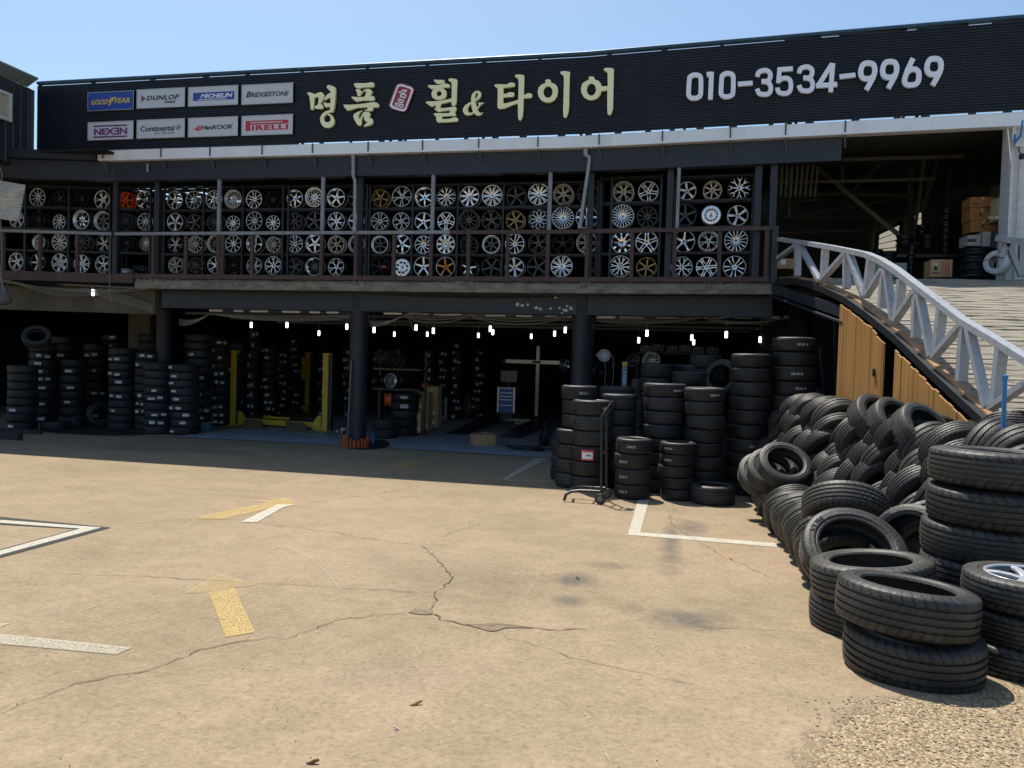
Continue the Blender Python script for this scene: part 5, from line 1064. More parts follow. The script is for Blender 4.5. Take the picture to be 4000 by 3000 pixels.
# ---- stacks inside the middle bay
c7 = lambda x: 1350+x/2.212
e7 = lambda y: 1100+y/2.212
stack(c7(195), c7(402), e7(1190), e7(1363), 2, 'the two-high pair at the middle column', meshes=T_NEW)
stack(c7(337), c7(582), e7(960), e7(1338), 5, 'the five-high stack left of the cartons', meshes=T_NEW, stick={4: [(.25, 0, .16, .06)], 3: [(.3, 0, .17, .08)]}, lean=(.02, 0))
deep = MB(); dst = MB()
NIN = 0
for xl, xr, top, bot, n in ((590, 700, 440, 1290, 9), (705, 850, 600, 1285, 10), (862, 985, 640, 1250, 9), (985, 1090, 520, 1220, 10), (1250, 1365, 640, 1260, 9), (1480, 1570, 620, 1260, 9)):
    S6(xl, xr, top, bot, n, f'the dark stack {ORD[NIN+1]} from the left behind the lift', .75); NIN += 1
for k, (xl, xr, top, bot, n) in enumerate(((640, 740, 600, 1210, 9), (760, 860, 590, 1200, 9), (880, 990, 520, 1200, 10), (1060, 1180, 575, 1190, 9))):
    stack(c7(xl), c7(xr), e7(top), e7(bot), n, f'the dark stack {ORD[k+1]} from the left behind the cartons', meshes=T_NEW, stick=st_rand(n, .75), group='stacked new tyres with stickers')

def redge(Y): return RA.x+(15-Y)*(RB.x-RA.x)/6.0
# ---- heap of worn tyres leaning on the ramp
HG = 'worn tyres in the big heap'
def ax(x, y, z): return Vector((x, y, z)).normalized().to_track_quat('Z', 'Y')
def spin(q): return q @ Matrix.Rotation(R.uniform(0, 6.28), 3, 'Z').to_quaternion()
def heap(px, py, d, wpx, axis, lab, m=None, sz=1.0):
    p = D(px, py, d); s = wpx/2/FPX*d/.325
    return tyre(p, m or R.choice(T_OLD), lab, s, s*sz, spin(ax(*axis)), HG)
LAY = ['ground row', 'second row', 'third row', 'fourth row', 'fifth row', 'sixth row', 'seventh row', 'top row']
cnt = {}
# front row: dominoes leaning towards the yard end
for i in range(16):
    t = i/15; y = 11.75-t*5.0
    tyre((1.44-.05*t+R.gauss(0, .03), y, gz(y)+.285+R.gauss(0, .012)), R.choice(T_OLD), f"worn tyre, {ORD[i+1]} from the building in the leaning front row", R.uniform(.95, 1.06), R.uniform(.92, 1.05), spin(ax(R.uniform(-.22, -.02), .74, .62+R.uniform(-.08, .08))), HG)
for i in range(9):
    y = 11.3-i*.5; tyre((1.92+.03*i, y, gz(y)+.24), R.choice(T_OLD), f"worn tyre, {ORD[i+1]} from the building in the dip behind the front row", 1, 1, spin(ax(-.3, -.4, .85)), HG)
# laced wall of tyres against the boards
for k in range(6):
    n = [14, 14, 14, 14, 13, 4][k]
    for i in range(n):
        t = i/(n-1); y = (12.55-t*(5.7 if k < 3 else 5.4) if k < 5 else 12.4-t*1.3)-.19*(k % 2)+R.gauss(0, .025)
        xe = redge(y)-.46; x = xe-.085*(5-k)+R.gauss(0, .03); z = gz(y)+.26+k*.218
        if k % 2: a = (-.15+R.uniform(-.12, .1), .78, .50+R.uniform(-.10, .08))
        else: a = (-.46+R.uniform(-.12, .1), .66, .34+R.uniform(-.12, .12)) if i % 2 else (-.10+R.uniform(-.12, .12), .80, .45)
        tyre((x, y+R.gauss(0, .02), z+R.gauss(0, .018)), R.choice(T_OLD), f"worn tyre, {ORD[i+1]} from the building in the heap's {LAY[k]}", R.choice((.90, .96, 1.0, 1.04, 1.08)), R.uniform(.9, 1.06), spin(ax(*a)), HG)
# crest of the heap, holes open towards the ramp and the sun
for j, (px, py, w, a) in enumerate(((3265, 1655, 175, (-.1, .65, .7)), (3350, 1640, 190, (.42, -.50, .66)), (3428, 1648, 235, (.45, -.58, .62)), (3500, 1660, 230, (.45, -.60, .6)), (3605, 1690, 250, (.48, -.62, .58)), (3712, 1722, 210, (.5, -.58, .6)), (3790, 1738, 195, (.5, -.55, .6)), (3862, 1745, 195, (.5, -.52, .62)))):
    d = {0: 11.6, 1: 10.9, 2: 9.1, 3: 8.6, 4: 7.9, 5: 8.1, 6: 7.8, 7: 7.5}[j]; heap(px, py, d, w, a, f"worn tyre with open hole, {ORD[j+1]} from the left along the heap's crest")
heap(3960, 1700, 7.4, 250, (.2, .55, .75), 'worn tyre tilted over the crest at the right edge of the photo')
heap(3955, 1775, 7.2, 230, (-.3, -.5, .75), 'worn tyre tucked behind the big stack top')
# tyres lying on the lower left end of the heap
heap(3062, 1818, 9.6, 205, (.14, -.66, .72), 'grey tyre with its wide hole facing up at the near left of the heap', T_OLD[0], .9)
heap(3015, 1838, 9.9, 195, (.05, -.70, .7), 'worn tyre just left of the wide-holed grey tyre'); heap(2975, 1852, 10.2, 180, (.0, -.72, .68), 'worn tyre at the far left tip of the heap')
# big loose tyres in front
heap(3300, 1995, 6.75, 322, (.10, .62, .80), 'large tyre lying tilted on top of the wide-open tyre', T_OLD[0], 1.0)
o = heap(3330, 2165, 5.85, 392, (.05, -.66, .75), 'large tyre with a wide-open hole leaning back below another', T_OLD[1], .9)
def arc_text(o, s, rad, k, ang, zz, m, wide=1.0):
    me = text2d(s, .0015, m, .01); xs = [v.co.x for v in me.vertices]; w = max(xs)
    for v in me.vertices:
        rr = rad+(v.co.y-.35)*k; a = math.pi/2-(v.co.x-w/2)*k*wide/rad; v.co = (rr*math.cos(a), rr*math.sin(a), zz+v.co.z)
    c = obj('sidewall_lettering', me, o); c.rotation_euler = (0, 0, ang); return c
M_emb = mat('raised sidewall lettering', (.012, .012, .013), .5)
o.rotation_quaternion = ax(.05, -.66, .75); arc_text(o, 'KUM', .27, .055, .95, .1075, M_emb, 1.25)
def fstack(cx, w, top, n, Wt, gy, desc, m, tops=None, dist=None, leans=None):
    d = dist; s = w/2/FPX*d/.325; base = D(cx, gy, d); x, y = base.x, base.y
    for i in range(n):
        tl = tops if (i == n-1 and tops) else (R.uniform(-.02, .02), R.uniform(-.02, .02), 1)
        where = 'top tyre' if i == n-1 else 'bottom tyre' if i == 0 else ORD[i+1]+' tyre up'
        dx = leans[i] if leans else R.gauss(0, .015)
        oo = tyre((x+dx, y+R.gauss(0, .012), gz(y)+Wt*(i+.5)), m[i % len(m)], f"{where} in {desc}", s*R.uniform(.98, 1.01), Wt/.215, spin(ax(*tl)), 'big worn tyres at the front right')
    return oo
fstack(3395, 455, 2205, 2, .240, 2480, 'the short stack behind the frontmost pair', [T_OLD[2], T_OLD[0]], (-.10, .04, .98), 5.12)
of = fstack(3545, 512, 2255, 2, .245, 2560, 'the frontmost pair of worn tyres', [T_OLD[0], T_OLD[0]], (.07, .07, 1), 4.28, [.02, -.02])
fstack(3868, 505, 1780, 5, .245, 2250, 'the tall stack of wide tyres by the right edge', [T_OLD[2], T_OLD[0]], (.02, .03, 1), 5.32, [-.05, .0, .01, .03, .04])
o4 = fstack(3990, 470, 2250, 3, .183, 2480, 'the stack topped by a silver wheel at the right edge', [T_OLD[0], T_OLD[2]], None, 4.42)
b4 = o4.location; ms = wheel_meshes(('bar', 5, 0), 'bright', 'silver', 'gunmetal')
t = thing('alloy_wheel', 'bright silver wheel lying in the top tyre at the right edge', 'wheel', (b4.x, b4.y, b4.z+.085)); t.scale = (.98, .98, .7)
for nm, me in zip(('barrel', 'lip', 'spokes', 'centre_cap'), ms): obj(nm, me, t)
tyre(D(3835, 2440, 5.3), T_OLD[0], 'worn tyre wedged between the two right-hand stacks', .95, 1, spin(ax(-.5, -.2, .7)), 'big worn tyres at the front right')
oc = heap(3560, 2120, 6.0, 300, (-.55, -.62, .42), 'worn tyre leaning beside the wide-open tyre, left of the tall stack'); oc.rotation_quaternion = ax(-.55, -.62, .42); arc_text(oc, 'CHIUGEN', .27, .05, 1.2, .1075, M_emb, 1.1)
heap(3620, 2060, 6.3, 300, (-.2, .6, .7), 'worn tyre wedged left of the tall wide stack')
# white lorry tyre tied to the far railing
# ------------------------------------------------------------------ ramp to the upper floor
RPR = [(15.6, 3.66), (15.0, 3.66), (14.2, 3.60), (13.4, 3.46), (12.6, 3.27), (11.9, 3.07), (11.2, 2.80), (10.4, 2.46), (9.6, 2.06), (8.8, 1.68), (8.0, 1.30), (7.0, .86), (6.0, .52), (5.2, .38)]
def rz_(Y):
    for (a, za), (b_, zb) in zip(RPR, RPR[1:]):
        if Y >= b_: return za+(zb-za)*(a-Y)/(a-b_)
    return RPR[-1][1]
M_ramp = mat('ridged concrete ramp', (.29, .255, .20), .9, 0, col2=(.20, .18, .145), scale=3, bump=.9, bscale=26, stretch=(1, 2.5, 1))
rm = MB(); n = 0; Y = 15.6; rows_ = []
while Y > 5.2:
    for o, dz in ((0, 0), (.05, .0), (.058, -.016), (.070, -.017), (.078, 0)): rows_.append((Y-o, rz_(Y-o)+dz))
    Y -= .118
nx = 22
for Y, z in rows_:
    for i in range(nx+1):
        x = redge(Y)+.14+i*.22; rm.v.append((x, Y+R.uniform(-.018, .018)+.06*math.sin(i*.9+Y), z+R.uniform(-.008, .004)))
w = nx+1; rm.f = [(j*w+i, j*w+i+1, (j+1)*w+i+1, (j+1)*w+i) for j in range(len(rows_)-1) for i in range(nx)]
struct(rm.build('ramp_road', M_ramp))
ru = MB(); ru.v = [(redge(Y)+.02+s*.10 if s < 2 else 0, Y, rz_(Y)+dz) for Y, z in RPR for s, dz in ((0, .03), (1, .03), (1, -.10), (0, -.10))]
ru.f = [(i*4+j, i*4+(j+1) % 4, (i+1)*4+(j+1) % 4, (i+1)*4+j) for i in range(len(RPR)-1) for j in range(4)]+[(3, 2, 1, 0)]
RS = thing('ramp_structure', 'dark steel edge beams and props carrying the ridged concrete ramp', 'ramp frame', (2.3, 12, 0))
ru.build('ramp_kerb', mat('rusty orange ramp edge', (.42, .24, .12), .85, 0, col2=(.20, .11, .06), scale=6, bump=.3), RS)
es = MB(); es.v = [(redge(Y)+(-.05 if s == 0 or s == 3 else .02), Y, rz_(Y)+dz) for Y, z in RPR for s, dz in ((0, .01), (1, .01), (1, -.09), (0, -.09))]
es.f = [(i*4+j, i*4+(j+1) % 4, (i+1)*4+(j+1) % 4, (i+1)*4+j) for i in range(len(RPR)-1) for j in range(4)]+[(3, 2, 1, 0)]
es.build('stringer', M_black, RS)
b2 = MB(); b2.bar((1.72, 14.95, 3.50), (2.42, 11.9, 2.84), .10, .16); b2.bar((1.70, 14.96, 3.36), (2.40, 11.9, 2.70), .14, .03); b2.build('side_beam', M_beam, RS)
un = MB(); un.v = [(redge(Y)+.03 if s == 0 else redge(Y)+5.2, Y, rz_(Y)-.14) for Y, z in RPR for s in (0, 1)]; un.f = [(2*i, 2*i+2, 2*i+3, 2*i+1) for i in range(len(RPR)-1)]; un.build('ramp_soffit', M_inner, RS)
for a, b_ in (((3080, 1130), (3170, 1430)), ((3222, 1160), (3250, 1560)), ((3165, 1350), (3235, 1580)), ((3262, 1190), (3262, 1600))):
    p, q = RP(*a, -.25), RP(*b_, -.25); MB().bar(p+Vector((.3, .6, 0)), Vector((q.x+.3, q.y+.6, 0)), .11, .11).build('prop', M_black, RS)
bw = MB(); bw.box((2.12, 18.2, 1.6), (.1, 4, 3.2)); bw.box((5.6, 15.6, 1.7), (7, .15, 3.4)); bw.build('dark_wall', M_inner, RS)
sidew = MB(); sidew.add([(redge(14.9)+5.2, 14.9, 0), (redge(5.3)+5.2, 5.3, 0), (redge(5.3)+5.2, 5.3, .3), (redge(14.9)+5.2, 14.9, 3.4)], [(0, 1, 2, 3)]); sidew.build('far_side_wall', M_pier, RS)
# timber cladding under the ramp
M_wood = mat('oiled cedar boards', (.46, .25, .075), .65, 0, col2=(.30, .145, .04), scale=5, bump=.35, bscale=18, stretch=(2.4, 2.4, .14), amt=.5)
def boards(name, lab, y0, y1, off, trim):
    t = thing(name, lab, 'timber panel', (redge((y0+y1)/2), (y0+y1)/2, 0)); Y = y0; m = MB()
    while Y > y1+.02:
        w = min(R.uniform(.085, .10), Y-y1); a, b_ = Y, Y-w+.006; o = off+R.uniform(-.004, .004)
        jt = R.uniform(0, .025); za, zb = rz_(a)-trim-jt, rz_(b_)-trim-jt; zc = None
        xa, xb = redge(a)+o, redge(b_)+o
        m.add([(xa, a, 0), (xb, b_, 0), (xb, b_, zc or zb), (xa, a, zc or za), (xa+.02, a, 0), (xb+.02, b_, 0), (xb+.02, b_, zc or zb), (xa+.02, a, zc or za)], [(0, 1, 2, 3), (7, 6, 5, 4), (0, 4, 5, 1), (1, 5, 6, 2), (2, 6, 7, 3), (3, 7, 4, 0)]); Y -= w
    me_ = m.build('boards', M_wood, t); fin(me_.data)
    e = MB()
    for z in (.5, 1.5): e.bar((redge(y0)+off+.06, y0, z), (redge(y1)+off+.06, y1, z), .05, .08)
    e.build('batten', M_wood, t)
    return t
yA0, yA1, yA2, yB0, yB1 = [RP(x, 1420).y for x in (3288, 3440, 3474, 3512, 3885)]
boards('timber_panel', 'cedar board panel under the ramp, left of the dark gap', yA0, yA1+.02, -.06, .12)
td = boards('timber_door', 'narrow cedar door left ajar beside the dark gap', yA1, yA2, -.075, .16)
hg = MB()
for z in (.95, 2.0): hg.box((redge(yA1)-.085, yA1-.02, z), (.02, .05, .10))
hg.build('hinge', M_black, td)
boards('timber_panel', 'long cedar board panel tapering down to the right of the dark gap', yB0, yB1, -.06, .14)
# truss railing
M_white0, M_white = M_white, mat('chipped grey white paint', (.34, .37, .41), .45, .05, col2=(.20, .165, .14), scale=11, bump=.2, bscale=60, amt=.70)
RR = thing('ramp_railing', 'white painted truss railing curving down the ramp', 'railing', (2.4, 12, 0))
rt = [(3035, 933), (3140, 948), (3250, 967), (3340, 985), (3386, 995), (3440, 1018), (3500, 1055), (3565, 1105), (3680, 1192), (3760, 1254), (3880, 1325), (4000, 1400), (4250, 1560), (4650, 1850), (5200, 2300)]
w3 = [RP(*q) for q in rt]; tp = MB()
nx_ = Vector((RN.x, RN.y, 0))
for s in range(len(w3)):
    p = w3[s]; t = (w3[min(s+1, len(w3)-1)]-w3[max(s-1, 0)]).normalized(); u = nx_.cross(t).normalized(); u = u if u.z > 0 else -u
    for a, b_ in ((-1, -1), (1, -1), (1, 1), (-1, 1)): tp.v.append(tuple(p+nx_*a*.052+u*b_*.034))
tp.f = [(i*4+j, i*4+(j+1) % 4, (i+1)*4+(j+1) % 4, (i+1)*4+j) for i in range(len(w3)-1) for j in range(4)]+[(3, 2, 1, 0), tuple(len(w3)*4-4+j for j in range(4))]
o = tp.build('top_rail', M_white, RR); fin(o.data)
def rz2(x, y, **k): return RP(2950+x/1.951, 850+y/1.951, **k)
for k, (a, b_) in enumerate((((325, 205), (322, 445)), ((535, 240), (520, 470)), ((700, 275), (697, 540)), ((883, 315), (848, 600)), ((990, 385), (968, 690)), ((1118, 470), (1085, 760)), ((1235, 555), (1225, 915)), ((1425, 680), (1390, 990)), ((1600, 800), (1570, 1245)), ((1878, 985), (1830, 1430)))):
    MB().bar(rz2(*a), rz2(*b_), .072, .10, tuple(nx_)).build('post', M_white, RR)
for a, b_ in (((160, 320), (318, 208)), ((345, 215), (492, 482)), ((505, 478), (690, 272)), ((720, 280), (830, 605)), ((845, 600), (975, 395)), ((1000, 400), (1055, 785)), ((1065, 785), (1222, 560)), ((1250, 580), (1345, 1055)), ((1360, 1060), (1585, 805)), ((1630, 840), (1770, 1450)), ((1795, 1450), (2060, 1270))):
    MB().bar(rz2(*a, off=.012), rz2(*b_, off=.012), .058, .09, tuple(nx_)).build('brace', M_white, RR)
# second railing at the right
R2 = thing('end_railing', 'short white railing in front of the white end wall', 'railing', (5.3, 14.2, 3.7))
p0, p1 = PY(3900, 930, 14.25), PY(4060, 955, 13.6); MB().bar(p0, p1, .13, .10).build('top_rail', M_white, R2)
for a, b_ in (((3912, 940), (3908, 1060)), ((3992, 955), (3990, 1080))): MB().bar(PY(*a, 14.2), PY(*b_, 14.2), .09, .09, (1, 0, 0)).build('post', M_white, R2)
for a, b_ in (((3935, 950), (3905, 1005)), ((3938, 950), (3988, 1075))): MB().bar(PY(*a, 14.15), PY(*b_, 14.15), .07, .08, (1, 0, 0)).build('brace', M_white, R2)
bp_ = PY(3929, 1690, 7.3); bt = PY(3926, 1480, 7.3)
bl = thing('blue_post', 'bright blue steel post standing behind the heap at the ramp', 'post', (bp_.x, bp_.y, rz_(7.3)))
MB().tube([Vector((bp_.x, bp_.y, .4)), Vector((bt.x, bt.y, bt.z))], .018, 12).build('pole', M_sky, bl, smooth='auto'); MB().lathe([(.001, 0), (.024, 0), (.024, .03), (.001, .035)], 12, bt, closed=False).build('pole_cap', M_sky, bl)

# ------------------------------------------------------------------ goods in the upper warehouse
UF = 3.60
def ubox(x0, x1, y0, y1, Y, m, label, cat='box', dep=.4, rz=0, marks=None, z0=None, name='cardboard_box'):
    a, b_ = PY(x0, y1, Y), PY(x1, y0, Y); w = b_.x-a.x; zb = a.z if z0 is None else z0; h = b_.z-zb
    o = thing(name, label, cat, ((a.x+b_.x)/2, Y+dep/2, zb), rz)
    MB().box((0, 0, h/2), (w, dep, h)).build('carton', m, o, fix=False)
    f = MB(); f.box((0, 0, h+.002), (w*.10, dep, .003)); f.box((0, -dep/2-.002, h*.88), (w*.10, .003, h*.24)); f.build('tape', M_tape, o, fix=False)
    for (u0, u1, v0, v1, mm) in marks or []: MB().box(((u0+u1)/2*w-w/2, -dep/2-.003, h*(1-(v0+v1)/2)), ((u1-u0)*w, .003, (v1-v0)*h)).build('print', mm, o, fix=False)
    return o
w1_ = lambda x: 2950+x/2.073
v1_ = lambda y: 400+y/2.073
def txt_on(o, s, x0, x1, z0, z1, y, m, bold=.02, sh_=0): me = text2d(s, .0015, m, bold, sh_); fit(me, x0, x1, z0, z1, y); return obj('lettering', me, o)
GB = 'cartons by the white end wall'
o = ubox(w1_(1740), w1_(1968), v1_(955), v1_(1050), 15.3, M_cardo, 'lowest orange-brown carton of the stack by the white end wall', marks=[(.40, .50, .35, .62, M_print)]); txt_on(o, 'Cuow', 0, .22, .12, .2, -.204, M_print)
o = ubox(w1_(1735), w1_(1950), v1_(855), v1_(953), 15.3, M_cardo, 'middle orange-brown carton with a torn face by the white end wall', marks=[(.36, .46, .42, .68, M_print)]); txt_on(o, 'cuow', .0, .2, .16, .24, -.204, M_print)
ubox(w1_(1738), w1_(1948), v1_(765), v1_(852), 15.3, M_cardo, 'top orange-brown carton of the stack by the white end wall', marks=[(.1, .35, .62, .72, M_print)])
ubox(w1_(1955), w1_(2028), v1_(770), v1_(950), 15.0, mat('pale yellow carton', (.40, .36, .20), .8), 'pale yellow carton beside the orange-brown cartons', dep=.3)
ubox(w1_(1715), w1_(1830), v1_(1075), v1_(1160), 15.0, mat('grey carton', (.30, .30, .29), .8, 0, var=.3, scale=5), 'grey carton with a dark band under the orange-brown cartons', marks=[(.0, .62, .35, .65, M_print)])
ubox(w1_(1832), w1_(1935), v1_(1048), v1_(1180), 15.02, mat('grey printed carton', (.30, .30, .29), .8, 0, col2=(.10, .10, .10), scale=9, amt=.62), 'grey printed carton right of the dark-banded one')
o = ubox(w1_(1925), w1_(2012), v1_(1042), v1_(1175), 14.9, M_print, 'black carton with white lettering by the end wall', dep=.25)
txt_on(o, 'HIGH PERFORMANCE', -.17, .17, .50, .54, -.128, M_paper, 0); 
o = ubox(w1_(1418), w1_(1600), v1_(1272), v1_(1412), 15.4, M_card, 'brown carton with red stripes at the ramp top', dep=.4, marks=[(.52, .56, .0, 1, M_red), (.66, .70, .0, 1, M_red), (.79, .83, .0, 1, M_red), (.15, .30, .40, .62, M_print), (.08, .42, .74, .77, M_print), (.08, .42, .81, .84, M_print)]); txt_on(o, 'M', -.14, -.08, .18, .25, -.2055, M_paper, .03)
ubox(w1_(955), w1_(1230), v1_(1300), v1_(1420), 15.6, mat('pale grey box', (.30, .31, .28), .8), 'pale grey box behind the ramp railing', dep=.5)
ubox(w1_(175), w1_(325), v1_(1265), v1_(1345), 16.0, M_card, 'brown carton on the floor beside the balcony end post', marks=[(.2, .48, .1, .6, M_paper)])
def drums(px, top, bot, n, Y, wpx, lab, grp='stacked black steel wheels'):
    a, b_ = PY(px, bot, Y), PY(px, top, Y); h = (b_.z-a.z)/n; r = wpx/2/FPX*Y*1.0
    for i in range(n):
        k = r*R.uniform(.96, 1.0); z = a.z+h*i
        m = MB().lathe([(k*.72, .06*h), (k*.98, .0), (k, .05*h), (k*.96, .12*h), (k*.86, .2*h), (k*.84, .42*h), (k*.88, .5*h), (k*.84, .58*h), (k*.86, .82*h), (k*.96, .88*h), (k, .94*h), (k*.98, h), (k*.72, .94*h), (k*.7, .5*h), (k*.3, .6*h), (.01, .6*h), (.01, .5*h), (k*.7, .4*h)], 32, (a.x+R.uniform(-.01, .01), Y+r, z))
        o = m.build('wheel', M_drum, smooth='auto'); c = Vector((a.x, Y+r, z)); 
        for v in o.data.vertices: v.co -= c
        o.location = c; tag(o, f"black steel wheel, {ORD[i+1]} from the bottom, {lab}", 'wheel', grp)
drums(w1_(1560), v1_(842), v1_(1225), 7, 16.6, 50, 'tallest stack before the dim wall')
drums(w1_(1370), v1_(985), v1_(1110), 3, 17.2, 50, 'stack behind the two short stacks'); drums(w1_(1413), v1_(1065), v1_(1180), 3, 16.4, 56, 'short stack left of the tallest')
drums(w1_(1228), v1_(1068), v1_(1150), 2, 16.2, 64, 'wide short stack before the window'); drums(w1_(1095), v1_(1200), v1_(1300), 3, 15.8, 62, 'low stack behind the curving railing'); drums(w1_(1265), v1_(1150), v1_(1400), 6, 16.0, 28, 'thin stack behind the railing')
drums(w1_(1825), v1_(1165), v1_(1410), 4, 14.95, 110, 'wide stack under the grey cartons'); drums(w1_(1000), v1_(1190), v1_(1225), 1, 16.4, 40, 'single one left of the low stack')
ld = MB(); a = PY(w1_(1465), v1_(1205), 16.2); ld.box(a+Vector((0, .3, -.1)), (1.6, .8, .06)); ld.box(a+Vector((-.7, .1, -.5)), (.06, .06, .8)); ld.box(a+Vector((.7, .1, -.5)), (.06, .06, .8)); ld.box(a+Vector((-.7, .6, -.5)), (.06, .06, .8)); ld.box(a+Vector((.7, .6, -.5)), (.06, .06, .8))
tag(ld.build('work_bench', M_black), 'black bench carrying the steel wheel stacks upstairs', 'bench')
q = PY(w1_(1965), v1_(1300), 14.3); lt = tyre(q, tyre_mesh('w', .325, .215, .175, mat('white painted tyre', (.52, .56, .60), .6, 0, col2=(.30, .30, .30), scale=12), 48, 5, .012), 'white painted tyre tied to the railing by the end wall', .62, .95, Vector((-.72, -.66, .1)).to_track_quat('Z', 'Y'), 'tyres')
tag(MB().tube([q+Vector((-.28, -.12, .02)), q+Vector((-.1, -.2, .06)), q+Vector((.1, -.16, .07)), q+Vector((.32, -.05, .05))], .006, 6).build('tie_wire', M_wireb), 'thin wire tying the white tyre to the railing', 'wire')

# ------------------------------------------------------------------ workshop fittings on the ground floor
def lamp(px, py, Y, h=.14):
    p = PY(px, py, Y); t = thing('pendant_lamp', None, 'lamp', p, group='small lit tube lamps under the ceiling')
    MB().lathe([(.001, -h/2), (.026, -h/2), (.030, -h/2+.01), (.030, h/2), (.001, h/2)], 14, closed=False).build('tube', M_lampw, t, fix=False)
    s = MB(); s.lathe([(.001, h/2), (.030, h/2), (.030, h/2+.03), (.012, h/2+.06), (.001, h/2+.06)], 12, closed=False); s.tube([(0, 0, h/2+.05), (0, 0, max(.1, 3.3-p.z))], .006, 6); s.build('socket_cord', M_lampb, t, fix=False)
    return t
LL = [(363, 1143, 15.2, 'lit tube lamp alone in front of the stained concrete beam')]
for x, y in ((667, 402), (998, 402), (1552, 418), (1294, 478)): LL.append((c6(x), e6(y), 18.5 if y < 440 else 21, None))
for x, y in ((246, 418), (421, 455), (609, 398), (758, 425), (706, 455), (1250, 408), (1273, 438), (1147, 465), (1604, 473), (1806, 450), (1898, 418)): LL.append((c7(x), e7(y), 18.5 if y < 430 else 20.5 if y < 452 else 22.5, None))
for x, y in ((787, 280), (728, 330), (1110, 312), (1124, 345), (1358, 290), (1602, 326), (1560, 356)): LL.append((g8(x), h8(y), 17.5 if y < 300 else 19.5 if y < 335 else 21.5, None))
LL.append((3170, 1315, 16.6, 'lit tube lamp right of the tallest tyre stack'))
bays_ = [(600, 1398, 'left bay'), (1398, 2270, 'middle bay'), (2270, 3160, 'right bay')]
for a, b_, bn in bays_:
    g_ = sorted([l for l in LL if a <= l[0] < b_])
    for i, l in enumerate(g_): lamp(*l[:3])['label'] = f"lit tube lamp, {ORD[i+1]} from the left in the {bn}"
for l in LL:
    if l[3]: lamp(*l[:3])['label'] = l[3]
# four-post lift
M_deck = mat('olive worn deck plate', (.26, .21, .13), .7, 0, col2=(.16, .13, .08), scale=9, bump=.2)
fl_, fr_, br_ = G(916, 1662), G(1274, 1684), G(1203, 1610); bl_ = fl_+br_-fr_
LF = thing('car_lift', 'yellow four-post car lift with drive-on ramps in the left bay', 'car lift', (fl_.x, fl_.y, 0))
def lpost(p, px, pt):
    zt = PY(px, pt, p.y).z; m = MB(); w, d_ = .17, .16
    m.box((p.x-w*.1, p.y-d_/2, zt/2), (w*.82, .02, zt)); m.box((p.x-w*.5, p.y, zt/2), (.02, d_, zt)); m.box((p.x+w*.3, p.y, zt/2), (.02, d_, zt)); m.box((p.x, p.y, zt+.012), (w*1.25, d_*1.2, .024)); m.box((p.x, p.y, .012), (w*1.9, d_*1.9, .02)); m.build('post', M_yel, LF)
    MB().box((p.x+w*.3+.055, p.y+.02, zt/2), (.09, .12, zt-.1)).build('post_channel', M_black, LF)
lpost(fl_, 918, 1372); lpost(fr_, 1274, 1384); lpost(br_, 1203, 1378)
cbm = MB(); cbm.bar(fl_+Vector((.1, .05, .14)), fr_+Vector((-.1, .05, .14)), .12, .14); cbm.bar(bl_+Vector((.1, .0, .14)), br_+Vector((-.1, 0, .14)), .12, .14); e_ = MB(); e_.v = cbm.v[8:]; e_.f = cbm.f[:6]; cbm.v = cbm.v[:8]; cbm.f = cbm.f[:6]; cbm.build('cross_beam', M_yel, LF); e_.build('cross_beam', M_yel, LF)
gs = MB()
for p, s in ((fl_, 1), (fr_, -1)):
    q = p+Vector((s*.13, -.06, 0)); gs.add([q+Vector((0, 0, .02)), q+Vector((s*.24, 0, .02)), q+Vector((s*.24, 0, .18)), q+Vector((s*.10, 0, .40)), q+Vector((0, 0, .40))]+[q+Vector((a, .05, b_)) for a, b_ in ((0, .02), (s*.24, .02), (s*.24, .18), (s*.10, .40), (0, .40))], [(0, 1, 2, 3, 4), (9, 8, 7, 6, 5), (0, 5, 6, 1), (1, 6, 7, 2), (2, 7, 8, 3), (3, 8, 9, 4), (4, 9, 5, 0)])
gs.build('gusset', M_yel, LF)
ac = (fr_-fl_); ac.z = 0; ac.normalize(); bk_ = (br_-fr_); bk_.z = 0; bl2 = bk_.length; bk_.normalize()
for u in (.30, 1.60):
    o_ = fl_+ac*u; wd = ac*.56
    m = MB(); A, Bq, C, Dq = o_-bk_*1.05, o_-bk_*1.05+wd, o_+wd+bk_*.0, o_+bk_*.0
    m.add([A+Vector((0, 0, .015)), Bq+Vector((0, 0, .015)), C+Vector((0, 0, .20)), Dq+Vector((0, 0, .20)), A+Vector((0, 0, 0)), Bq, C+Vector((0, 0, .14)), Dq+Vector((0, 0, .14))], [(0, 1, 2, 3), (7, 6, 5, 4), (0, 4, 5, 1), (1, 5, 6, 2), (3, 2, 6, 7), (0, 3, 7, 4)]); m.build('drive_on_ramp', M_deck, LF)
    m = MB(); m.add([Dq+Vector((0, 0, .20)), C+Vector((0, 0, .20)), C+bk_*bl2+Vector((0, 0, .20)), Dq+bk_*bl2+Vector((0, 0, .20)), Dq+Vector((0, 0, .10)), C+Vector((0, 0, .10)), C+bk_*bl2+Vector((0, 0, .10)), Dq+bk_*bl2+Vector((0, 0, .10))], [(0, 1, 2, 3), (7, 6, 5, 4), (0, 4, 5, 1), (1, 5, 6, 2), (2, 6, 7, 3), (0, 3, 7, 4)]); m.build('runway', M_chq, LF)
yb = MB(); yb.bar(fl_+ac*.95+bk_*.5+Vector((0, 0, .24)), fl_+ac*1.75+bk_*.5+Vector((0, 0, .24)), .08, .06); yb.build('cross_bar', M_yel, LF)
a, b_ = PY(1163, 1481, br_.y-.25), PY(1209, 1396, br_.y-.25)
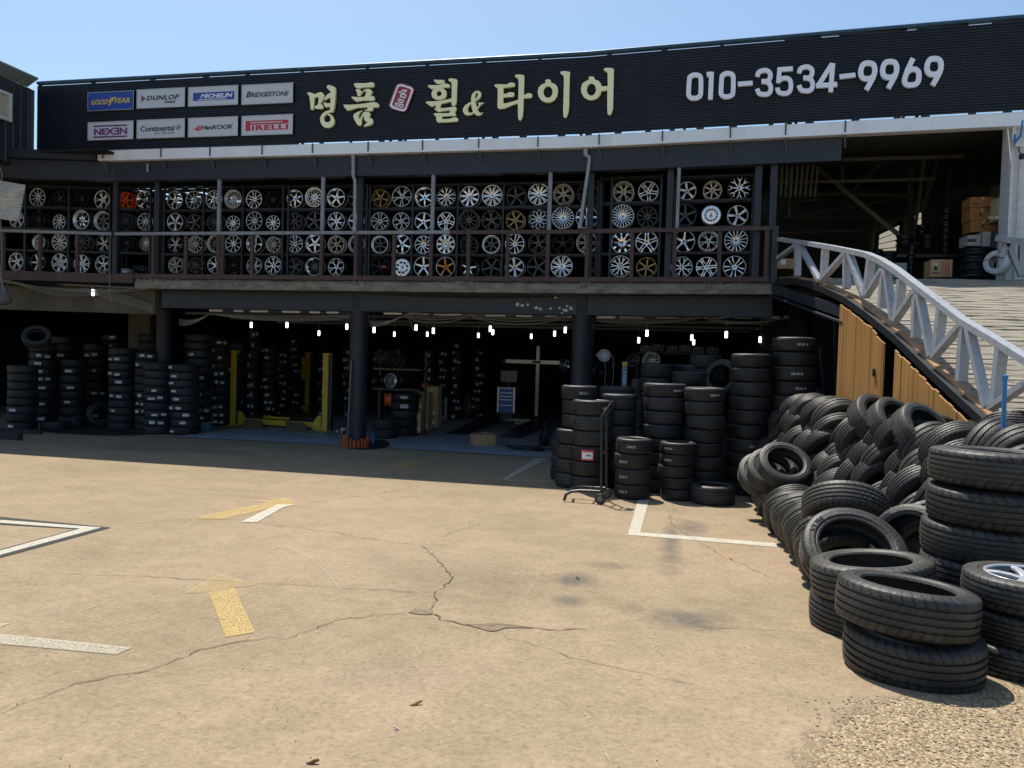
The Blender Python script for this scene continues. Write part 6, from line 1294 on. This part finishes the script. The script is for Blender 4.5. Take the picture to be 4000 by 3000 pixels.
cbx = MB().box(((a.x+b_.x)/2, br_.y-.2, (a.z+b_.z)/2), (b_.x-a.x, .12, b_.z-a.z)).build('control_box', M_yel, LF)
m = MB()
for k in range(4): m.lathe([(.001, 0), (.022, 0), (.022, .02), (.001, .02)], 10, (b_.x-.08, br_.y-.262, b_.z-.16-k*.10), closed=False, axis=Matrix.Rotation(math.pi/2, 3, 'X'))
m.build('button', M_black, cbx)
MB().box((a.x+.12, br_.y-.275, (a.z+b_.z)/2+.03), (.05, .03, .22)).build('switch', M_orange, cbx)
MB().tube([Vector((a.x+.16, br_.y-.2, a.z)), Vector((a.x+.16, br_.y-.22, a.z-.4)), Vector((a.x+.2, br_.y-.2, a.z-.8)), Vector((a.x+.32, br_.y-.1, .2))], .02, 8).build('corrugated_hose', M_wireb, cbx)
# alignment lift, tower and tool cabinet
p = G(2094, 1648); tw = thing('alignment_tower', 'pale aluminium wheel alignment tower shaped like a cross', 'garage machine', (p.x, p.y, 0))
zt = PY(2096, 1352, p.y).z; zc = PY(2090, 1414, p.y).z; x0, x1 = PY(1975, 1410, p.y).x, PY(2204, 1420, p.y).x
m = MB()
for k in (-.04, -.013, .013, .04): m.box((p.x+k, p.y-.02, zt/2+.1), (.020, .05, zt-.2))
m.box((p.x, p.y+.01, zt/2+.1), (.11, .03, zt-.2)); m.build('mast', M_alu, tw)
m = MB()
for k in (-.045, -.015, .015, .045): m.box(((x0+x1)/2, p.y-.10, zc+k), (x1-x0, .05, .024))
m.box(((x0+x1)/2, p.y-.07, zc), (x1-x0, .03, .12)); m.build('beam', M_alu, tw)
m = MB()
MB().box((x0-.03, p.y-.1, zc), (.12, .1, .14)).build('sensor_head', M_black, tw); MB().box((x1+.02, p.y-.1, zc), (.08, .1, .14)).build('sensor_head', M_black, tw); MB().box((p.x-.02, p.y-.14, zc), (.28, .03, .08)).build('beam_clamp', M_black, tw); MB().box((p.x, p.y, .06), (.5, .5, .12)).build('foot', M_black, tw)
p = PY(1976, 1612, 22.0); cz_ = PY(1976, 1513, 22.0).z; w = PY(2010, 1560, 22).x-PY(1942, 1560, 22).x
tc = thing('tool_cabinet', 'dark blue tool cabinet with pale side rails in the middle bay', 'cabinet', (p.x, 22.2, p.z)); hh = cz_-p.z
MB().box((0, 0, hh/2), (w*.84, .4, hh)).build('body', M_blue, tc, fix=False)
for s in (-1, 1): MB().box((s*w*.46, -.03, hh/2), (.05, .42, hh)).build('side_rail', M_alu, tc, fix=False)
for k, (a, b_) in enumerate(((0, .19), (.19, .33), (.33, .46), (.46, .68), (.68, .98))):
    dr = MB().box((0, -.21, hh*(1-(a+b_)/2)), (w*.78, .02, hh*(b_-a)-.02)).build('drawer', M_blue, tc, fix=False); MB().box((0, -.228, hh*(1-a)-.022), (w*.76, .016, .02)).build('handle', M_alu, dr, fix=False)
MB().box((0, 0, -.1), (w*.7, .36, .18)).build('plinth', M_black, tc, fix=False)
mo = thing('monitor', 'dark switched-off monitor above the blue tool cabinet', 'screen', PY(1988, 1470, 22.4)); MB().box((0, 0, 0), (.48, .05, .32)).build('screen', mat('dark screen', (.02, .022, .02), .2), mo, fix=False); MB().box((0, .03, 0), (.52, .04, .36)).build('bezel', M_black, mo, fix=False); MB().box((0, .06, -.35), (.08, .06, .4)).build('stand', M_black, mo, fix=False)
al = thing('alignment_lift', 'low dark scissor lift with two blue-edged runways in the middle bay', 'car lift', G(1940, 1690))
for pts in (((1740, 1697), (1822, 1702), (1962, 1652), (1900, 1640)), ((1948, 1710), (2035, 1714), (2150, 1660), (2080, 1650))):
    q = [G(*t) for t in pts]; m = MB(); z = [.03, .03, .14, .14]
    m.add([Vector((v.x, v.y, h_)) for v, h_ in zip(q, z)]+[Vector((v.x, v.y, .015)) for v in q], [(0, 1, 2, 3), (0, 4, 5, 1), (1, 5, 6, 2), (2, 6, 7, 3), (3, 7, 4, 0)]); m.build('runway', mat('dark blue steel plate', (.03, .04, .07), .4, .3, var=.4, scale=8), al)
q0, q1 = G(1965, 1652), G(2075, 1660); m = MB(); m.bar(Vector((q0.x, q0.y, .12)), Vector((q1.x, q1.y, .12)), .1, .10); m.build('cross_bar', M_alu, al)
pl_ = MB(); a, b_ = PY(2010, 1665, q1.y-.2), PY(2062, 1650, q1.y-.2); pl_.box(((a.x+b_.x)/2, q1.y-.2, (a.z+b_.z)/2), (b_.x-a.x, .02, b_.z-a.z)); plate = pl_.build('name_plate', M_chq, al); me = text2d('POWER', .001, M_gold, .02); fit(me, a.x+.02, b_.x-.02, a.z+.02, b_.z-.02, q1.y-.212)
for v in me.vertices: v.co -= wloc(al)
obj('lettering', me, plate)
# cartons in the middle bay
def gbox(x0, x1, y0, y1, Y, lab, dep=.35, m=None, marks=None, rz=0): return ubox(x0, x1, y0, y1, Y, m or M_card, lab, 'box', dep, rz, marks)
def C7(x0, x1, y0, y1, Y, lab, **k): return gbox(c7(x0), c7(x1), e7(y0), e7(y1), Y, lab, **k)
C7(672, 800, 910, 1000, 20.2, 'upper carton of the taller carton stack'); C7(672, 800, 1002, 1085, 20.2, 'second carton down in the taller carton stack'); C7(672, 800, 1087, 1168, 20.2, 'third carton down in the taller carton stack', marks=[(.65, .8, .4, .7, M_paper)]); C7(672, 800, 1170, 1250, 20.2, 'bottom carton of the taller carton stack', marks=[(.6, .75, .4, .7, M_paper)])
C7(586, 716, 958, 1032, 19.2, 'open-topped carton on the shorter carton stack', marks=[(.35, .6, .35, .5, M_print)]); C7(568, 660, 1034, 1130, 19.0, 'middle left carton of the shorter stack', marks=[(.75, .92, .3, .6, M_paper)]); C7(662, 716, 1034, 1180, 19.2, 'torn upright carton in the shorter stack'); C7(568, 650, 1132, 1305, 18.8, 'bottom left carton of the shorter stack', marks=[(.78, .95, .72, .88, M_paper)]); C7(652, 716, 1182, 1285, 19.1, 'bottom right carton of the shorter stack', marks=[(.5, .8, .4, .7, M_paper)])
C7(657, 712, 880, 908, 20.2, 'red box of small parts on top of the cartons', m=M_red, dep=.2)
q = G(c7(1165), e7(1420)); bx = thing('open_carton', 'taped brown carton standing alone on the shop floor', 'box', (q.x, q.y+.22, .014), .5)
MB().box((0, 0, .12), (.52, .36, .24)).build('carton', M_card, bx, fix=False); f = MB()
f.add([(-.26, -.18, .242), (.26, -.18, .242), (.26, .0, .262), (-.26, .0, .262)], [(0, 1, 2, 3)]); f.add([(-.26, .18, .242), (-.26, .0, .272), (.26, .0, .272), (.26, .18, .242)], [(0, 1, 2, 3)]); f.build('flap', M_card, bx, fix=False)
MB().box((0, .0, .276), (.52, .05, .003)).build('tape', M_tape, bx, fix=False); MB().box((.05, .02, .281), (.14, .10, .003)).build('shipping_label', M_paper, bx, fix=False)
# goods at the columns
q = G(798, 1684); ob_ = thing('patterned_box', 'small box with a blue and green picture pattern at the first column stacks', 'box', (q.x, q.y+.1, .012), .25); MB().box((0, 0, .10), (.22, .18, .20)).build('carton', mat('blue green pattern', (.03, .10, .30), .5, 0, col2=(.05, .24, .12), scale=14), ob_, fix=False); MB().box((0, 0, .2015), (.22, .02, .003)).build('tape', M_paper, ob_, fix=False)
q = G(822, 1676); tag(MB().tube([Vector((q.x, q.y+.05, .012)), Vector((q.x-.01, q.y+.05, PY(822, 1603, q.y).z))], .035, 16).build('cardboard_tube', mat('brown tube card', (.22, .15, .12), .8), smooth='auto'), 'brown cardboard tube standing beside the patterned box', 'tube')
cx2 = colx(1398, 1500, 15.8)
for k in range(11):
    a = math.pi+k*math.pi/10; x, y = cx2-.02+.27*math.cos(a), 15.8+.27*math.sin(a); h = R.uniform(.18, .30)
    tag(MB().tube([(x, y, .012), (x, y, h)], R.uniform(.03, .045), 12).build('orange_pin', M_orange, smooth='auto'), 'rusty orange steel pin standing round the middle column foot', 'pin', 'orange pins ringing the middle column')
q = G(1332, 1697); jk = thing('trolley_jack', 'trolley jack with a tall pump handle left of the middle column', 'jack', (q.x, q.y+.1, .012)); m = MB(); m.box((-.07, 0, .07), (.03, .4, .08)); m.box((.07, 0, .07), (.03, .4, .08)); m.box((0, .1, .10), (.12, .14, .08)); m.build('chassis', M_alu, jk, fix=False)
m = MB()
for x in (-.09, .09):
    for y in (-.17, .17): m.lathe([(.001, -.015), (.035, -.015), (.035, .015), (.001, .015)], 12, (x, y, .036), closed=False, axis=Matrix.Rotation(math.pi/2, 3, 'Y'))
m.build('caster', M_black, jk, fix=False); MB().tube([(0, .1, .12), (-.04, .2, .55), (-.07, .24, .72)], .018, 8).build('pump_handle', M_wireb, jk, fix=False)
q = PY(1372, 1410, 15.55); pp_ = MB(); pp_.tube([(q.x, 15.56, q.z), (q.x-.03, 15.5, .12)], .022, 10); tag(pp_.build('steel_bar', mat('grey steel bar', (.10, .11, .12), .4, .4), smooth='auto'), 'long steel bar leaning on the middle column', 'bar')
q = G(1430, 1735); cr = thing('cable_tangle', 'tangle of red and blue jump leads at the middle column foot', 'cables', (q.x, q.y, .012))
def tangle(m, n, s, rr): 
    for k in range(n):
        pts = [Vector((R.gauss(0, s), R.gauss(0, s*.5), .012+abs(R.gauss(0, s*.6)))) for j in range(7)]; m.tube([Vector((*smooth_loop([(p.x, p.y) for p in pts], 3, False)[i], pts[min(6, i//3)].z)) for i in range(19)], rr, 6)
    return m
tangle(MB(), 3, .09, .010).build('red_lead', M_red, cr, fix=False); tangle(MB(), 3, .09, .010).build('black_lead', M_wireb, cr, fix=False); MB().box((.17, 0, .13), (.05, .05, .26)).build('spray_can', mat('blue can', (.04, .14, .40), .4), cr, fix=False)
q = G(1280, 1702); lf = MB()
for k in range(14): a = R.uniform(0, 6.28); lf.add([(q.x, q.y, .02), (q.x+.09*math.cos(a)+.02, q.y+.06*math.sin(a), .03+R.uniform(0, .05)), (q.x+.09*math.cos(a+.3), q.y+.06*math.sin(a+.3), .03+R.uniform(0, .04))], [(0, 1, 2)])
tag(lf.build('weed', mat('weed leaf', (.06, .14, .04), .7)), 'small green weed growing at the shop floor edge', 'plant')
hs_ = MB(); q = G(2085, 1762)
for k in range(5):
    a0 = R.uniform(0, 6); hs_.tube([(q.x+R.uniform(-.02, .02)+(.18+.10*k*.4)*math.cos(a0+t*.42)*1.3-.08*k, q.y+.14*math.sin(a0+t*.42), .022+.016*k+.02*math.sin(t)) for t in range(17)], .014, 8)
hs_.tube([(q.x-.5, q.y-.05, .03), (q.x-.2, q.y+.05, .05), (q.x+.1, q.y, .09), (q.x+.5, q.y+.15, .03)], .014, 8)
tag(hs_.build('air_hose', M_wireb, smooth=True), 'coiled black air hose on the shop floor edge', 'hose')
# wheel shelf and reel
def dwheel(px, py, Y, rpx, face, sty, rz, lab, ty=0):
    p = PY(px, py, Y); ms = wheel_meshes(sty, face, face, 'black' if face != 'orange' else 'orange'); r = rpx/FPX*Y*1.02; t = thing('alloy_wheel', lab, 'wheel', p, group='wheels kept inside the workshop'); t.rotation_euler = (math.pi/2, ty, rz); s = r/.235; t.scale = (s, s, s)
    for nm, me in zip(('barrel', 'lip', 'spokes', 'centre_cap'), ms): obj(nm, me, t)
dwheel(c7(330), e7(670), 18.6, 33, 'dark grey', ('thin', 10, 0), 1.25, 'large dark wheel seen from its side on the inner shelf')
dwheel(c7(405), e7(668), 18.3, 34, 'gunmetal', ('thin', 10, 0), .95, 'grey thin-spoke wheel turned sideways on the inner shelf'); dwheel(c7(462), e7(680), 18.4, 29, 'dark grey', ('double', 5, 0), .9, 'small dark wheel right of the grey one on the inner shelf')
dwheel(c7(392), e7(855), 18.4, 31, 'silver', ('mesh', 10, 1), 1.05, 'silver mesh wheel on the lower inner shelf'); dwheel(c7(300), e7(865), 18.6, 27, 'black', ('bar', 5, 0), 1.3, 'black wheel left on the lower inner shelf'); dwheel(c7(540), e7(850), 18.6, 25, 'black', ('bar', 6, 0), 1.2, 'black wheel right on the lower inner shelf')
dwheel(c7(335), e7(1020), 17.6, 29, 'orange', ('bar', 6, 0), -1.2, 'orange wheel standing on edge behind the tyre stack')
sh_ = thing('wheel_shelf', 'dark shelf with loose wheels right of the middle column', 'shelf', PY(c7(420), e7(760), 18.6))
a, b_ = PY(c7(235), e7(752), 18.3), PY(c7(640), e7(752), 18.3); c_ = PY(c7(235), e7(925), 18.3)
MB().box(((a.x+b_.x)/2, 18.55, a.z), (b_.x-a.x, .5, .05)).build('board', mat('brown shelf board', (.12, .08, .05), .8), sh_); MB().box(((a.x+b_.x)/2, 18.55, c_.z), (b_.x-a.x, .5, .05)).build('board', M_black, sh_)
m = MB()
for x in (a.x, b_.x, (a.x*.6+b_.x*.4)): m.box((x, 18.8, 1.1), (.05, .05, 2.2))
m.build('upright', M_black, sh_)
q = PY(g8(480), h8(440), 16.6); hr = thing('hose_reel', 'round grey hose reel hung beside the right column', 'reel', q); AX = Matrix.Rotation(math.pi/2, 3, 'X')
MB().lathe([(.001, .03), (.13, .03), (.14, .02), (.14, -.02), (.13, -.03), (.001, -.03)], 32, closed=False, axis=AX).build('reel_side', mat('grey reel', (.40, .42, .44), .5, 0, var=.3, scale=6), hr, smooth='auto', fix=False); MB().lathe([(.001, .05), (.03, .05), (.06, .036), (.06, .03), (.001, .03)], 20, closed=False, axis=AX).build('hub', M_paper, hr, smooth='auto', fix=False); MB().lathe([(.001, .056), (.014, .056), (.014, .05), (.001, .05)], 14, closed=False, axis=AX).build('axle', M_black, hr, fix=False); MB().box((-.14, .0, .01), (.06, .05, .08)).build('bracket', M_pvc, hr, fix=False); MB().tube([(.02, 0, -.13), (.04, 0, -.4), (.03, 0, -.6), (.06, 0, -.75)], .008, 6).build('hose', M_wire, hr, fix=False); MB().tube([(.15, 0, .05), (.2, 0, -.1), (.21, 0, -.45), (.18, 0, -.7)], .008, 6).build('hose', M_wire, hr, fix=False)
dwheel(g8(215), h8(510), 16.5, 26, 'chrome', ('bar', 5, 1), 1.35, 'chrome wheel edge peeking out left of the right column')
for k, (x, y) in enumerate(((430, 545), (455, 560), (520, 480), (545, 500), (500, 540))): dwheel(g8(x), h8(y), 17.0+k*.1, 27, 'gunmetal', ('bar', 5, 0), 1.35+.04*k, f"grey wheel seen from its side, {ORD[k+1]} behind the hose reel")
dwheel(g8(818), h8(475), 19, 33, 'silver', ('mesh', 12, 0), 0, 'silver wire-mesh wheel above the back tyre stacks'); dwheel(g8(690), h8(475), 19, 26, 'gunmetal', ('fork', 8, 0), 0, 'dim grey wheel left of the wire-mesh wheel')
bn = thing('banner_board', 'narrow pale blue upright board with a yellow top', 'board', PY(g8(625), h8(600), 16.5)); a, b_ = PY(g8(604), h8(672), 16.5), PY(g8(645), h8(518), 16.5); w, hh = b_.x-a.x, b_.z-a.z; bz = wloc(bn)
MB().box((0, 0, (a.z+b_.z)/2-bz.z), (w, .04, hh)).build('panel', mat('pale blue board', (.20, .30, .42), .5), bn, fix=False); MB().box((0, 0, b_.z-bz.z+.05), (w, .04, .098)).build('top_block', M_yel, bn, fix=False)
me = text2d('S TIRE', .001, M_paper, .02); me.transform(Matrix.Rotation(-math.pi/2, 4, 'Z')); fit(me, -w*.25, w*.25, a.z-bz.z+.1, b_.z-bz.z-.1, -.022); obj('lettering', me, bn)
for k, (x, w_, y) in enumerate(((780, 88, 392), (872, 84, 385), (968, 82, 395), (1062, 88, 390), (1158, 84, 400), (1258, 84, 405))): ubox(g8(x-w_/2), g8(x+w_/2), h8(y-22), h8(y+22), 20, mat('dim grey parts carton', (.07, .07, .07), .8), f"dim grey carton, {ORD[k+1]} from the left on the high inner shelf", dep=.4)
sf = MB(); a, b_ = PY(g8(720), h8(418), 20), PY(g8(1320), h8(432), 20); sf.box(((a.x+b_.x)/2, 20.2, a.z), (b_.x-a.x, .5, .04)); sf.box((a.x, 20.2, a.z/2), (.05, .4, a.z-.05)); sf.box((b_.x, 20.2, a.z/2), (.05, .4, a.z-.05)); tag(sf.build('high_shelf', M_black), 'high dark shelf carrying grey cartons in the right bay', 'shelf')
q = G(c7(1070), e7(1180)); bgm = MB(); bgm.lathe([(.001, 0), (.20, .02), (.28, .25), (.26, .5), (.18, .72), (.10, .82), (.001, .8)], 22, closed=False); bgm.v = [(x+.03*math.sin(z*17+y*9), y+.03*math.sin(z*13+x*11), z+.02*math.sin(x*20)) for x, y, z in bgm.v]
o = bgm.build('plastic_bag', mat('crinkled clear bag', (.16, .15, .14), .25, 0, col2=(.05, .05, .05), scale=9, bump=.8, bscale=14), smooth=True); o.location = (q.x, q.y, .02); tag(o, 'crinkled grey rubbish bag slumped in the middle bay', 'bag')
q = G(c7(862), e7(1200)); tag(MB().tube([(q.x, q.y, .012), (q.x, q.y, .75)], .06, 16).build('pipe_roll', M_pvc, smooth='auto'), 'grey rolled tube standing right of the carton stacks', 'tube')
# timbers at the left
for k, (a, b_, lab) in enumerate((((0, 1690), (160, 1697), 'longer dark timber lying on the ground at the left edge'), ((-10, 1714), (80, 1720), 'short thick dark timber nearest the yard at the left edge'), ((0, 1681), (120, 1690), 'thin dark timber behind the longer one at the left edge'))):
    p, q = G(*a), G(*b_); h_ = .07 if k != 1 else .14; tag(MB().bar(Vector((p.x, p.y, h_/2)), Vector((q.x, q.y, h_/2)), .12, h_).build('timber_beam', M_timber), lab, 'timber')
q = G(115, 1630); o = MB(); o.add([(q.x-.3, q.y, .42), (q.x+.15, q.y-.1, .40), (q.x+.4, q.y, .22), (q.x+.35, q.y+.3, .25), (q.x-.25, q.y+.3, .45)], [(0, 1, 2, 3, 4)]); o.add([(q.x-.3, q.y, .40), (q.x+.15, q.y-.1, .38), (q.x+.4, q.y, .20), (q.x+.35, q.y+.3, .23), (q.x-.25, q.y+.3, .43)], [(4, 3, 2, 1, 0)]); tag(o.build('cardboard_scrap', M_card), 'bent cardboard scrap lying over the left flat tyres', 'scrap')
wo = MB(); a, b_ = PY(18, 1293, 24), PY(150, 1255, 24); wo.box(((a.x+b_.x)/2, 24, (a.z+b_.z)/2), (b_.x-a.x, .03, b_.z-a.z)); tag(wo.build('back_window', mat('daylit back window', (.55, .60, .45), .5, emit=.55)), 'pale daylit window deep behind the left tyre stacks', 'window')

# ------------------------------------------------------------------ hand truck
hx = thing('hand_truck', 'black two-wheeled hand truck standing in front of the stacks', 'hand truck', (G(2345, 1968).x, G(2345, 1968).y, 0))
K = lambda x, y, dy=0: PY(g8(x), h8(y), G(2345, 1968).y+dy)
M_ht = mat('black powder coated tube', (.016, .017, .020), .4, 0, var=.3, scale=8)
L0, L1, L2 = K(458, 1420, .0), K(462, 880, .0), K(530, 782, .12)
R0, R1, R2_ = K(495, 1395, .30), K(498, 872, .26), K(555, 785, .30)
m = MB(); m.tube([L0, L1, L1.lerp(L2, .5), L2, (L2+R2_)/2+Vector((0, 0, .02)), R2_, R1, R0], .019, 10); m.build('frame', M_ht, hx, smooth='auto')
m = MB(); m.tube([L1, R1], .014, 8); m.tube([L1.lerp(L2, .45), R1.lerp(R2_, .45)], .012, 8); m.tube([L0.lerp(L1, .5), R0.lerp(R1, .5)], .014, 8); m.build('cross_tube', M_ht, hx)
gp_ = MB(); e = [L1.lerp(L2, .45), L2, R2_, R1.lerp(R2_, .45)]; c_ = sum(e, Vector())/4; e = [c_+(v-c_)*.62 for v in e]; gp_.add(e+[v+Vector((0, .012, -.008)) for v in e], [(0, 1, 2, 3), (7, 6, 5, 4), (0, 4, 5, 1), (1, 5, 6, 2), (2, 6, 7, 3), (3, 7, 4, 0)]); gp_.build('handle_plate', M_ht, hx)
f0, f1 = K(240, 1420, .0), K(190, 1485, -.05); f2, f3 = K(300, 1385, .32), K(250, 1400, .32)
m = MB(); m.tube([L0, K(300, 1412, .0), f0, K(205, 1440, -.03), f1], .022, 10); m.tube([R0, f2, f3, f0], .020, 10); m.tube([K(380, 1408, 0), K(400, 1385, .3)], .014, 8); m.build('toe_frame', M_ht, hx, smooth='auto')
for (px, py, dy) in ((450, 1472, -.06), (497, 1432, .34)):
    c = K(px, py, dy); r = .078; axm = Matrix.Rotation(-.25, 3, 'Z') @ Matrix.Rotation(math.pi/2, 3, 'X'); 
    wl_ = MB().lathe([(.045, .022), (r-.012, .024), (r, .012), (r, -.012), (r-.012, -.024), (.045, -.022)], 28, c, axis=axm).build('wheel', mat('small black tyre', (.02, .02, .02), .6), hx, smooth='auto')
    m = MB().lathe([(.001, .026), (.012, .026), (.014, .018), (.026, .018), (.028, .024), (.046, .022), (.046, -.02), (.001, -.02)], 24, closed=False, axis=axm); m.build('rim', mat('worn grey rim', (.30, .28, .22), .5, .4), wl_, smooth='auto', fix=False).location = c-wloc(hx)
    MB().lathe([(.030, .0245), (.040, .0235), (.040, .022), (.030, .022)], 24, axis=axm).build('rim_ring', M_black, wl_, fix=False).location = c-wloc(hx)
MB().tube([K(450, 1472, -.06), K(497, 1432, .34)], .012, 8).build('axle', M_ht, hx)
# ------------------------------------------------------------------ tyres past the first 296: one object of kind stuff
MERGE = (0,1,2,3,7,8,9,20,21,22,23,24,25,27,29,50,68,69,70,71,72,73,79,80,81,82,83,84,86,87,88,89,90,91,94,95,96,97,98,99,100,102,103,104,105,106,107,108,110,111,112,113,114,115,116,119,120,121,122,123,124,126,127,128,151,159,160,161,162,163,164,165,166,171,180,181,182,183,184,185,186,187,188,202,203,204,205,206,207,208,209,212,213,214,215,216,217,218,219,220,241,264,265,266,267,268,269,270,271,272,285,304,313,314,315,316,318,320,323,324,325,326,327,328,329,330,331,332,333,334,335,336,337,338,339,340,341,342,343,344,345,346,347,348,349,350,351,352,353,354,358,362,378,379,380,381,383,386,391,394,395,396,397,398,399,400,401,402,403,404,405,406,407,408,409,410,411,412,413,414,415,416,417,418,419,420,421,424,425,426,428,429,430,432,433,434,443,444,446,457,458,462,476,477,481,482,483,485,495,503,506,)
def tidy(rest):
    bpy.context.view_layer.update(); mats, vs, fs, mi = [], [], [], []
    def take(o):
        me = o.data; w = o.matrix_world; off = len(vs); vs.extend([tuple(w @ v.co) for v in me.vertices]); ix = []
        for m in me.materials:
            if m not in mats: mats.append(m)
            ix.append(mats.index(m))
        for p in me.polygons: fs.append([i+off for i in p.vertices]); mi.append(ix[p.material_index])
    for o in rest:
        for k in [o]+list(o.children): take(k)
    me = bpy.data.meshes.new('tyre_mass'); me.from_pydata(vs, [], fs)
    for m in mats: me.materials.append(m)
    me.polygons.foreach_set('material_index', mi); me.uv_layers.new(name='UVMap'); sharp(me, 40)
    for o in rest:
        for c in list(o.children): bpy.data.objects.remove(c)
        bpy.data.objects.remove(o)
    tag(obj('tyre_mass', me), 'further black tyres deep in the shop and under the heap', 'tyres', kind='stuff')
if MERGE: tidy([TYRES[i] for i in MERGE])
